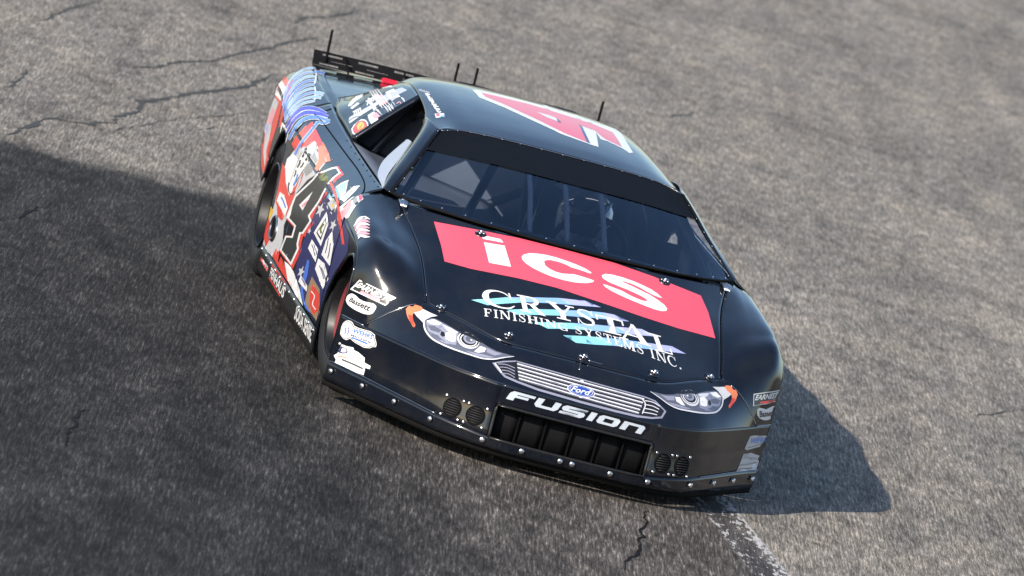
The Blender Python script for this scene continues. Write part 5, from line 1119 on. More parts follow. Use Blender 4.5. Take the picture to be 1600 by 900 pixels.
 ('headlight_print','nose','H',[('p','orange',0,[[(-.763,-.0008),(-.7592,.0053),(-.7554,.0114),(-.751,.0163),(-.7425,.0117),(-.7347,.0127),(-.7279,.0241),(-.7133,.0219),(-.6989,.0154),(-.694,.0057),(-.6968,.0001),(-.7015,-.0059),(-.7066,-.011),(-.7141,-.0142),(-.7222,-.0155),(-.7285,-.0194),(-.731,-.0247),(-.7327,-.031),(-.7335,-.0373),(-.7328,-.0465),(-.7304,-.056),(-.7278,-.0656),(-.7234,-.0774),(-.7188,-.0893),(-.7193,-.0977),(-.7206,-.0989),(-.722,-.0999),(-.7235,-.1005),(-.7279,-.0967),(-.7318,-.0872),(-.7356,-.0776),(-.7421,-.0651),(-.7484,-.0526),(-.7538,-.0398),(-.7574,-.027),(-.7602,-.0138)]]),('p','redside',1,[[(-.7511,-.0309),(-.7335,-.0373),(-.7251,-.0784),(-.7189,-.104),(-.731,-.0873),(-.7453,-.0554)]]),('p','ltgrey',0,[[(-.7294,-.0195),(-.7043,-.0094),(-.693,.0045),(-.6309,-.0311),(-.6585,-.0406),(-.6756,-.0559),(-.686,-.0699),(-.6884,-.0768),(-.7165,-.0401)]]),('p','lensdark',1,[[(-.6828,-.0698),(-.6584,-.0478),(-.6376,-.0524),(-.5939,-.0876),(-.5475,-.1284),(-.4998,-.1429),(-.4615,-.1737),(-.423,-.2072),(-.3842,-.2284),(-.3101,-.2423),(-.3447,-.2575),(-.4027,-.2858),(-.4699,-.2781),(-.5362,-.257),(-.5869,-.2312),(-.6408,-.1864),(-.6714,-.1298)]]),('p','lens',1.6,[[(-.6769,-.0697),(-.649,-.0544),(-.5985,-.0917),(-.5475,-.136),(-.5558,-.217),(-.5964,-.2089),(-.6413,-.1728),(-.6672,-.1231)]]),('p','white',2.2,[[(-.6752,-.0669),(-.6467,-.0557),(-.6122,-.0825),(-.6302,-.0924),(-.6574,-.0854)]]),('p','chrome',2.2,[[(-.6122,-.087),(-.5755,-.1128),(-.5475,-.136),(-.5569,-.1464),(-.5938,-.1252)]]),('p','lensdark',2.2,[[(-.6715,-.0923),(-.6436,-.0975),(-.6141,-.1253),(-.6239,-.1407),(-.6562,-.1237)]]),('p','black',2.8,[[(-.6153,-.1325),(-.6045,-.137),(-.5996,-.16),(-.6087,-.1682),(-.6192,-.1536)]]),('p','lensdark',2.4,[[(-.6554,-.1457),(-.6288,-.1544),(-.6104,-.1855),(-.619,-.1884),(-.6413,-.1728)]]),('p','white',2.6,[[(-.5981,-.1457),(-.5811,-.1306),(-.5569,-.1523),(-.5599,-.1997),(-.5782,-.1954),(-.5964,-.1812)]]),('p','lensdark',2.7,[[(-.6606,-.1377),(-.6538,-.1431),(-.6469,-.1485),(-.6402,-.1541),(-.6337,-.16),(-.6256,-.1688),(-.6177,-.1784),(-.6099,-.1883),(-.602,-.198),(-.6005,-.1948),(-.6084,-.1851),(-.6162,-.1752),(-.6242,-.1655),(-.6325,-.1566),(-.6391,-.1504),(-.6459,-.1448),(-.6528,-.1394),(-.6596,-.1341)]]),('p','chrome',3,[[(-.4607,-.201),(-.4651,-.2132),(-.4722,-.2232),(-.4816,-.2304),(-.4925,-.2342),(-.5043,-.2346),(-.5161,-.2313),(-.5273,-.2249),(-.537,-.2155),(-.5446,-.2041),(-.5495,-.1913),(-.5514,-.1778),(-.5502,-.1647),(-.546,-.1527),(-.5388,-.1426),(-.5294,-.135),(-.5182,-.1306),(-.5062,-.1298),(-.4942,-.1326),(-.4829,-.1389),(-.4732,-.1482),(-.4658,-.16),(-.461,-.1734),(-.4593,-.1874)]]),('p','black',3.6,[[(-.4623,-.1942),(-.4663,-.2051),(-.4727,-.214),(-.4811,-.2204),(-.4909,-.2238),(-.5015,-.2241),(-.5122,-.2213),(-.5223,-.2155),(-.531,-.2072),(-.5379,-.197),(-.5423,-.1855),(-.5441,-.1736),(-.543,-.1618),(-.5391,-.1511),(-.5327,-.1421),(-.5243,-.1354),(-.5143,-.1316),(-.5035,-.1309),(-.4926,-.1334),(-.4825,-.1391),(-.4737,-.1474),(-.467,-.1579),(-.4627,-.1697),(-.4611,-.1822)]]),('p','white',4,[[(-.4687,-.1954),(-.4721,-.2047),(-.4777,-.2125),(-.4849,-.218),(-.4935,-.2209),(-.5027,-.2212),(-.5119,-.2187),(-.5207,-.2137),(-.5283,-.2066),(-.5342,-.1977),(-.538,-.1878),(-.5396,-.1774),(-.5386,-.1672),(-.5353,-.158),(-.5297,-.1502),(-.5224,-.1445),(-.5137,-.1412),(-.5044,-.1407),(-.495,-.1429),(-.4862,-.1477),(-.4787,-.155),(-.4728,-.164),(-.4691,-.1742),(-.4677,-.1849)],[(-.473,-.1938),(-.476,-.202),(-.4808,-.2089),(-.4872,-.2137),(-.4947,-.2163),(-.5028,-.2166),(-.511,-.2144),(-.5187,-.21),(-.5254,-.2038),(-.5306,-.1959),(-.534,-.1871),(-.5353,-.178),(-.5345,-.169),(-.5315,-.1609),(-.5266,-.154),(-.5202,-.149),(-.5126,-.1461),(-.5044,-.1456),(-.4961,-.1476),(-.4884,-.1519),(-.4817,-.1583),(-.4766,-.1662),(-.4733,-.1752),(-.472,-.1846)]]),('p','lens',4.2,[[(-.4739,-.1852),(-.4772,-.1939),(-.4828,-.2005),(-.4899,-.2047),(-.4981,-.2058),(-.5064,-.204),(-.5141,-.1993),(-.5204,-.1923),(-.5248,-.1836),(-.5267,-.174),(-.5259,-.1645),(-.5226,-.1559),(-.5171,-.1491),(-.5098,-.1448),(-.5016,-.1434),(-.4932,-.145),(-.4854,-.1496),(-.4791,-.1568),(-.4749,-.1657),(-.4731,-.1755)],[(-.4843,-.1812),(-.4863,-.1864),(-.4897,-.1904),(-.494,-.1929),(-.4989,-.1936),(-.5039,-.1926),(-.5085,-.1898),(-.5123,-.1855),(-.5149,-.1803),(-.516,-.1745),(-.5156,-.1687),(-.5136,-.1636),(-.5102,-.1595),(-.5059,-.1569),(-.501,-.1561),(-.4959,-.1571),(-.4913,-.1599),(-.4875,-.1642),(-.485,-.1695),(-.4839,-.1754)]]),('p','lensdark',4.4,[[(-.4837,-.1808),(-.487,-.188),(-.4926,-.1924),(-.4995,-.1933),(-.5062,-.1906),(-.5116,-.1847),(-.5144,-.177),(-.5143,-.1687),(-.511,-.1616),(-.5054,-.1571),(-.4985,-.1561),(-.4917,-.1587),(-.4863,-.1646),(-.4835,-.1725)]]),('p','white',4.9,[[(-.4888,-.1813),(-.4902,-.1841),(-.4927,-.1852),(-.4952,-.1842),(-.4968,-.1815),(-.4969,-.1782),(-.4954,-.1754),(-.4929,-.1743),(-.4904,-.1753),(-.4888,-.178)]]),('p','black',5,[[(-.5451,-.125),(-.4997,-.1398),(-.4615,-.1675),(-.4423,-.1887),(-.4712,-.1832),(-.4999,-.1599),(-.538,-.1437)]]),('p','white',2.6,[[(-.4544,-.21),(-.4303,-.22),(-.4373,-.2447),(-.4635,-.2534),(-.4802,-.2491)]]),('p','lens',2.4,[[(-.4279,-.2158),(-.3939,-.2328),(-.3596,-.2409),(-.3936,-.2595),(-.4277,-.245)]]),('p','lens',3,[[(-.5178,-.2497),(-.48,-.2564),(-.4418,-.2617),(-.3934,-.2714),(-.4222,-.2798),(-.4701,-.2732)]]),('p','chrome',3,[[(-.6892,-.0706),(-.6877,-.0821),(-.6865,-.0938),(-.6849,-.1057),(-.6823,-.1175),(-.6773,-.1321),(-.6709,-.146),(-.6638,-.1591),(-.6562,-.1713),(-.6458,-.1848),(-.6343,-.1964),(-.6223,-.2068),(-.6104,-.2166),(-.5972,-.227),(-.5836,-.2363),(-.5697,-.2445),(-.5556,-.2519),(-.5406,-.2589),(-.5254,-.2652),(-.5099,-.2707),(-.4945,-.2758),(-.4815,-.2801),(-.4684,-.2843),(-.455,-.2878),(-.4415,-.2897),(-.4307,-.29),(-.4197,-.2894),(-.4087,-.288),(-.3978,-.2855),(-.3868,-.2816),(-.3759,-.2765),(-.3651,-.2709),(-.3542,-.2656),(-.3433,-.2605),(-.3323,-.2555),(-.3211,-.2505),(-.31,-.2452),(-.3102,-.2424),(-.3214,-.2469),(-.3326,-.2513),(-.3437,-.2556),(-.3548,-.26),(-.3659,-.2651),(-.3768,-.2705),(-.3875,-.2752),(-.3982,-.2787),(-.4089,-.2809),(-.4196,-.2821),(-.4303,-.2825),(-.4408,-.2821),(-.454,-.2801),(-.467,-.2765),(-.48,-.2722),(-.493,-.2677),(-.5085,-.2626),(-.5239,-.2571),(-.5391,-.251),(-.554,-.2441),(-.5681,-.2368),(-.5818,-.2287),(-.5953,-.2196),(-.6084,-.2094),(-.6202,-.1995),(-.6319,-.1893),(-.6429,-.1781),(-.6527,-.1651),(-.6597,-.1536),(-.6663,-.141),(-.6722,-.1279),(-.6766,-.1144),(-.6789,-.1041),(-.6803,-.0928),(-.6815,-.0811),(-.6829,-.0693)]])],2,'printed headlight with orange corner'),
 ('sponsor_sticker','nose','FR',[('p','white',0,[[(-.4599,.101),(-.4628,.1173),(-.4635,.1335),(-.4614,.1445),(-.4563,.1547),(-.4475,.1627),(-.4363,.1683),(-.4237,.1696),(-.4113,.1679),(-.4024,.1624),(-.3939,.1563),(-.3658,.154),(-.3345,.1561),(-.292,.159),(-.2609,.1521),(-.2585,.1456),(-.2563,.1386),(-.2498,.1318),(-.2434,.1249),(-.2378,.1139),(-.2385,.1042),(-.2483,.1013),(-.2598,.0984),(-.2651,.0942),(-.2701,.0899),(-.3057,.083),(-.3454,.0869),(-.3622,.0888),(-.3785,.0917),(-.3887,.0956),(-.3984,.0976),(-.4071,.0921),(-.4158,.0862),(-.4269,.0859),(-.438,.0883),(-.4494,.094)]]),('p','black',1,[[(-.4564,.1027),(-.4592,.1181),(-.4599,.1336),(-.4579,.1439),(-.4531,.1534),(-.4452,.1605),(-.4352,.1655),(-.4241,.1667),(-.4132,.1652),(-.4042,.1597),(-.3957,.1536),(-.3671,.1512),(-.3352,.1533),(-.2941,.1562),(-.264,.1495),(-.2619,.1435),(-.2599,.1372),(-.2534,.1304),(-.247,.1236),(-.2424,.1142),(-.2429,.1058),(-.2515,.1032),(-.2618,.1007),(-.2669,.0967),(-.2716,.0926),(-.3063,.0859),(-.3448,.0897),(-.3612,.0915),(-.3771,.0944),(-.3882,.0986),(-.3988,.1008),(-.4077,.0951),(-.4167,.0891),(-.4266,.0889),(-.4364,.091),(-.4468,.0962)]]),('p','white',2,[[(-.453,.1043),(-.4556,.1189),(-.4562,.1336),(-.4543,.1432),(-.4498,.1521),(-.4429,.1583),(-.4342,.1627),(-.4245,.1637),(-.415,.1624),(-.406,.157),(-.3976,.1508),(-.3684,.1484),(-.3359,.1506),(-.2962,.1534),(-.2672,.1468),(-.2653,.1415),(-.2634,.1358),(-.257,.1291),(-.2507,.1223),(-.2469,.1144),(-.2472,.1075),(-.2548,.1052),(-.2638,.103),(-.2686,.0992),(-.2732,.0953),(-.3068,.0888),(-.3442,.0925),(-.3601,.0943),(-.3757,.0971),(-.3877,.1017),(-.3992,.104),(-.4083,.0981),(-.4175,.092),(-.4262,.0919),(-.4347,.0937),(-.4442,.0984)]]),('t','blue',3,'WEHRS','b',[(-.3922,.1474),(-.2664,.1484),(-.2688,.129),(-.3952,.127)]),('t','navy',3,'MACHINE','b',[(-.3996,.1185),(-.2673,.1184),(-.2688,.1102),(-.3988,.1102)]),('p','deepblue',3,[[(-.4379,.1387),(-.4388,.1353),(-.44,.1316),(-.4407,.1277),(-.4394,.1242),(-.4375,.1227),(-.4357,.1219),(-.4344,.1212),(-.434,.1211),(-.4333,.1191),(-.4343,.1162),(-.4361,.1125),(-.4376,.1088),(-.4322,.108),(-.4308,.1115),(-.4289,.1154),(-.4277,.1195),(-.4287,.1231),(-.4306,.1248),(-.4324,.1256),(-.4337,.1262),(-.4342,.1264),(-.435,.1284),(-.4345,.1312),(-.4333,.1348),(-.4323,.1383)]]),('p','deepblue',3,[[(-.4221,.1432),(-.423,.1398),(-.4243,.1361),(-.425,.1322),(-.4237,.1287),(-.4218,.1272),(-.4201,.1263),(-.4187,.1257),(-.4183,.1256),(-.4177,.1236),(-.4187,.1207),(-.4205,.117),(-.422,.1133),(-.4166,.1125),(-.4152,.116),(-.4133,.1199),(-.412,.1239),(-.413,.1276),(-.4149,.1293),(-.4167,.1301),(-.418,.1307),(-.4185,.1309),(-.4193,.1329),(-.4187,.1357),(-.4175,.1393),(-.4165,.1428)]]),('p','blue',3,[[(-.3908,.1019),(-.3813,.1019),(-.3719,.1019),(-.3625,.1019),(-.353,.1019),(-.3374,.1018),(-.3217,.1016),(-.3059,.1014),(-.2899,.1012),(-.2887,.108),(-.3046,.1082),(-.3205,.1084),(-.3362,.1086),(-.3519,.1087),(-.3615,.1087),(-.3709,.1087),(-.3804,.1087),(-.3898,.1086)]])],False,'white key shaped sticker with blue print'),
 ('sponsor_sticker','nose','FR',[('p','white',0,[[(-.4352,.0612),(-.406,.0614),(-.3809,.0648),(-.366,.0664),(-.3575,.0569),(-.3326,.0559),(-.3073,.0494),(-.2837,.0431),(-.2773,.0235),(-.2355,.019),(-.2342,.005),(-.262,.0037),(-.258,-.0288),(-.3031,-.0298),(-.359,-.0267),(-.4429,-.0252),(-.4407,-.0106),(-.4597,.0038),(-.4437,.0182)]]),('t','navy',1,'D','m',[(-.4353,.0538),(-.3912,.0522),(-.3871,.0275),(-.4421,.0228)]),('t','grey',1,'ragon','b',[(-.3836,.0398),(-.2857,.0367),(-.2864,.0235),(-.3823,.0288)]),('p','orange',1,[[(-.4387,.0035),(-.4327,.0049),(-.4267,.0063),(-.4208,.0076),(-.4149,.0088),(-.4057,.01),(-.3963,.0109),(-.3865,.0115),(-.3768,.0123),(-.3771,.0172),(-.3868,.0165),(-.3965,.0158),(-.4063,.0149),(-.4159,.0136),(-.4221,.0124),(-.4282,.011),(-.4342,.0096),(-.4402,.0082)]]),('p','dkgrey',1,[[(-.4089,-.0035),(-.3926,-.0036),(-.3761,-.0038),(-.3596,-.004),(-.3432,-.0043),(-.3259,-.005),(-.3086,-.0058),(-.2912,-.0067),(-.2739,-.0075),(-.2728,-.0001),(-.2902,.0007),(-.3075,.0016),(-.3249,.0024),(-.3423,.0031),(-.3588,.0035),(-.3754,.0037),(-.3918,.0038),(-.4081,.004)]]),('p','dkgrey',1,[[(-.4297,-.0197),(-.4199,-.0193),(-.4101,-.0188),(-.4003,-.0184),(-.3903,-.0181),(-.364,-.018),(-.3377,-.0185),(-.3113,-.0194),(-.285,-.02),(-.2846,-.0179),(-.311,-.0172),(-.3373,-.0164),(-.3637,-.0158),(-.3901,-.016),(-.4001,-.0163),(-.41,-.0167),(-.4198,-.0171),(-.4296,-.0176)]]),('p','ltgrey',0,[[(-.44,.0637),(-.4408,.0598),(-.4451,.057),(-.4505,.0569),(-.4538,.0596),(-.4531,.0634),(-.4487,.0662),(-.4433,.0663)]])],False,'white ragged sticker with grey print'),
 ('sponsor_sticker','fenderR','FR',[('p','white',0,[[(-.4417,.3504),(-.3861,.3464),(-.3367,.3428),(-.2898,.3392),(-.2417,.3356),(-.2705,.2857),(-.3187,.2885),(-.3677,.2914),(-.4199,.2945),(-.4753,.2976)]]),('p','char',1,[[(-.4373,.3456),(-.3855,.3419),(-.3391,.3384),(-.2949,.335),(-.2499,.3316),(-.2737,.2917),(-.3182,.2941),(-.3636,.2964),(-.4116,.2989),(-.463,.3015)]]),('t','white',2,'EARNEST','bi',[(-.4372,.3407),(-.2622,.3288),(-.2719,.302),(-.4521,.3171)]),('p','pink',2,[[(-.41,.3099),(-.3553,.3068),(-.304,.304),(-.306,.2891),(-.3605,.2934),(-.4185,.2979)]])],False,'black sticker with white border and pink bar'),
 ('sponsor_sticker','fenderR','FR',[('p','white',0,[[(-.4815,.2468),(-.4814,.254),(-.4812,.2612),(-.479,.2678),(-.474,.2736),(-.4672,.2788),(-.4596,.2822),(-.4523,.283),(-.4445,.2824),(-.4369,.2813),(-.4276,.2789),(-.4187,.2755),(-.4096,.2727),(-.3985,.271),(-.3873,.2703),(-.3762,.2702),(-.3662,.2711),(-.3563,.2726),(-.3466,.2738),(-.3392,.2748),(-.3319,.2756),(-.325,.2751),(-.3195,.2735),(-.3141,.2711),(-.3102,.268),(-.3082,.2626),(-.3086,.2562),(-.3098,.2499),(-.3114,.2432),(-.3142,.2367),(-.3186,.2313),(-.3249,.2274),(-.3328,.2246),(-.3409,.2224),(-.3551,.22),(-.3699,.2195),(-.3848,.2197),(-.4009,.2204),(-.417,.222),(-.4328,.2245),(-.4443,.2266),(-.4557,.2292),(-.4658,.2332),(-.4715,.2373),(-.4765,.2421)]]),('t','black',1,'Bassett','b',[(-.4551,.2677),(-.3293,.2633),(-.3366,.2356),(-.4639,.2461)])],False,'white bean shaped sticker with black script'),
 ('sponsor_sticker','fenderL','FL',[('p','white',0,[[(.2816,.314),(.3659,.3275),(.4794,.3399),(.4662,.2873),(.3779,.2728),(.2817,.2609)]]),('p','char',1,[[(.2856,.3107),(.3669,.3235),(.4753,.3353),(.4653,.2895),(.3772,.2763),(.2865,.265)]]),('t','white',2,'EARNEST','bi',[(.2924,.3094),(.4692,.3307),(.474,.3061),(.29,.2861)]),('p','redside',2,[[(.327,.2821),(.4467,.2964),(.448,.2843),(.3282,.2711)]])],False,'black sticker with white border and red bar'),
 ('sponsor_sticker','fenderL','FL',[('p','white',0,[[(.3186,.2477),(.3262,.2522),(.3343,.2558),(.3617,.254),(.3936,.2501),(.4201,.2584),(.4489,.2662),(.4628,.2665),(.4754,.2654),(.4614,.2611),(.4612,.2525),(.4596,.2368),(.4562,.2217),(.4656,.2086),(.4385,.2026),(.4019,.2014),(.3651,.2057),(.3415,.2134),(.3246,.2235),(.3194,.2352)]]),('t','black',1,'Bassett','b',[(.3373,.2417),(.4685,.2485),(.4772,.2224),(.3514,.213)])],False,'white bean shaped sticker with black script'),
 ('sponsor_sticker','nose','FL',[('p','ltgrey',0,[[(.3123,.1264),(.3458,.1314),(.4812,.1317),(.4826,.1037),(.4424,.0808),(.3243,.063),(.296,.0694),(.3038,.0967)]]),('t','midblue',1,'WEHRS','b',[(.3306,.1175),(.4745,.127),(.4791,.1044),(.3304,.0902)]),('p','grey',1,[[(.3286,.0717),(.3482,.0741),(.3679,.0764),(.3873,.0789),(.4056,.082),(.4208,.0854),(.4351,.0892),(.4488,.0931),(.4626,.0969),(.4551,.1018),(.4413,.0979),(.4275,.094),(.4134,.0903),(.3985,.087),(.3805,.0841),(.3615,.0816),(.342,.0793),(.3223,.0769)]])],False,'pale sticker with blue print'),
 ('sponsor_sticker','nose','FL',[('p','ltgrey',0,[[(.2998,.0461),(.3708,.0523),(.4662,.0405),(.4553,.0235),(.4741,.0171),(.4722,-.0239),(.3665,-.0304),(.2577,-.0366),(.2758,-.0114)]]),('t','grey',1,'Dragon','m',[(.3141,.0404),(.4453,.0355),(.4461,.0174),(.3033,.0201)]),('p','grey',1,[[(.28,-.0078),(.3028,-.0065),(.3257,-.0054),(.3485,-.0041),(.371,-.0025),(.3947,-.0003),(.4167,.0023),(.4377,.0051),(.4584,.0078),(.4516,.0138),(.431,.0111),(.4101,.0084),(.3881,.0058),(.3651,.0037),(.3432,.0021),(.3209,.0008),(.2981,-.0004),(.2753,-.0016)]]),('p','dkgrey',1,[[(.28,-.0247),(.3059,-.0238),(.3318,-.023),(.3577,-.022),(.3832,-.0208),(.4015,-.0196),(.4187,-.0182),(.4355,-.0168),(.4521,-.0153),(.4482,-.0113),(.4315,-.0128),(.4146,-.0142),(.3975,-.0156),(.3792,-.0167),(.3539,-.018),(.3282,-.0189),(.3024,-.0198),(.2765,-.0207)]])],False,'white ragged sticker with grey print'),
 ('side_graphic','doorR','R',[('p','ltgrey',0,[[(-1.8794,.0823),(-1.7064,.0715),(-1.5236,.0632),(-1.3404,.055),(-1.284,-.011),(-1.4972,-.0682),(-1.6798,-.1463),(-1.7061,-.1888),(-1.7407,-.2316),(-1.7919,-.2877),(-1.7295,-.3333),(-1.7561,-.3747),(-1.8283,-.4182),(-2.107,-.4302),(-2.3051,-.4287),(-2.2747,-.3838),(-2.2508,-.339),(-2.2298,-.3002),(-2.2134,-.2615),(-2.2279,-.1995),(-2.2164,-.154),(-2.2117,-.1086),(-2.1332,-.0588),(-2.005,-.0017),(-1.9131,.0406)]]),('p','white',.5,[[(-2.2141,-.091),(-2.0574,-.0426),(-1.7794,-.0624),(-1.7749,-.0972),(-1.7704,-.1321),(-1.8199,-.1747),(-1.8768,-.2175),(-2.0505,-.1988),(-2.1977,-.1906),(-2.2036,-.1408)]]),('p','redside',1,[[(-2.3154,-.1199),(-2.191,-.1236),(-2.0544,-.1619),(-1.8614,-.1859),(-1.8033,-.1546),(-1.7205,-.0992),(-1.6474,-.0579),(-1.6559,-.1047),(-1.6901,-.1427),(-1.7284,-.181),(-1.764,-.218),(-1.8023,-.2553),(-1.9109,-.2518),(-2.0371,-.2703),(-2.1936,-.2588),(-2.2279,-.1995),(-2.2682,-.1597)]]),('p','white',1.5,[[(-2.1413,-.2119),(-1.9911,-.2024),(-1.8086,-.2246),(-1.8201,-.2579),(-2.1666,-.25)]]),('p','blue',2,[[(-2.0829,-.2243),(-2.0549,-.2251),(-2.0268,-.2259),(-1.9997,-.2267),(-1.9743,-.2279),(-1.9495,-.2295),(-1.9261,-.2315),(-1.903,-.2337),(-1.8796,-.2358),(-1.8451,-.2291),(-1.8684,-.227),(-1.8915,-.2249),(-1.9156,-.2228),(-1.9416,-.2211),(-1.9683,-.2199),(-1.9962,-.219),(-2.0243,-.2182),(-2.0521,-.2174)]]),('p','redside',1.5,[[(-2.1478,-.2571),(-1.8426,-.2588),(-1.8774,-.2834),(-2.0374,-.2897)]]),('p','redside',1,[[(-2.3092,-.4036),(-2.3154,-.3688),(-2.302,-.3318),(-2.1626,-.3414),(-2.1289,-.3982),(-2.1923,-.4262)]]),('p','yellow',1,[[(-2.3068,-.2884),(-2.1844,-.2917),(-2.2556,-.3373),(-2.3029,-.3273)]]),('p','redside',1,[[(-1.8616,-.383),(-1.7355,-.3835),(-1.4129,-.3945),(-1.2587,-.4031),(-1.1058,-.4115),(-.9592,-.4126),(-1.1955,-.4249),(-1.5611,-.4258),(-1.742,-.4231),(-1.9238,-.4204)]]),('p','orange',1,[[(-1.6691,.0622),(-1.7205,.0927),(-1.4587,.0827),(-1.3006,.0692),(-1.3499,.0339),(-1.3213,-.0082),(-1.4009,-.011),(-1.4705,.0275)]]),('p','redside',.8,[[(-2.179,.1084),(-1.995,.0998),(-1.6846,.0874),(-1.6485,.0587),(-1.9258,.0697),(-2.1239,.0667)]]),('p','grey',.6,[[(-1.6981,-.0073),(-1.6851,.0343),(-1.4798,.0251),(-1.4469,-.028),(-1.5728,-.067),(-1.7118,-.0524)]])],False,'white and red swooshes'),
 ('sponsor_sticker','doorR','R',[('p','white',0,[[(-1.8357,.0688),(-1.8032,.0696),(-1.771,.0705),(-1.7404,.0702),(-1.6731,.0593),(-1.6308,.0393),(-1.6014,.0187),(-1.5697,-.0065),(-1.6175,-.0335),(-1.6642,-.0604),(-1.6832,-.0823),(-1.74,-.1086),(-1.7704,-.1321),(-1.7739,-.1497),(-1.775,-.1671),(-1.8098,-.1782),(-1.8462,-.1802),(-1.8893,-.181),(-1.9261,-.1806),(-1.9678,-.1711),(-1.9658,-.1533),(-1.9587,-.1349),(-1.959,-.1134),(-1.9504,-.0909),(-1.9346,-.0677),(-1.9175,-.0448),(-1.8937,-.0212),(-1.8494,.0033),(-1.8475,.0247),(-1.8368,.0468)]]),('p','char',.6,[[(-1.8199,.0654),(-1.7819,.0664),(-1.7455,.0665),(-1.6595,.0473),(-1.6164,.017),(-1.6134,-.0215),(-1.6846,-.0619),(-1.7427,-.0982),(-1.7914,-.1338),(-1.7919,-.158),(-1.8267,-.175),(-1.8658,-.1766),(-1.9055,-.1766),(-1.9499,-.1598),(-1.9371,-.1325),(-1.9342,-.1001),(-1.9133,-.0658),(-1.8867,-.0316),(-1.8317,.0043),(-1.8265,.0345)]]),('p','white',1.2,[[(-1.8093,.0632),(-1.7794,.0639),(-1.7506,.0641),(-1.6674,.0456),(-1.6264,.0158),(-1.6271,-.0226),(-1.6983,-.0629),(-1.7567,-.0993),(-1.8054,-.135),(-1.8047,-.1574),(-1.8379,-.1729),(-1.8647,-.1739),(-1.8918,-.174),(-1.9369,-.1579),(-1.9228,-.1309),(-1.92,-.0986),(-1.8991,-.0645),(-1.8729,-.0307),(-1.8214,.0049),(-1.8163,.0338)]]),('p','black',2,[[(-1.8373,.0118),(-1.8239,.0074),(-1.8104,.0031),(-1.8077,-.0013),(-1.8085,-.0058),(-1.813,-.011),(-1.8202,-.0167),(-1.8289,-.0226),(-1.8371,-.0285),(-1.7852,-.0246),(-1.7771,-.0187),(-1.7684,-.0127),(-1.7607,-.0067),(-1.7557,-.0008),(-1.7647,.0042),(-1.7782,.0089),(-1.7919,.0132),(-1.8051,.0176)]]),('p','black',2,[[(-1.7138,.0081),(-1.705,.0045),(-1.696,.0011),(-1.6894,-.0023),(-1.6921,-.0056),(-1.6986,-.0098),(-1.708,-.0144),(-1.7191,-.0194),(-1.7298,-.0245),(-1.6722,-.0213),(-1.6617,-.0164),(-1.6505,-.0113),(-1.6398,-.0061),(-1.6388,-.0009),(-1.6467,.0033),(-1.6558,.0071),(-1.6649,.0107),(-1.6736,.0142)]]),('p','black',2,[[(-1.8626,-.0437),(-1.8605,-.0472),(-1.858,-.0507),(-1.8564,-.0541),(-1.857,-.0576),(-1.8612,-.0619),(-1.8683,-.0666),(-1.8768,-.0715),(-1.8849,-.0765),(-1.8436,-.0736),(-1.8357,-.0687),(-1.8271,-.0636),(-1.8194,-.0585),(-1.8146,-.0536),(-1.8139,-.0495),(-1.8155,-.0457),(-1.8181,-.0422),(-1.8201,-.0387)]]),('p','black',2,[[(-1.7537,-.0375),(-1.7544,-.0402),(-1.7546,-.0428),(-1.7556,-.0453),(-1.758,-.0478),(-1.7644,-.0512),(-1.7737,-.0549),(-1.7846,-.059),(-1.7952,-.063),(-1.7635,-.0618),(-1.7531,-.0578),(-1.742,-.0537),(-1.7315,-.0495),(-1.7237,-.0453),(-1.7205,-.0421),(-1.7194,-.0392),(-1.7191,-.0366),(-1.7185,-.0339)]]),('p','black',2,[[(-1.8932,-.0894),(-1.8881,-.0918),(-1.8826,-.0942),(-1.8782,-.0966),(-1.8762,-.0991),(-1.8776,-.1023),(-1.8819,-.1059),(-1.8875,-.1098),(-1.8926,-.1138),(-1.8612,-.1113),(-1.8562,-.1074),(-1.8505,-.1034),(-1.8458,-.0994),(-1.8442,-.0956),(-1.8466,-.0925),(-1.8514,-.0899),(-1.8569,-.0875),(-1.862,-.085)]]),('p','black',2,[[(-1.982,-.1508),(-1.9749,-.1567),(-1.9693,-.163),(-1.9601,-.1688),(-1.9421,-.1732),(-1.9186,-.176),(-1.8893,-.1782),(-1.8564,-.179),(-1.8191,-.1765),(-1.789,-.171),(-1.7664,-.1647),(-1.7455,-.1581),(-1.7249,-.152),(-1.7482,-.1523),(-1.7691,-.1585),(-1.7896,-.165),(-1.8085,-.1703),(-1.8206,-.1728),(-1.8401,-.174),(-1.8674,-.1733),(-1.8944,-.1712),(-1.9161,-.1687),(-1.9324,-.1647),(-1.9408,-.1593),(-1.9462,-.1531),(-1.9534,-.1471)]]),('p','midblue',2,[[(-1.8177,-.0926),(-1.8167,-.0989),(-1.8152,-.1051),(-1.8147,-.1112),(-1.8169,-.1176),(-1.8216,-.1233),(-1.8283,-.1293),(-1.8359,-.1354),(-1.8432,-.1416),(-1.7995,-.1379),(-1.7923,-.1318),(-1.7847,-.1256),(-1.7777,-.1194),(-1.7727,-.1133),(-1.7704,-.1066),(-1.7709,-.1001),(-1.7724,-.0939),(-1.7734,-.0877)]])],False,'white oval sticker with black script'),
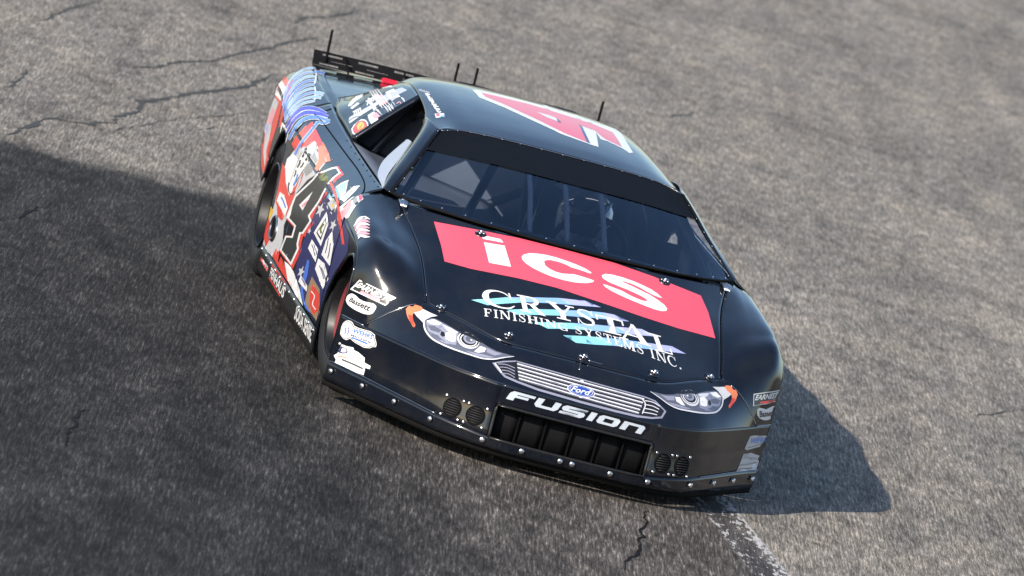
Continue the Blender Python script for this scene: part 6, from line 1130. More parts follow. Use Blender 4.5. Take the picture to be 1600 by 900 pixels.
 ('side_graphic','doorR','R',[('p','navy',0,[[(-.9865,-.0041),(-.9668,.025),(-.7258,.0134),(-.4345,-.0121),(-.1744,-.0431),(-.0153,-.058),(.0707,-.1105),(-.0367,-.1756),(-.1292,-.2474),(-.2077,-.2924),(-.2015,-.3269),(-.243,-.3681),(-.2355,-.4033),(-.4418,-.4119),(-.6733,-.413),(-.8804,-.4053),(-1.0295,-.3874),(-1.1798,-.3693),(-1.183,-.3317),(-1.1898,-.294),(-1.1519,-.2526),(-1.1155,-.2113),(-1.0743,-.1604),(-1.0448,-.1097),(-.9991,-.0567)]]),('p','redside',1.5,[[(-.995,.0064),(-.9342,.0037),(-.8735,.0012),(-.8143,-.0015),(-.7575,-.0049),(-.6776,-.0115),(-.6006,-.0195),(-.5437,-.0285),(-.4907,-.0377),(-.4365,-.0476),(-.3837,-.0579),(-.3312,-.0684),(-.2779,-.0788),(-.2382,-.0863),(-.1986,-.0938),(-.159,-.1012),(-.1195,-.1086),(-.0588,-.098),(-.0981,-.0906),(-.1375,-.0832),(-.177,-.0758),(-.2164,-.0683),(-.2693,-.058),(-.3216,-.0474),(-.3755,-.037),(-.4319,-.0271),(-.495,-.0179),(-.5716,-.009),(-.6508,-.0007),(-.7333,.0062),(-.7934,.0098),(-.8543,.0127),(-.9152,.0152),(-.9758,.0179)]]),('p','tan',1,[[(-.6756,-.3105),(-.3888,-.3134),(-.3152,-.3436),(-.2431,-.3737),(-.2859,-.4088),(-.4898,-.4113),(-.7122,-.4166),(-.7144,-.3849),(-.7166,-.3533)]]),('p','redside',1.5,[[(-.6101,-.3282),(-.3554,-.3268),(-.2909,-.3739),(-.4067,-.4067),(-.565,-.3989),(-.6253,-.3624)]]),('p','white',2,[[(-.6105,-.3544),(-.5799,-.3538),(-.5483,-.3529),(-.5204,-.3525),(-.5007,-.3531),(-.4897,-.3584),(-.4991,-.3677),(-.5095,-.3778),(-.4987,-.3845),(-.4734,-.3859),(-.4423,-.3859),(-.4089,-.3854),(-.3762,-.3851),(-.3575,-.3804),(-.3905,-.3807),(-.4245,-.3813),(-.4533,-.3813),(-.4737,-.3803),(-.4829,-.3745),(-.4728,-.365),(-.4632,-.3551),(-.4761,-.3488),(-.5013,-.3478),(-.5315,-.3483),(-.5634,-.3491),(-.5937,-.3498)]]),('p','white',1,[[(-1.5388,-.3828),(-1.3867,-.3744),(-1.2198,-.3729),(-.9553,-.3936),(-.847,-.4095),(-.7394,-.4253),(-.9966,-.4274),(-1.326,-.4212),(-1.4321,-.402)]]),('p','blue',1,[[(-.9082,-.2826),(-.8442,-.2799),(-.8046,-.3252),(-.8414,-.3811),(-.7356,-.4064),(-.484,-.4138),(-.6538,-.4215),(-.8883,-.4019),(-.9202,-.347)]]),('p','ltgrey',1.2,[[(-.9114,-.0667),(-.8986,-.0868),(-.8231,-.0827),(-.8921,-.1013),(-.8861,-.1225),(-.9416,-.1139),(-1.014,-.1313),(-.9789,-.1072),(-1.0297,-.0967),(-.9523,-.0905)]]),('p','ltgrey',1.2,[[(-.4792,-.0648),(-.4689,-.0811),(-.4081,-.0778),(-.4636,-.0928),(-.4587,-.11),(-.5031,-.103),(-.5607,-.1171),(-.5329,-.0976),(-.5734,-.0891),(-.5117,-.0841)]]),('p','ltgrey',1.2,[[(-.968,-.3151),(-.9665,-.3318),(-.9021,-.3279),(-.9683,-.3438),(-.9738,-.3614),(-1.0154,-.3546),(-1.0837,-.3694),(-1.0429,-.3492),(-1.0795,-.3407),(-1.0126,-.3351)]]),('p','ltgrey',1.2,[[(-.4239,-.1276),(-.4145,-.142),(-.3585,-.1389),(-.4095,-.1524),(-.405,-.1676),(-.445,-.1616),(-.4961,-.1741),(-.4714,-.1568),(-.5074,-.1493),(-.4527,-.1447)]]),('p','ltgrey',1.2,[[(-1.0377,-.1841),(-1.0344,-.1933),(-.9991,-.1913),(-1.0333,-.2),(-1.0334,-.2097),(-1.0577,-.2058),(-1.0933,-.2139),(-1.0739,-.2028),(-1.0958,-.198),(-1.0595,-.1951)]]),('p','white',2,[[(-.7572,-.0804),(-.6163,-.1055),(-.6259,-.1501),(-.6418,-.1949),(-.9196,-.1868),(-.836,-.1334)]]),('p','white',2,[[(-.9256,-.2115),(-.6868,-.2135),(-.667,-.2577),(-.9661,-.2509)]]),('p','white',2,[[(-.468,-.1095),(-.3313,-.14),(-.2952,-.1761),(-.2698,-.2122),(-.5686,-.2145),(-.5527,-.1596)]]),('p','white',2,[[(-.6261,-.2373),(-.4254,-.2256),(-.2152,-.2508),(-.3003,-.3005),(-.4717,-.289),(-.6404,-.2772)]]),('p','white',2,[[(-.9813,-.3515),(-.738,-.3542),(-.7203,-.3721),(-1.0127,-.3792)]]),('p','char',2.5,[[(-.7289,-.0983),(-.6639,-.1129),(-.6813,-.1796),(-.852,-.1767),(-.7898,-.1374)]]),('p','white',2.9,[[(-.7252,-.1076),(-.6798,-.1154),(-.7042,-.171),(-.8237,-.1699)]]),('p','green',3.4,[[(-.7514,-.1243),(-.7642,-.1311),(-.7794,-.1383),(-.7915,-.1456),(-.7932,-.152),(-.7838,-.1558),(-.7694,-.1583),(-.7539,-.1604),(-.7398,-.1625),(-.6957,-.1542),(-.7101,-.152),(-.7252,-.15),(-.737,-.1479),(-.7432,-.1457),(-.7419,-.1412),(-.7319,-.1353),(-.7171,-.1282),(-.7039,-.1213)]]),('p','navy',2.6,[[(-.9,-.2272),(-.877,-.2291),(-.8538,-.2309),(-.8313,-.2328),(-.8101,-.2349),(-.791,-.2372),(-.773,-.2398),(-.7553,-.2425),(-.7374,-.2451),(-.7172,-.2414),(-.735,-.2388),(-.7527,-.2361),(-.771,-.2335),(-.7904,-.2311),(-.8121,-.229),(-.8349,-.227),(-.858,-.2252),(-.881,-.2233)]]),('p','navy',2.6,[[(-.8489,-.2196),(-.827,-.221),(-.8051,-.2224),(-.7837,-.2239),(-.7636,-.2256),(-.7458,-.2275),(-.7289,-.2296),(-.7123,-.2319),(-.6955,-.2341),(-.6756,-.2303),(-.6924,-.2282),(-.709,-.2259),(-.7261,-.2237),(-.7444,-.2218),(-.765,-.22),(-.7867,-.2185),(-.8087,-.2171),(-.8304,-.2157)]]),('p','navy',2.6,[[(-.5196,-.1443),(-.5126,-.1506),(-.5052,-.1568),(-.4984,-.1631),(-.4929,-.1695),(-.4892,-.1763),(-.4888,-.1832),(-.489,-.1903),(-.4888,-.1973),(-.4666,-.1947),(-.4667,-.1877),(-.4665,-.1806),(-.4676,-.1736),(-.4715,-.1668),(-.4772,-.1603),(-.484,-.154),(-.4913,-.1478),(-.4984,-.1415)]]),('p','navy',2.6,[[(-.4335,-.1505),(-.4245,-.1565),(-.415,-.1624),(-.4059,-.1683),(-.3981,-.1744),(-.3934,-.1808),(-.3909,-.1875),(-.3889,-.1942),(-.3867,-.2009),(-.3635,-.1981),(-.3657,-.1915),(-.3677,-.1847),(-.3702,-.1781),(-.3761,-.1716),(-.384,-.1654),(-.3932,-.1594),(-.4028,-.1535),(-.4122,-.1476)]]),('p','navy',2.6,[[(-.5543,-.2529),(-.526,-.2547),(-.4975,-.2565),(-.4697,-.2583),(-.443,-.2604),(-.4186,-.2627),(-.394,-.2653),(-.3698,-.2679),(-.3455,-.2704),(-.3254,-.2666),(-.3497,-.2641),(-.3739,-.2615),(-.3987,-.2589),(-.4244,-.2566),(-.4514,-.2545),(-.4795,-.2526),(-.5079,-.2508),(-.5361,-.249)]]),('p','navy',2.6,[[(-.4914,-.2503),(-.4637,-.2519),(-.4359,-.2535),(-.4081,-.2552),(-.3809,-.257),(-.356,-.2591),(-.3321,-.2614),(-.3086,-.2638),(-.2848,-.2661),(-.268,-.2625),(-.2887,-.26),(-.3122,-.2576),(-.3363,-.2553),(-.3616,-.2532),(-.3893,-.2513),(-.418,-.2496),(-.4459,-.2481),(-.4735,-.2464)]]),('p','navy',2.6,[[(-.9523,-.3594),(-.9305,-.3596),(-.9086,-.3597),(-.8874,-.36),(-.8673,-.3604),(-.8499,-.3612),(-.8333,-.3621),(-.8169,-.3631),(-.8003,-.3641),(-.781,-.3601),(-.7976,-.3591),(-.814,-.3581),(-.831,-.3571),(-.8491,-.3564),(-.8699,-.3559),(-.8916,-.3557),(-.9135,-.3555),(-.9352,-.3553)]])],False,'navy field with grey stars'),
 ('sponsor_sticker','doorR','R',[('p','white',0,[[(-.8905,-.0662),(-.8472,-.0249),(-.8277,.0239),(-.8025,.0851),(-.6141,.0439),(-.5708,.001),(-.5483,-.0654),(-.7143,-.0713)]]),('p','cyan',1,[[(-.8608,-.0443),(-.7999,.0229),(-.5977,.006),(-.6907,-.0095)]]),('p','teal',1,[[(-.7912,.0293),(-.7777,.0754),(-.6298,.0392),(-.6063,.0117)]]),('p','white',1.6,[[(-.6119,.0062),(-.6293,.0107),(-.6466,.0153),(-.6653,.0197),(-.6858,.0238),(-.7059,.0269),(-.7272,.0297),(-.7488,.0323),(-.7709,.035),(-.7761,.033),(-.7548,.0303),(-.7332,.0276),(-.7124,.0249),(-.6929,.0219),(-.6731,.0179),(-.6549,.0136),(-.6378,.009),(-.6204,.0045)]]),('p','white',1.6,[[(-.6114,.006),(-.6252,.0126),(-.6393,.0195),(-.6553,.0261),(-.6748,.0321),(-.6958,.0362),(-.7186,.0399),(-.742,.0433),(-.765,.0469),(-.771,.0449),(-.7479,.0414),(-.7246,.038),(-.7023,.0344),(-.6831,.0305),(-.6643,.0247),(-.6487,.0182),(-.6349,.0114),(-.621,.0047)]]),('p','white',1.6,[[(-.6111,.0058),(-.6214,.0147),(-.6322,.0237),(-.6456,.0325),(-.668,.0404),(-.6887,.0455),(-.7119,.05),(-.7383,.0543),(-.7642,.0586),(-.7698,.0569),(-.7438,.0525),(-.7186,.0482),(-.696,.0438),(-.6763,.039),(-.655,.0313),(-.6422,.0227),(-.6315,.0137),(-.6212,.0049)]]),('p','white',1.6,[[(-.611,.0057),(-.6181,.0167),(-.6253,.0279),(-.6389,.0388),(-.6613,.0488),(-.685,.0547),(-.7115,.06),(-.739,.0652),(-.7664,.0704),(-.7721,.0688),(-.7451,.0635),(-.7178,.0584),(-.6918,.0531),(-.6701,.0475),(-.6483,.0379),(-.6356,.0272),(-.6283,.016),(-.6213,.005)]]),('p','ltgrey',1,[[(-.8053,-.0556),(-.6908,-.0175),(-.5826,-.0215),(-.6348,-.0591)]]),('p','yellow',1.5,[[(-.7058,-.0503),(-.6618,-.0336),(-.6166,-.0415)]])],False,'blue fan sticker'),
 ('sponsor_sticker','doorR','R',[('p','white',0,[[(-.5703,.005),(-.5984,.0485),(-.6422,.0867),(-.61,.1113),(-.5443,.0818),(-.5006,.05),(-.4875,.01)]]),('p','lav',1,[[(-.5514,.0177),(-.5635,.0498),(-.5953,.08),(-.5381,.059),(-.5153,.0231)]])],False,'white winged sticker'),
 ('sponsor_sticker','doorR','R',[('p','white',0,[[(-.5047,-.0489),(-.4696,.0067),(-.4598,.0536),(-.4103,.0903),(-.3303,.0876),(-.2717,.0419),(-.2267,-.0081),(-.2288,-.0562),(-.3785,-.0688)]]),('p','pink',1,[[(-.4262,-.0368),(-.4331,.008),(-.4051,.0408),(-.3294,.0257),(-.2811,-.0141),(-.3111,-.0441)]]),('p','redside',1.4,[[(-.4793,-.0499),(-.4203,-.0309),(-.2872,-.06),(-.3522,-.0698)]]),('p','grey',1,[[(-.3978,.0471),(-.3922,.0699),(-.319,.0604),(-.3122,.0383)]]),('p','red',1,[[(-.4034,.0778),(-.4005,.0886),(-.3425,.087),(-.3057,.0673)]])],False,'red and white strip sticker'),
 ('sponsor_sticker','fenderR','R',[('p','white',0,[[(-.0294,-.0179),(-.0344,-.0061),(-.0426,.0056),(-.0461,.0162),(-.0393,.0256),(-.0342,.0294),(-.0271,.0341),(-.0195,.0384),(-.0127,.042),(-.0072,.0456),(-.0005,.0489),(.0083,.0523),(.0141,.0558),(.0066,.0577),(-.0065,.0562),(-.0206,.0548),(-.0354,.0529),(-.0492,.05),(-.0577,.045),(-.0654,.0395),(-.0735,.0336),(-.0815,.0269),(-.0823,.0147),(-.0707,.0029),(-.0545,-.0081),(-.0411,-.0189)]]),('p','pink',.2,[[(.0072,-.0204),(.0023,-.0099),(-.0052,.0005),(-.0081,.0099),(-.0008,.0178),(.0053,.0213),(.0144,.0257),(.0243,.03),(.0339,.0338),(.0399,.0374),(.0476,.041),(.055,.0445),(.0609,.0482),(.0539,.0501),(.0416,.0484),(.0278,.0467),(.0143,.0447),(-.0005,.0418),(-.0107,.037),(-.0218,.0318),(-.033,.026),(-.0433,.0193),(-.0445,.0083),(-.0335,-.0021),(-.0177,-.0119),(-.0044,-.0214)]]),('p','white',.4,[[(.0431,-.0229),(.0386,-.0137),(.0318,-.0045),(.0296,.0036),(.0366,.0101),(.043,.0133),(.0534,.0174),(.0653,.0216),(.0769,.0255),(.0838,.0293),(.0914,.0331),(.0982,.0368),(.1038,.0406),(.0971,.0425),(.0866,.0405),(.0735,.0386),(.0598,.0363),(.0462,.0335),(.0338,.029),(.0203,.024),(.0067,.0185),(-.0054,.0118),(-.0065,.0019),(.0043,-.0072),(.0191,-.0157),(.032,-.0239)]]),('p','pink',.6,[[(.0777,-.0254),(.0738,-.0174),(.0683,-.0096),(.0668,-.0027),(.0726,.0024),(.0786,.0053),(.0898,.0091),(.1033,.0132),(.1159,.0172),(.1233,.0212),(.1309,.0251),(.1378,.0291),(.1425,.0331),(.1367,.0348),(.1261,.0326),(.1151,.0304),(.102,.028),(.0884,.0252),(.0756,.021),(.0604,.0163),(.0451,.011),(.0317,.0043),(.0313,-.0045),(.0417,-.0123),(.0552,-.0195),(.0673,-.0265)]]),('p','white',.8,[[(.1106,-.0279),(.1075,-.0212),(.1034,-.0146),(.1024,-.009),(.1068,-.0053),(.1123,-.0027),(.1237,.0008),(.1385,.0048),(.1518,.0088),(.1594,.0131),(.1665,.0172),(.1727,.0213),(.1774,.0255),(.1718,.0271),(.1624,.0247),(.1517,.0222),(.1398,.0197),(.1271,.017),(.1141,.013),(.0982,.0086),(.0815,.0034),(.0678,-.0033),(.0686,-.011),(.0781,-.0175),(.0902,-.0233),(.101,-.029)]]),('p','pink',1,[[(.1416,-.0304),(.1394,-.025),(.1365,-.0197),(.1361,-.0153),(.1393,-.013),(.1439,-.0107),(.1553,-.0075),(.1709,-.0037),(.1856,.0005),(.1938,.005),(.2009,.0093),(.207,.0136),(.2119,.0179),(.2062,.0195),(.1961,.0168),(.1853,.014),(.1741,.0113),(.1625,.0087),(.1496,.0049),(.1335,.0009),(.1157,-.0041),(.1025,-.0108),(.1044,-.0175),(.113,-.0227),(.1235,-.0272),(.1327,-.0316)]]),('p','white',1.2,[[(.1711,-.0329),(.1697,-.0288),(.1679,-.0248),(.168,-.0215),(.1703,-.0206),(.1739,-.0186),(.1856,-.0157),(.2036,-.0121),(.2209,-.0078),(.23,-.003),(.2369,.0015),(.2426,.0059),(.2473,.0104),(.2417,.0118),(.2313,.0088),(.22,.0058),(.2083,.0029),(.1966,.0004),(.1833,-.0031),(.1664,-.0069),(.1478,-.0117),(.1353,-.0185),(.1384,-.0242),(.1461,-.0279),(.1547,-.0311),(.1625,-.0342)]])],False,'pink flame sticker'),
 ('door_number','doorR','R',[('p','redside',0,[[(-1.1423,.0838),(-.9354,.0818),(-.9039,.0137),(-.8735,-.0208),(-.9468,-.082),(-1.0731,-.1507),(-.9909,-.1576),(-1.1336,-.2327),(-1.1894,-.2403),(-1.1845,-.2723),(-1.1342,-.2829),(-1.1925,-.3268),(-1.2563,-.3711),(-1.5014,-.3747),(-1.7498,-.3784),(-1.673,-.308),(-1.5016,-.2843),(-1.4967,-.253),(-1.7741,-.2613),(-1.7389,-.2137),(-1.7095,-.1662),(-1.5391,-.1069),(-1.373,-.0482),(-1.2251,.0206)]]),('p','white',1,[[(-1.146,.076),(-.9862,.0745),(-.9667,.0108),(-.9475,-.0249),(-1.0209,-.086),(-1.1531,-.1577),(-1.07,-.1647),(-1.202,-.2331),(-1.2684,-.2421),(-1.2628,-.2795),(-1.2145,-.2898),(-1.2657,-.328),(-1.3213,-.3665),(-1.5318,-.3696),(-1.7448,-.3727),(-1.6761,-.3097),(-1.5014,-.2856),(-1.4952,-.2471),(-1.7707,-.2553),(-1.7373,-.21),(-1.7099,-.165),(-1.5425,-.1067),(-1.3792,-.0489),(-1.2302,.0184)]]),('p','char',2,[[(-1.1161,.0681),(-1.0126,.0671),(-1.0023,.0089),(-.9915,-.0283),(-1.0649,-.0892),(-1.2037,-.1644),(-1.12,-.1714),(-1.238,-.2317),(-1.317,-.2424),(-1.3108,-.2863),(-1.2648,-.2962),(-1.3522,-.359),(-1.6905,-.3639),(-1.632,-.3099),(-1.4537,-.2853),(-1.4464,-.2382),(-1.7189,-.2462),(-1.6876,-.2039),(-1.6614,-.1617),(-1.5001,-.1047),(-1.3406,-.0483),(-1.1964,.0173)],[(-1.2626,-.0788),(-1.3192,-.1248),(-1.3771,-.1709),(-1.509,-.1698),(-1.3848,-.1241)]]),('p','white',2.2,[[(-1.2626,-.0788),(-1.3192,-.1248),(-1.3771,-.1709),(-1.509,-.1698),(-1.3848,-.1241)]]),('p','pink',2.8,[[(-1.2819,-.1085),(-1.3891,-.1628),(-1.4516,-.1634)]]),('p','green',2.4,[[(-1.1882,.0157),(-1.0513,.0161),(-1.0216,.0014),(-1.1537,-.0224),(-1.233,-.0165)]])],False,'black numeral 4 edged in white and red'),
 ('side_graphic','quarterR','R',[('p','redside',0,[[(-3.5316,.1328),(-3.2333,.1319),(-2.9658,.0775),(-2.8887,.0118),(-2.8531,-.0492),(-2.8648,-.1155),(-2.8413,-.1518),(-2.8249,-.1882),(-2.8403,-.2324),(-2.9808,-.2229),(-3.1246,-.19),(-3.3028,-.1573),(-3.5279,-.1267),(-3.6024,-.0902),(-3.5933,-.0277),(-3.3439,.0178),(-3.2919,.0612)]]),('p','white',1,[[(-3.4397,.1078),(-3.1186,.1015),(-2.986,.0454),(-3.4425,.039)]]),('p','ltgrey',1,[[(-3.3265,.0323),(-3.0432,.0339),(-3.0575,-.0066),(-3.0747,-.0471),(-3.0138,-.0867),(-2.9601,-.1263),(-2.9024,-.1676),(-2.8549,-.209),(-3.0974,-.1663),(-3.2031,-.1297),(-3.3142,-.0929),(-3.3769,-.0596),(-3.5933,-.0277)]]),('p','pink',1.6,[[(-3.2995,-.0076),(-3.122,-.0039),(-3.0816,-.0633),(-3.2933,-.0702)]]),('p','lav',1.6,[[(-3.5617,-.0905),(-3.259,-.0674),(-3.1601,-.0933),(-3.2457,-.1135)]]),('p','redside',2,[[(-2.9855,-.1152),(-2.9787,-.1274),(-2.9755,-.1401),(-2.9659,-.1524),(-2.9386,-.1627),(-2.9096,-.1677),(-2.8751,-.1717),(-2.8379,-.1753),(-2.8045,-.1791),(-2.7885,-.1746),(-2.7712,-.1663),(-2.8062,-.1626),(-2.8393,-.1588),(-2.8653,-.1546),(-2.891,-.145),(-2.9008,-.1335),(-2.9041,-.1209),(-2.9109,-.1086)]]),('p','dkgrey',1.6,[[(-3.5989,-.116),(-3.3212,-.1092),(-3.229,-.1515),(-3.3311,-.152)]]),('p','white',0,[[(-2.7374,-.0101),(-2.5817,-.0056),(-2.3995,-.018),(-2.4022,-.0571),(-2.3484,-.0933),(-2.6637,-.055)]]),('p','redside',1,[[(-3.1955,.1283),(-3.3562,.166),(-3.0794,.1292),(-2.8997,.0924),(-2.7476,.0274),(-2.7013,-.021),(-2.7586,-.0386),(-2.8414,.017),(-2.8673,.0546),(-3.007,.0914)]]),('p','redside',.6,[[(-2.2133,-.032),(-2.1352,.0283),(-2.1663,.0738),(-2.07,.086),(-1.7683,.0713),(-1.7324,.043),(-1.9345,-.0092),(-2.0403,-.04)]])],False,'red and white rear flank'),
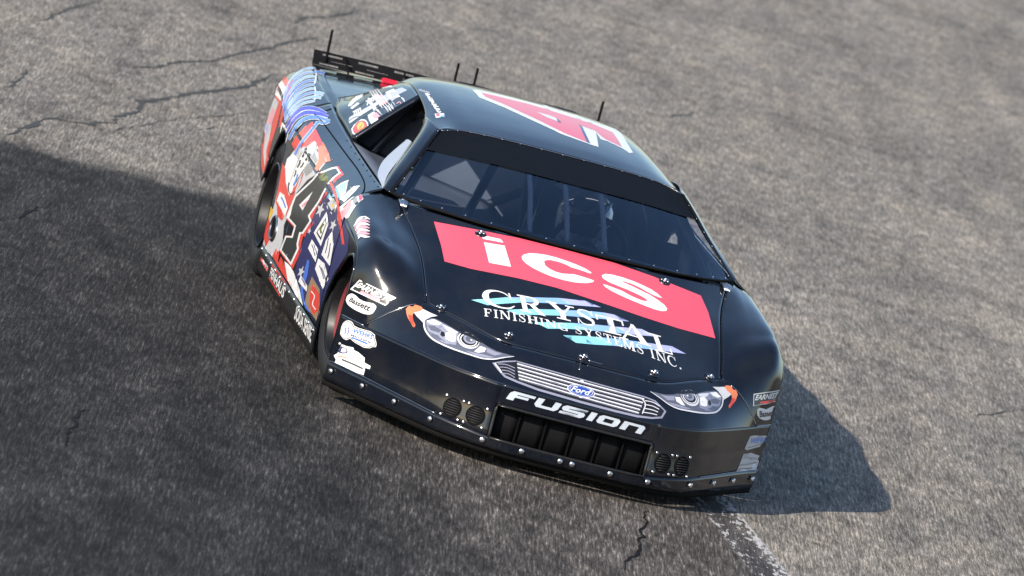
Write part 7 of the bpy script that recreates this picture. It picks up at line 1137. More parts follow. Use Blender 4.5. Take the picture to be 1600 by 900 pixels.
 ('quarter_lettering','quarterR','R',[('p','white',0,[[(-2.8306,.0415),(-2.8685,.0557),(-2.9343,.0694),(-2.9972,.0834),(-3.054,.0984),(-3.1084,.1147),(-3.1719,.132),(-3.2451,.1498),(-3.3221,.1676),(-3.3911,.1837),(-3.4528,.2003),(-3.4968,.2164),(-3.5154,.2315),(-3.511,.2399),(-3.4946,.2485),(-3.4733,.2573),(-3.4795,.2662),(-3.5832,.2721),(-3.5925,.2636),(-3.6516,.255),(-3.7472,.2457),(-3.7231,.2348),(-3.74,.2184),(-3.5866,.2007),(-3.4934,.1828),(-3.4089,.1655),(-3.3153,.1465),(-3.233,.1277),(-3.1667,.1096),(-3.1089,.0927),(-3.0438,.0772),(-2.9709,.0632),(-2.913,.0499),(-2.8876,.0362)]]),('p','white',.1,[[(-2.7981,.0367),(-2.8211,.0514),(-2.8792,.0657),(-2.9331,.0801),(-2.9805,.0955),(-3.0252,.1113),(-3.0786,.128),(-3.1387,.1451),(-3.1995,.1621),(-3.2516,.1773),(-3.2968,.193),(-3.3273,.2082),(-3.3398,.2224),(-3.3377,.2301),(-3.3274,.2381),(-3.3134,.2462),(-3.3016,.2545),(-3.3724,.2596),(-3.3982,.2525),(-3.4193,.2446),(-3.4378,.2362),(-3.4472,.2268),(-3.4321,.2108),(-3.394,.1938),(-3.3377,.1769),(-3.2741,.1604),(-3.2016,.1421),(-3.1357,.1241),(-3.0811,.1067),(-3.0331,.0902),(-2.9781,.0743),(-2.916,.0598),(-2.8714,.0459),(-2.8553,.0316)]]),('p','white',.2,[[(-2.7656,.0318),(-2.7744,.0471),(-2.8257,.0619),(-2.8723,.0768),(-2.9122,.0925),(-2.9482,.1079),(-2.9917,.124),(-3.0409,.1403),(-3.0908,.1565),(-3.1326,.1708),(-3.1675,.1856),(-3.1895,.1998),(-3.198,.2133),(-3.1967,.2204),(-3.1898,.2277),(-3.1803,.2352),(-3.1719,.2429),(-3.2379,.2486),(-3.2514,.2413),(-3.2664,.2341),(-3.2794,.2264),(-3.2864,.2178),(-3.2758,.2028),(-3.2491,.1869),(-3.2081,.1709),(-3.1595,.1552),(-3.1008,.1377),(-3.046,.1204),(-3.001,.1037),(-2.9624,.0876),(-2.9168,.0715),(-2.8629,.0564),(-2.8299,.0419),(-2.823,.0271)]]),('p','white',.3,[[(-2.7358,.0269),(-2.7285,.0428),(-2.7734,.0581),(-2.8137,.0735),(-2.847,.0895),(-2.8759,.1045),(-2.911,.12),(-2.9504,.1355),(-2.9899,.1509),(-3.0231,.1644),(-3.0504,.1781),(-3.0678,.1915),(-3.0737,.2042),(-3.0727,.2107),(-3.0676,.2174),(-3.0606,.2243),(-3.0544,.2313),(-3.1157,.2368),(-3.1259,.2302),(-3.1373,.2236),(-3.1473,.2166),(-3.1528,.2089),(-3.146,.1948),(-3.1259,.1799),(-3.0943,.1649),(-3.0558,.1501),(-3.0076,.1334),(-2.963,.1168),(-2.9269,.1006),(-2.8961,.0851),(-2.858,.0686),(-2.8115,.0531),(-2.7883,.0379),(-2.7906,.0226)]]),('p','white',.4,[[(-2.7084,.022),(-2.6935,.0384),(-2.7221,.0543),(-2.7562,.0701),(-2.7837,.0865),(-2.8065,.101),(-2.8346,.1159),(-2.8657,.1307),(-2.8963,.1453),(-2.9217,.1579),(-2.9418,.1707),(-2.9545,.1832),(-2.9577,.1951),(-2.957,.201),(-2.9534,.2071),(-2.9484,.2134),(-2.9442,.2197),(-3.0016,.2252),(-3.0097,.2192),(-3.0187,.2132),(-3.0267,.2069),(-3.0315,.2),(-3.0275,.1868),(-3.0125,.173),(-2.9887,.159),(-2.9596,.145),(-2.9218,.129),(-2.8855,.1131),(-2.8567,.0976),(-2.8327,.0826),(-2.8011,.0657),(-2.7608,.0497),(-2.7473,.034),(-2.7582,.0181)]]),('p','white',.5,[[(-2.6811,.0171),(-2.6586,.034),(-2.6722,.0504),(-2.7003,.0667),(-2.7217,.0834),(-2.7388,.0974),(-2.7606,.1117),(-2.7846,.1258),(-2.8088,.1396),(-2.8266,.1513),(-2.8408,.1632),(-2.849,.1749),(-2.8502,.1861),(-2.8494,.1914),(-2.8469,.1969),(-2.8437,.2025),(-2.8408,.2083),(-2.8949,.2135),(-2.9012,.2082),(-2.9082,.2028),(-2.9144,.1972),(-2.9188,.1911),(-2.9174,.1789),(-2.9076,.1661),(-2.891,.153),(-2.87,.1399),(-2.8408,.1247),(-2.8114,.1095),(-2.789,.0946),(-2.7706,.0801),(-2.745,.0628),(-2.7109,.0463),(-2.7119,.03),(-2.7292,.0135)]]),('p','white',.6,[[(-2.654,.0122),(-2.624,.0296),(-2.6238,.0466),(-2.6462,.0633),(-2.6618,.0804),(-2.6732,.0938),(-2.6888,.1075),(-2.7068,.1209),(-2.7245,.134),(-2.7363,.1447),(-2.745,.1557),(-2.7489,.1665),(-2.7486,.1771),(-2.7481,.1818),(-2.7463,.1868),(-2.7442,.1918),(-2.7426,.1968),(-2.7943,.2019),(-2.7992,.1972),(-2.8044,.1924),(-2.8097,.1875),(-2.8137,.1822),(-2.814,.171),(-2.8092,.1592),(-2.7989,.1472),(-2.7848,.1349),(-2.7627,.1204),(-2.7398,.1058),(-2.7227,.0916),(-2.7096,.0776),(-2.6904,.0599),(-2.6626,.0429),(-2.6765,.026),(-2.7015,.009)]]),('p','white',.7,[[(-2.6269,.0073),(-2.5895,.0252),(-2.5764,.0427),(-2.5937,.0599),(-2.6036,.0773),(-2.61,.0902),(-2.6197,.1033),(-2.6327,.116),(-2.644,.1282),(-2.6502,.1381),(-2.6541,.1481),(-2.6545,.1581),(-2.6527,.1681),(-2.6526,.1723),(-2.6518,.1767),(-2.6507,.1811),(-2.6496,.1855),(-2.6986,.1903),(-2.7024,.1862),(-2.7066,.1821),(-2.7106,.1778),(-2.7139,.1734),(-2.7158,.1631),(-2.7151,.1524),(-2.7103,.1413),(-2.7025,.1299),(-2.6872,.1161),(-2.6705,.1022),(-2.6586,.0885),(-2.6508,.0751),(-2.6374,.0571),(-2.6153,.0396),(-2.6412,.0221),(-2.6736,.0045)]]),('p','white',.8,[[(-2.6,.0023),(-2.5552,.0208),(-2.5298,.0389),(-2.5422,.0565),(-2.5465,.0742),(-2.5482,.0865),(-2.5523,.099),(-2.5609,.111),(-2.5664,.1225),(-2.568,.1314),(-2.5672,.1405),(-2.5642,.1498),(-2.561,.1591),(-2.5614,.1629),(-2.5615,.1667),(-2.5615,.1705),(-2.5616,.1742),(-2.6086,.1787),(-2.6115,.1752),(-2.6144,.1717),(-2.6172,.1681),(-2.6198,.1646),(-2.623,.1552),(-2.6259,.1456),(-2.626,.1356),(-2.6237,.125),(-2.6145,.1119),(-2.6036,.0986),(-2.5964,.0856),(-2.5931,.0726),(-2.5857,.0542),(-2.5688,.0362),(-2.6059,.0181),(-2.6457,0)]]),('p','white',.9,[[(-3.2876,.2496),(-3.2751,.2554),(-3.2928,.261),(-3.3027,.266),(-3.3058,.27),(-3.3019,.2726),(-3.2932,.2751),(-3.2817,.2777),(-3.271,.2805),(-3.4145,.295),(-3.4275,.2923),(-3.4422,.2897),(-3.4554,.2866),(-3.4622,.2826),(-3.457,.277),(-3.4422,.2709),(-3.4249,.2651),(-3.4122,.2595)]]),('p','white',1,[[(-2.7031,.1874),(-2.7018,.193),(-2.7013,.1986),(-2.6996,.2033),(-2.695,.207),(-2.6861,.2099),(-2.6726,.2128),(-2.656,.2158),(-2.6397,.2191),(-2.7051,.2327),(-2.7215,.2296),(-2.7395,.2264),(-2.7578,.2227),(-2.7728,.2178),(-2.7808,.2118),(-2.7832,.2057),(-2.7837,.2),(-2.7851,.1945)]]),('p','white',1.1,[[(-2.633,.172),(-2.6282,.1775),(-2.6242,.1829),(-2.6198,.1876),(-2.613,.1916),(-2.606,.1939),(-2.5964,.1963),(-2.5853,.1989),(-2.5742,.2016),(-2.6405,.2147),(-2.6514,.2121),(-2.6631,.2094),(-2.675,.2064),(-2.6862,.2027),(-2.696,.1972),(-2.7015,.1913),(-2.7053,.1857),(-2.7101,.1804)]]),('p','white',1.2,[[(-2.4878,-.0065),(-2.4545,.0109),(-2.4248,.0279),(-2.4409,.044),(-2.4458,.0602),(-2.4451,.0719),(-2.4445,.0841),(-2.4427,.0955),(-2.4404,.1053),(-2.4309,.1163),(-2.413,.1272),(-2.3899,.1376),(-2.3628,.1471),(-2.3364,.1552),(-2.303,.1624),(-2.2657,.1695),(-2.2304,.1769),(-2.2798,.1891),(-2.3208,.1834),(-2.364,.1777),(-2.4076,.1713),(-2.4467,.1633),(-2.4791,.1527),(-2.507,.1408),(-2.5272,.1274),(-2.5381,.1124),(-2.5376,.0983),(-2.5373,.084),(-2.5369,.0701),(-2.535,.0564),(-2.5208,.0384),(-2.5317,.021),(-2.5519,.0044),(-2.575,-.0122)]]),('p','white',1.3,[[(-2.4117,-.0179),(-2.3806,.0004),(-2.3536,.0184),(-2.3564,.0354),(-2.3622,.0524),(-2.3592,.0646),(-2.3544,.0775),(-2.3485,.0897),(-2.3437,.1002),(-2.3313,.1112),(-2.3108,.1219),(-2.2856,.1325),(-2.2579,.1426),(-2.2359,.1509),(-2.21,.1588),(-2.1818,.1667),(-2.1553,.1747),(-2.2087,.1861),(-2.2414,.1795),(-2.2753,.1731),(-2.3098,.1661),(-2.3414,.1582),(-2.3722,.1476),(-2.4013,.136),(-2.4248,.123),(-2.4394,.1082),(-2.4429,.0935),(-2.4464,.0784),(-2.4503,.0635),(-2.4511,.0488),(-2.4356,.0295),(-2.4608,.011),(-2.4782,-.0066),(-2.5085,-.0222)]]),('p','white',1.4,[[(-2.2851,-.0278),(-2.2588,-.0112),(-2.2355,.0051),(-2.2199,.0209),(-2.231,.0366),(-2.2336,.0503),(-2.2345,.0645),(-2.2337,.0779),(-2.2297,.0899),(-2.222,.1007),(-2.2113,.1117),(-2.1957,.1224),(-2.1778,.1321),(-2.1548,.1418),(-2.123,.1506),(-2.0863,.1592),(-2.0517,.1682),(-2.1041,.1798),(-2.1441,.1724),(-2.1865,.1651),(-2.2285,.1568),(-2.2633,.1467),(-2.2854,.1354),(-2.3025,.1231),(-2.3159,.1097),(-2.325,.0952),(-2.3273,.079),(-2.3273,.0627),(-2.3242,.0467),(-2.3166,.0314),(-2.3223,.014),(-2.3424,-.0026),(-2.3561,-.0184),(-2.3723,-.0341)]]),('p','white',1.5,[[(-1.9841,-.0452),(-1.9631,-.0296),(-1.9431,-.0141),(-1.9216,.0013),(-1.9235,.0166),(-1.9345,.0313),(-1.9431,.0464),(-1.9547,.0619),(-1.9746,.0774),(-2.0004,.091),(-2.0323,.1046),(-2.0672,.1181),(-2.1044,.1317),(-2.1608,.1274),(-2.1236,.1139),(-2.09,.1003),(-2.0611,.0868),(-2.0374,.0733),(-2.0205,.058),(-2.0109,.0424),(-2.003,.0267),(-1.9902,.0111),(-2.014,-.0053),(-2.0364,-.0212),(-2.0566,-.0368),(-2.0777,-.0525)]]),('p','white',1.6,[[(-2.0961,.1225),(-2.0802,.1267),(-2.0626,.131),(-2.0457,.1362),(-2.0342,.1428),(-2.0325,.1502),(-2.037,.1576),(-2.0437,.1645),(-2.0498,.171),(-2.1197,.1743),(-2.1133,.1676),(-2.1067,.1609),(-2.103,.1554),(-2.1036,.1511),(-2.1104,.1473),(-2.1233,.1435),(-2.1402,.1394),(-2.1565,.1349)]]),('p','sky',2,[[(-2.8449,.0402),(-2.8759,.0544),(-2.9424,.0681),(-3.0067,.0821),(-3.0649,.0973),(-3.1198,.1137),(-3.1838,.1311),(-3.2586,.1491),(-3.3389,.1672),(-3.4103,.1835),(-3.4754,.2004),(-3.5236,.2169),(-3.5443,.2323),(-3.5379,.2411),(-3.519,.2499),(-3.4955,.2587),(-3.5024,.2676),(-3.5585,.2708),(-3.561,.2622),(-3.6012,.2536),(-3.655,.2446),(-3.7001,.2347),(-3.6383,.2182),(-3.5537,.2006),(-3.4713,.183),(-3.3909,.1659),(-3.3008,.1471),(-3.2205,.1285),(-3.1548,.1107),(-3.0978,.0939),(-3.0339,.0785),(-2.9629,.0646),(-2.8925,.0513),(-2.8734,.0375)]]),('p','midblue',2.1,[[(-2.8124,.0354),(-2.8286,.0502),(-2.8873,.0644),(-2.9424,.0789),(-2.9909,.0944),(-3.0362,.1104),(-3.0898,.1273),(-3.151,.1445),(-3.2141,.1618),(-3.2679,.1772),(-3.315,.1931),(-3.3472,.2087),(-3.3603,.2233),(-3.3573,.2314),(-3.346,.2394),(-3.3313,.2476),(-3.3184,.2559),(-3.3615,.259),(-3.3792,.2511),(-3.3992,.2432),(-3.4163,.2349),(-3.4247,.2259),(-3.41,.2102),(-3.3738,.1936),(-3.3195,.1769),(-3.2589,.1607),(-3.1888,.1427),(-3.124,.1249),(-3.0698,.1076),(-3.0223,.0912),(-2.9686,.0755),(-2.9078,.0611),(-2.8566,.0472),(-2.841,.0329)]]),('p','sky',2.2,[[(-2.78,.0306),(-2.7822,.0459),(-2.8339,.0607),(-2.8816,.0757),(-2.9222,.0915),(-2.9586,.1071),(-3.0023,.1233),(-3.0527,.1398),(-3.1044,.1563),(-3.1474,.1709),(-3.1833,.1858),(-3.2061,.2004),(-3.2151,.2142),(-3.2132,.2216),(-3.2054,.229),(-3.1953,.2366),(-3.1864,.2442),(-3.2228,.2473),(-3.2354,.24),(-3.2497,.2327),(-3.2619,.2251),(-3.2679,.2169),(-3.258,.2022),(-3.2321,.1866),(-3.1926,.1709),(-3.1456,.1555),(-3.0885,.1383),(-3.035,.1211),(-2.9903,.1045),(-2.9523,.0886),(-2.9074,.0726),(-2.8548,.0576),(-2.815,.0431),(-2.8086,.0283)]]),('p','blue',2.3,[[(-2.748,.0258),(-2.7413,.0417),(-2.7818,.057),(-2.8228,.0725),(-2.8567,.0886),(-2.886,.1037),(-2.9213,.1193),(-2.9615,.1351),(-3.0026,.1508),(-3.0371,.1645),(-3.0654,.1785),(-3.0832,.1922),(-3.0892,.2051),(-3.0878,.2119),(-3.0821,.2187),(-3.0747,.2256),(-3.0681,.2325),(-3.1018,.2356),(-3.1116,.2289),(-3.1224,.2223),(-3.1317,.2154),(-3.1367,.2079),(-3.1301,.1941),(-3.1106,.1795),(-3.0798,.1648),(-3.0422,.1503),(-2.9956,.1338),(-2.9525,.1174),(-2.9166,.1014),(-2.8863,.086),(-2.8487,.0696),(-2.8031,.0542),(-2.7735,.0391),(-2.7763,.0237)]]),('p','midblue',2.4,[[(-2.7205,.021),(-2.7061,.0374),(-2.7306,.0532),(-2.7656,.0692),(-2.7935,.0857),(-2.8165,.1003),(-2.8447,.1153),(-2.8766,.1304),(-2.9088,.1453),(-2.9347,.1581),(-2.9558,.1711),(-2.9687,.1839),(-2.972,.1961),(-2.971,.2022),(-2.9669,.2084),(-2.9616,.2146),(-2.9569,.221),(-2.9885,.2239),(-2.9962,.2179),(-3.0047,.2119),(-3.0121,.2057),(-3.0164,.199),(-3.0125,.1861),(-2.9982,.1725),(-2.9749,.1587),(-2.9467,.1451),(-2.91,.1294),(-2.8753,.1137),(-2.8467,.0983),(-2.8228,.0833),(-2.7916,.0666),(-2.7522,.0507),(-2.7347,.035),(-2.7448,.019)]]),('p','sky',2.5,[[(-2.6931,.0162),(-2.6711,.033),(-2.6807,.0495),(-2.7095,.0659),(-2.7315,.0828),(-2.7487,.0969),(-2.7707,.1113),(-2.7955,.1256),(-2.8209,.1397),(-2.8395,.1517),(-2.8539,.1638),(-2.8624,.1757),(-2.8636,.1871),(-2.8624,.1926),(-2.8597,.1981),(-2.856,.2038),(-2.8528,.2094),(-2.8826,.2123),(-2.8886,.2069),(-2.8951,.2016),(-2.9008,.196),(-2.9048,.1901),(-2.9034,.1781),(-2.894,.1655),(-2.8781,.1527),(-2.8577,.1399),(-2.8294,.1249),(-2.8012,.1099),(-2.7789,.0951),(-2.7607,.0807),(-2.7356,.0636),(-2.7024,.0472),(-2.6994,.0309),(-2.7172,.0144)]]),('p','midblue',2.6,[[(-2.6658,.0114),(-2.6362,.0287),(-2.6323,.0458),(-2.6554,.0626),(-2.6713,.0798),(-2.6831,.0934),(-2.6988,.1072),(-2.7179,.1208),(-2.7365,.1341),(-2.7485,.1452),(-2.7576,.1564),(-2.7619,.1674),(-2.7615,.1781),(-2.7606,.183),(-2.7584,.1879),(-2.756,.1929),(-2.7541,.198),(-2.7826,.2008),(-2.7871,.196),(-2.7919,.1912),(-2.7969,.1863),(-2.8005,.1812),(-2.8009,.1701),(-2.7962,.1585),(-2.7861,.1467),(-2.7727,.1347),(-2.7514,.1205),(-2.7291,.1062),(-2.7126,.092),(-2.7,.0781),(-2.681,.0606),(-2.654,.0437),(-2.6642,.0269),(-2.6896,.0098)]]),('p','sky',2.7,[[(-2.6386,.0066),(-2.6016,.0244),(-2.585,.042),(-2.6028,.0593),(-2.613,.0769),(-2.6197,.0899),(-2.6295,.1031),(-2.6435,.116),(-2.6557,.1286),(-2.662,.1388),(-2.6662,.149),(-2.6666,.1591),(-2.6648,.1691),(-2.6643,.1735),(-2.6632,.1778),(-2.6618,.1822),(-2.6605,.1866),(-2.6875,.1892),(-2.691,.1851),(-2.6949,.1809),(-2.6986,.1767),(-2.7015,.1723),(-2.7034,.1621),(-2.7028,.1515),(-2.6982,.1407),(-2.6907,.1296),(-2.6761,.1161),(-2.66,.1024),(-2.6488,.0889),(-2.6412,.0755),(-2.6282,.0577),(-2.6067,.0403),(-2.6291,.0228),(-2.6619,.0052)]]),('p','sky',2.8,[[(-2.6114,.0018),(-2.5671,.0201),(-2.5384,.0383),(-2.5512,.056),(-2.5558,.0739),(-2.5578,.0863),(-2.5624,.0989),(-2.5716,.1112),(-2.5778,.123),(-2.5795,.1323),(-2.5788,.1415),(-2.5759,.1509),(-2.5727,.1602),(-2.5728,.164),(-2.5726,.1677),(-2.5724,.1715),(-2.5721,.1752),(-2.5979,.1777),(-2.6005,.1742),(-2.6031,.1706),(-2.6057,.1671),(-2.608,.1635),(-2.6111,.1541),(-2.614,.1446),(-2.6143,.1348),(-2.6122,.1245),(-2.6037,.1117),(-2.5932,.0987),(-2.5867,.0857),(-2.5838,.0729),(-2.5766,.0547),(-2.5602,.0368),(-2.5941,.0187),(-2.6343,.0006)]]),('p','midblue',2.9,[[(-3.3076,.2513),(-3.3214,.2589),(-3.3153,.2627),(-3.3256,.2679),(-3.3289,.2722),(-3.3247,.275),(-3.3157,.2776),(-3.3042,.2802),(-3.2935,.283),(-3.3865,.2925),(-3.3996,.2898),(-3.4142,.2872),(-3.427,.2842),(-3.4334,.2804),(-3.4285,.2751),(-3.4141,.2692),(-3.3968,.2634),(-3.3897,.2578)]]),('p','sky',3,[[(-2.7169,.1886),(-2.7155,.1942),(-2.7151,.1998),(-2.7131,.2048),(-2.7081,.2088),(-2.6982,.2121),(-2.6839,.2151),(-2.6671,.2182),(-2.6508,.2214),(-2.6937,.2304),(-2.71,.2272),(-2.7279,.2241),(-2.7452,.2205),(-2.7591,.2159),(-2.7666,.2104),(-2.7689,.2045),(-2.7694,.1988),(-2.7708,.1933)]]),('p','sky',3.1,[[(-2.6461,.1734),(-2.6412,.1789),(-2.6371,.1843),(-2.6327,.1893),(-2.6254,.1935),(-2.6177,.1961),(-2.6077,.1986),(-2.5964,.2012),(-2.5855,.2039),(-2.629,.2125),(-2.6399,.2098),(-2.6515,.2072),(-2.663,.2043),(-2.6734,.2008),(-2.6827,.1955),(-2.6879,.1898),(-2.6919,.1843),(-2.6967,.1789)]]),('p','deepblue',3.2,[[(-2.5045,-.0076),(-2.4713,.0098),(-2.4414,.0269),(-2.4523,.0432),(-2.4575,.0597),(-2.4568,.0717),(-2.4558,.0841),(-2.4538,.0959),(-2.4514,.1061),(-2.4419,.1176),(-2.4239,.1288),(-2.4003,.1394),(-2.3727,.1491),(-2.3455,.1573),(-2.3116,.1646),(-2.2742,.1717),(-2.2392,.179),(-2.2709,.1869),(-2.312,.1812),(-2.355,.1755),(-2.3983,.1692),(-2.4366,.1614),(-2.4685,.1509),(-2.496,.1392),(-2.5161,.1261),(-2.5269,.1116),(-2.5264,.0979),(-2.526,.084),(-2.5252,.0703),(-2.5233,.0569),(-2.5094,.0392),(-2.515,.0221),(-2.5351,.0055),(-2.5582,-.0111)]]),('p','deepblue',3.3,[[(-2.4285,-.0191),(-2.3973,-.0008),(-2.3703,.0172),(-2.3677,.0346),(-2.3739,.0519),(-2.3707,.0645),(-2.3656,.0776),(-2.3595,.0902),(-2.3544,.1011),(-2.3419,.1125),(-2.3211,.1236),(-2.2957,.1342),(-2.2678,.1444),(-2.2454,.1529),(-2.2193,.1608),(-2.1912,.1687),(-2.1649,.1767),(-2.1991,.184),(-2.2319,.1775),(-2.2658,.171),(-2.3001,.1641),(-2.3314,.1563),(-2.3619,.1458),(-2.3906,.1344),(-2.4139,.1216),(-2.4284,.1073),(-2.4317,.093),(-2.4352,.0783),(-2.4387,.0636),(-2.4394,.0492),(-2.4242,.0304),(-2.444,.0121),(-2.4613,-.0053),(-2.4823,-.0228)]]),('p','midblue',3.4,[[(-2.3018,-.029),(-2.2755,-.0124),(-2.2521,.0039),(-2.2308,.02),(-2.2423,.0359),(-2.245,.0498),(-2.2457,.0643),(-2.2446,.078),(-2.2405,.0905),(-2.2325,.1017),(-2.2218,.113),(-2.2062,.124),(-2.1879,.1339),(-2.1643,.1437),(-2.1321,.1526),(-2.0953,.1613),(-2.061,.1703),(-2.0947,.1777),(-2.1348,.1703),(-2.1775,.163),(-2.2188,.1548),(-2.2531,.1449),(-2.2748,.1339),(-2.2916,.1218),(-2.305,.1087),(-2.3141,.0946),(-2.3162,.0789),(-2.3159,.0629),(-2.3127,.0472),(-2.3053,.0321),(-2.3059,.015),(-2.3256,-.0014),(-2.3392,-.0171),(-2.3555,-.0329)]]),('p','midblue',3.5,[[(-2.0002,-.0465),(-1.9791,-.0308),(-1.9591,-.0153),(-1.9374,.0002),(-1.9349,.0156),(-1.9462,.0305),(-1.9547,.0457),(-1.9659,.0612),(-1.985,.0767),(-2.0108,.0903),(-2.0422,.1039),(-2.0769,.1174),(-2.1141,.131),(-2.1511,.1282),(-2.1138,.1146),(-2.0801,.101),(-2.0507,.0875),(-2.0262,.074),(-2.0087,.0586),(-1.9991,.0431),(-1.9911,.0275),(-1.9787,.0121),(-1.9981,-.0041),(-2.0203,-.02),(-2.0405,-.0356),(-2.0616,-.0512)]]),('p','midblue',3.6,[[(-2.1065,.1246),(-2.0905,.1289),(-2.073,.1332),(-2.0568,.1381),(-2.046,.1442),(-2.0445,.1511),(-2.049,.1582),(-2.0556,.165),(-2.0618,.1715),(-2.1077,.1737),(-2.1013,.167),(-2.0947,.1604),(-2.0908,.1545),(-2.0916,.1497),(-2.0992,.1454),(-2.1129,.1414),(-2.1299,.1372),(-2.1461,.1328)]]),('p','white',2,[[(-3.5217,.2673),(-3.4226,.2618),(-3.3891,.2608),(-3.3362,.2584),(-3.2892,.2558),(-3.207,.2486),(-3.1323,.2397),(-3.0599,.2301),(-2.9891,.2207),(-2.9745,.2252),(-3.044,.2346),(-3.1163,.2443),(-3.2205,.2553),(-3.3076,.2613),(-3.3624,.2644),(-3.4204,.267),(-3.4782,.2693),(-3.5359,.2717)]]),('p','white',2,[[(-2.9135,.2129),(-2.882,.2101),(-2.8511,.2074),(-2.8211,.2047),(-2.7926,.2018),(-2.7399,.1955),(-2.6895,.1885),(-2.6408,.1812),(-2.5929,.1739),(-2.5841,.178),(-2.6315,.1852),(-2.6808,.1926),(-2.7325,.1998),(-2.787,.2063),(-2.8178,.2095),(-2.8486,.2123),(-2.8797,.215),(-2.911,.2178)]])],False,'blue lettering with white outline'),
 ('skirt_lettering','skirtR','S',[('t','white',0,'FENHAUS','b',[(-1.8647,.1159),(-1.2946,.1225),(-1.3505,.0626),(-1.8721,.0707)]),('p','redside',0,[[(-1.8753,.1208),(-1.8049,.1224),(-1.7348,.1239),(-1.6648,.1255),(-1.5949,.1271),(-1.5206,.1289),(-1.4464,.1308),(-1.3724,.1326),(-1.2988,.1345),(-1.3069,.1411),(-1.359,.1391),(-1.4198,.1395),(-1.4938,.1376),(-1.5679,.1359),(-1.6376,.1343),(-1.7074,.1327),(-1.7774,.1312),(-1.8477,.1297)]]),('p','redside',0,[[(-1.8956,.0582),(-1.8425,.0574),(-1.7896,.0565),(-1.7367,.0558),(-1.6834,.0551),(-1.6275,.0546),(-1.5714,.0542),(-1.5153,.0538),(-1.4594,.0535),(-1.4337,.0612),(-1.4894,.0616),(-1.5454,.062),(-1.6013,.0624),(-1.6569,.0629),(-1.7099,.0636),(-1.7625,.0644),(-1.8153,.0652),(-1.8682,.0661)]])],False,'white capitals between two red lines'),
 ('skirt_lettering','skirtR','S',[('t','white',0,'SODA SENSE','b',[(-.8925,.1231),(-.3472,.129),(-.3047,.0637),(-.9186,.0557)])],False,'white capitals in two words'),
 ('skirt_lettering','skirtR','S',[('p','redside',0,[[(-2.2395,.0927),(-1.9583,.0914),(-1.9642,.0721),(-2.2498,.0752)]]),('p','ltgrey',1,[[(-2.1784,.0938),(-1.966,.0967),(-1.9707,.0844),(-2.1732,.0826)]])],False,'small white plate edged in red'),
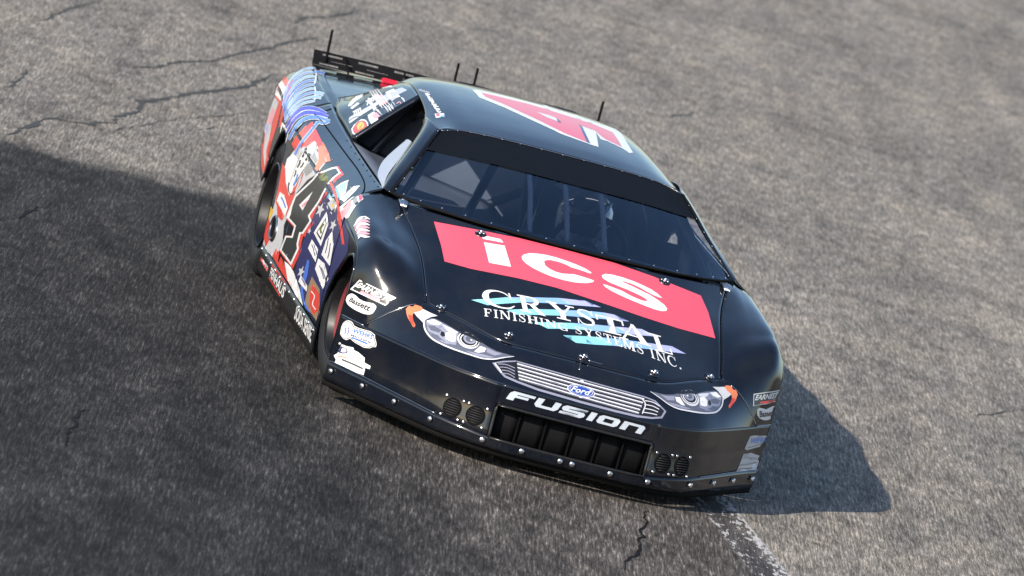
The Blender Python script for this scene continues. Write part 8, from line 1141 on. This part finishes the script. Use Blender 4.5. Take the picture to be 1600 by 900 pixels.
 ('sponsor_sticker','sailR','R',[('p','white',0,[[(-1.8093,.2324),(-1.8251,.2405),(-1.841,.2485),(-1.8539,.2567),(-1.869,.2696),(-1.8775,.2827),(-1.8692,.2943),(-1.8542,.3004),(-1.8335,.3059),(-1.8098,.3097),(-1.7731,.311),(-1.7311,.3095),(-1.6921,.3061),(-1.6829,.3019),(-1.6815,.2963),(-1.6804,.2899),(-1.6797,.2793),(-1.6796,.2672),(-1.6801,.2554),(-1.6805,.2475),(-1.6813,.2397),(-1.6823,.2333),(-1.6839,.2287),(-1.6908,.2258),(-1.7253,.2252),(-1.753,.2267),(-1.7811,.2296)]]),('p','char',.8,[[(-1.7957,.2372),(-1.8094,.2438),(-1.8232,.2505),(-1.8343,.2573),(-1.8479,.2687),(-1.8552,.2804),(-1.8475,.2907),(-1.8343,.296),(-1.8165,.3009),(-1.7957,.3042),(-1.7663,.3052),(-1.7329,.3041),(-1.702,.3015),(-1.676,.2976),(-1.6826,.2928),(-1.6818,.2872),(-1.6812,.2782),(-1.6812,.2678),(-1.6815,.2576),(-1.6819,.2507),(-1.6824,.2438),(-1.6833,.2383),(-1.6716,.2342),(-1.7003,.2322),(-1.7292,.2317),(-1.7512,.2329),(-1.7735,.235)]]),('p','redside',1.5,[[(-1.7897,.2392),(-1.802,.2453),(-1.8144,.2514),(-1.8246,.2576),(-1.8384,.2685),(-1.8465,.2796),(-1.8391,.2893),(-1.8257,.294),(-1.8075,.2983),(-1.7868,.3011),(-1.7602,.3022),(-1.7304,.3015),(-1.703,.2994),(-1.6807,.2958),(-1.6831,.2915),(-1.6823,.2865),(-1.6817,.2777),(-1.6817,.2678),(-1.6821,.258),(-1.6825,.2519),(-1.683,.2459),(-1.6838,.2409),(-1.6787,.2369),(-1.7042,.2345),(-1.7301,.2338),(-1.7497,.2349),(-1.7697,.2371)]]),('p','yellow',2.2,[[(-1.7997,.2632),(-1.8192,.2746),(-1.825,.285),(-1.806,.2911),(-1.7789,.2947),(-1.7434,.2927),(-1.712,.2873),(-1.6966,.2786),(-1.695,.2688),(-1.7023,.2608),(-1.7176,.2551),(-1.7549,.2572)]]),('p','redside',2.8,[[(-1.707,.2619),(-1.7182,.2634),(-1.7294,.2649),(-1.7408,.2664),(-1.7526,.2676),(-1.7662,.2686),(-1.78,.2692),(-1.7937,.2697),(-1.8074,.2702),(-1.8079,.2689),(-1.7942,.2684),(-1.7805,.2679),(-1.7671,.2673),(-1.7542,.2664),(-1.7429,.2652),(-1.7318,.2638),(-1.7207,.2622),(-1.7095,.2607)]]),('p','redside',2.8,[[(-1.7062,.2617),(-1.7163,.2644),(-1.7261,.2673),(-1.7366,.27),(-1.7483,.2724),(-1.7604,.2741),(-1.7733,.2756),(-1.7863,.2769),(-1.7992,.2782),(-1.8011,.2771),(-1.7882,.2757),(-1.7752,.2744),(-1.7628,.273),(-1.7514,.2713),(-1.7404,.2691),(-1.7303,.2665),(-1.7204,.2636),(-1.7103,.2609)]]),('p','redside',2.8,[[(-1.7058,.2616),(-1.7148,.2655),(-1.7234,.2696),(-1.7328,.2735),(-1.7443,.2771),(-1.7551,.2796),(-1.767,.2819),(-1.7791,.284),(-1.791,.2862),(-1.7942,.2852),(-1.7823,.283),(-1.7702,.2809),(-1.7587,.2787),(-1.7484,.2763),(-1.7375,.2728),(-1.7283,.269),(-1.7197,.265),(-1.7107,.261)]]),('p','redside',2.8,[[(-1.7056,.2615),(-1.7136,.2666),(-1.721,.2718),(-1.7296,.277),(-1.7404,.2819),(-1.7502,.2851),(-1.7609,.2882),(-1.7721,.2912),(-1.783,.2942),(-1.7871,.2934),(-1.7762,.2904),(-1.7651,.2874),(-1.7545,.2844),(-1.7452,.2813),(-1.7347,.2765),(-1.7263,.2715),(-1.7188,.2663),(-1.7109,.2611)]])],False,'yellow and red scallop emblem in white ring'),
 ('sponsor_sticker','sailR','R',[('p','white',0,[[(-1.866,.3309),(-1.8584,.3767),(-1.7014,.3847),(-2.3912,.3866),(-1.6802,.3583),(-1.6794,.3415),(-1.6798,.3242),(-1.6823,.3192),(-1.7597,.3226)]]),('p','pink',1,[[(-1.8219,.3469),(-1.8228,.3706),(-1.7125,.3749),(-1.7092,.3549),(-1.7397,.3445)]])],False,'white square sticker with pink print'),
 ('sponsor_sticker','sailR','R',[('p','pink',0,[[(-1.8692,.4021),(-1.8559,.4423),(-1.7609,.4413),(-2.6302,.4473),(-2.5732,.438),(-2.446,.4026),(-1.7476,.4024)]]),('p','white',1,[[(-1.8241,.4047),(-1.8019,.4047),(-1.7798,.4048),(-1.7578,.4048),(-1.7357,.4048),(-1.7185,.4047),(-1.701,.4046),(-1.6833,.4045),(-2.4902,.4065),(-2.5041,.4096),(-1.6843,.4075),(-1.702,.4076),(-1.7195,.4077),(-1.7369,.4078),(-1.7591,.4078),(-1.7812,.4078),(-1.8033,.4077),(-1.8254,.4077)]]),('p','white',1,[[(-1.816,.4188),(-1.794,.4185),(-1.7722,.4182),(-1.7504,.4179),(-1.7286,.4174),(-1.712,.4169),(-1.695,.4163),(-1.6779,.4156),(-2.5326,.4175),(-2.545,.4205),(-1.6773,.4185),(-1.6945,.4192),(-1.7117,.4198),(-1.7287,.4203),(-1.7509,.4208),(-1.7729,.4212),(-1.7948,.4214),(-1.8168,.4217)]]),('p','white',1,[[(-1.8083,.4328),(-1.7864,.4322),(-1.7646,.4316),(-1.7431,.4309),(-1.7217,.43),(-1.7056,.429),(-1.6891,.4279),(-1.6725,.4268),(-2.5753,.4285),(-2.5858,.4315),(-1.6702,.4296),(-1.6868,.4308),(-1.7037,.4319),(-1.7206,.4329),(-1.7428,.4338),(-1.7648,.4345),(-1.7866,.4351),(-1.8085,.4357)]]),('p','white',1,[[(-1.8019,.4468),(-1.78,.4459),(-1.7581,.445),(-1.7366,.4439),(-1.7155,.4426),(-1.6997,.4412),(-1.6837,.4396),(-2.6401,.4414),(-2.6182,.4397),(-2.6266,.4425),(-2.6484,.4442),(-1.6798,.4423),(-1.6963,.4439),(-1.7131,.4454),(-1.7353,.4468),(-1.7574,.4479),(-1.7794,.4488),(-1.8013,.4498)]])],False,'pink lettered sticker'),
 ('sponsor_sticker','sailR','R',[('p','white',0,[[(-1.851,.4604),(-1.8553,.4746),(-1.8602,.4888),(-1.8459,.5002),(-1.8278,.5045),(-1.8057,.5082),(-1.7815,.5102),(-1.7403,.5088),(-1.6953,.5037),(-2.9128,.5034),(-2.8558,.4961),(-2.7985,.4876),(-2.7578,.4798),(-2.7374,.4727),(-2.7323,.4664),(-1.681,.4582),(-1.7095,.4582),(-1.7413,.4601),(-1.7727,.4615),(-1.7988,.4614),(-1.8246,.4609)]]),('p','pink',1,[[(-1.7443,.4701),(-1.7469,.4745),(-1.7507,.479),(-1.7523,.4825),(-1.7491,.4841),(-1.7448,.4842),(-1.7346,.4842),(-1.722,.4838),(-1.7093,.4836),(-1.7108,.4875),(-1.7232,.4878),(-1.7363,.4881),(-1.7495,.4882),(-1.7626,.4871),(-1.7694,.4836),(-1.7676,.4791),(-1.7637,.4744),(-1.7612,.4702)]])],False,'round white sticker with pink print'),
 ('window_trim','sailR','R',[('p','white',0,[[(-2.2696,.2879),(-2.3589,.3117),(-2.5103,.3442),(-2.5087,.3774),(-2.3199,.3658),(-2.2884,.3306),(-2.2258,.2978),(-2.2367,.2853)]]),('p','white',0,[[(-2.1925,.2877),(-2.2244,.3309),(-2.1769,.3344),(-2.1471,.2922)]]),('p','black',.5,[[(-2.3908,.3731),(-2.3694,.425),(-2.2188,.4875),(-2.0959,.5185),(-2.1,.4622),(-2.1036,.4294),(-2.1867,.4242),(-2.1957,.3877),(-2.1429,.3503),(-2.1356,.3263),(-2.2009,.3392),(-2.2303,.3652)]]),('p','lav',0,[[(-2.0416,.4247),(-2.0451,.5058),(-2.0321,.5361),(-1.903,.5485),(-1.9017,.4796),(-1.8941,.4334),(-1.9249,.4035)]]),('p','ltgrey',.3,[[(-2.0276,.2597),(-2.0215,.3127),(-2.0107,.3656),(-1.9976,.4185),(-1.9295,.4082),(-1.9312,.3533),(-1.9303,.2985),(-1.9154,.2416),(-1.9678,.2424)]]),('p','white',1.2,[[(-2.127,.3626),(-2.1252,.3655),(-2.1238,.3685),(-2.122,.3709),(-2.1248,.3712),(-2.1198,.3711),(-2.0997,.367),(-2.075,.3608),(-2.0521,.3554),(-2.0358,.3583),(-2.0586,.3636),(-2.0834,.3699),(-2.1083,.3749),(-2.135,.3757),(-2.1453,.3725),(-2.1476,.3696),(-2.149,.3665),(-2.1505,.3637)]]),('p','white',1.2,[[(-2.1276,.3725),(-2.1248,.375),(-2.122,.3776),(-2.1192,.3796),(-2.1214,.38),(-2.115,.3798),(-2.0968,.3764),(-2.0737,.371),(-2.052,.3664),(-2.0364,.3694),(-2.0577,.374),(-2.0808,.3794),(-2.1049,.3838),(-2.1309,.3844),(-2.1422,.3817),(-2.1457,.3791),(-2.1482,.3764),(-2.151,.374)]]),('p','white',1.2,[[(-2.1284,.3823),(-2.1241,.3844),(-2.1202,.3866),(-2.1165,.3883),(-2.1178,.3887),(-2.1102,.3886),(-2.0935,.3857),(-2.0721,.3812),(-2.052,.3773),(-2.0368,.3805),(-2.0568,.3843),(-2.0782,.3889),(-2.1015,.3927),(-2.1266,.3932),(-2.1385,.391),(-2.1435,.3887),(-2.1474,.3864),(-2.1515,.3844)]]),('p','white',1.2,[[(-2.1294,.3921),(-2.1242,.3938),(-2.1193,.3957),(-2.1147,.397),(-2.1148,.3974),(-2.1058,.3973),(-2.0902,.395),(-2.0704,.3914),(-2.0514,.3882),(-2.0376,.3916),(-2.0562,.3947),(-2.0763,.3984),(-2.0987,.4015),(-2.1226,.402),(-2.1352,.4002),(-2.1414,.3983),(-2.1465,.3965),(-2.1521,.3948)]]),('p','white',1.2,[[(-2.1317,.4019),(-2.1251,.4033),(-2.1188,.4047),(-2.1133,.4057),(-2.1117,.4061),(-2.1016,.406),(-2.0871,.4042),(-2.0688,.4015),(-2.0512,.399),(-2.0392,.4027),(-2.0565,.4051),(-2.0748,.4079),(-2.0959,.4103),(-2.1181,.4107),(-2.1311,.4095),(-2.139,.408),(-2.1454,.4065),(-2.1523,.4052)]]),('p','white',1.2,[[(-2.1343,.4117),(-2.1265,.4127),(-2.1191,.4137),(-2.1127,.4145),(-2.1089,.4148),(-2.0974,.4147),(-2.0834,.4134),(-2.0668,.4116),(-2.0504,.4098),(-2.0413,.4139),(-2.0575,.4156),(-2.0748,.4175),(-2.0943,.4192),(-2.1149,.4195),(-2.1275,.4187),(-2.1365,.4177),(-2.1443,.4166),(-2.1526,.4156)]]),('p','white',1.2,[[(-2.139,.4215),(-2.13,.4222),(-2.1213,.4228),(-2.1132,.4233),(-2.1066,.4236),(-2.0943,.4234),(-2.0807,.4227),(-2.0651,.4216),(-2.05,.4207),(-2.0456,.4251),(-2.0604,.426),(-2.0762,.4271),(-2.0937,.428),(-2.1116,.4282),(-2.1239,.4278),(-2.1341,.4272),(-2.1433,.4265),(-2.1531,.4259)]]),('p','white',1.2,[[(-2.07,.2851),(-2.069,.2876),(-2.0683,.2901),(-2.0673,.2919),(-2.0708,.2918),(-2.0716,.2917),(-2.0605,.2893),(-2.0452,.2855),(-2.0303,.2821),(-2.0141,.2856),(-2.0287,.2889),(-2.0445,.2928),(-2.0609,.2961),(-2.0808,.2968),(-2.0901,.2939),(-2.0918,.2913),(-2.0925,.2886),(-2.0934,.2863)]]),('p','white',1.2,[[(-2.0696,.2956),(-2.0681,.2978),(-2.0669,.3),(-2.0656,.3016),(-2.0691,.3014),(-2.0698,.3014),(-2.0596,.2993),(-2.0454,.296),(-2.0315,.2931),(-2.0155,.2967),(-2.0292,.2995),(-2.0441,.3029),(-2.0599,.3059),(-2.0791,.3065),(-2.0886,.3038),(-2.0905,.3014),(-2.0916,.2991),(-2.093,.297)]]),('p','white',1.2,[[(-2.0688,.3061),(-2.0671,.308),(-2.0656,.31),(-2.0642,.3113),(-2.0674,.3111),(-2.0679,.311),(-2.0588,.3094),(-2.0456,.3065),(-2.0324,.304),(-2.0172,.3077),(-2.0299,.3102),(-2.0437,.3131),(-2.059,.3157),(-2.0772,.3162),(-2.0868,.3138),(-2.0894,.3116),(-2.0909,.3096),(-2.0926,.3077)]]),('p','white',1.2,[[(-2.0683,.3165),(-2.0661,.3182),(-2.0642,.3198),(-2.0625,.321),(-2.0656,.3207),(-2.0657,.3207),(-2.0575,.3194),(-2.0454,.317),(-2.0333,.3149),(-2.0188,.3188),(-2.0306,.3209),(-2.0434,.3233),(-2.0578,.3255),(-2.0751,.3259),(-2.0848,.3238),(-2.0878,.3219),(-2.0898,.3201),(-2.0918,.3185)]]),('p','black',1,[[(-1.955,.2415),(-1.9598,.2489),(-1.9655,.2563),(-1.9697,.2636),(-1.9695,.2705),(-1.963,.2775),(-1.9519,.2844),(-1.9389,.2913),(-1.9265,.2982),(-1.9391,.2995),(-1.9514,.2926),(-1.9646,.2857),(-1.9762,.2786),(-1.983,.2711),(-1.9831,.2637),(-1.9788,.2562),(-1.973,.2487),(-1.9681,.2413)]]),('p','black',1,[[(-1.8387,.2297),(-1.8468,.2485),(-1.8554,.2673),(-1.8632,.2861),(-1.8691,.3048),(-1.8726,.3359),(-1.8694,.3668),(-1.864,.3978),(-1.8618,.4287),(-1.8632,.4442),(-1.8655,.4598),(-1.8696,.4753),(-1.8751,.4908),(-1.886,.4911),(-1.8802,.4756),(-1.8758,.46),(-1.8733,.4445),(-1.8717,.429),(-1.874,.398),(-1.8795,.3671),(-1.8828,.3361),(-1.8792,.3049),(-1.8732,.2861),(-1.8653,.2673),(-1.8567,.2484),(-1.8485,.2296)]])],False,'pale window edge with white scribbled sticker'),
]
for name, par, k, items, mirror, label in STICKERS:
    if mirror in (False, 2): sticker(name, PAR[par], k, items, False, label)
    if mirror: sticker(name, PAR[par], k, items, True, label)
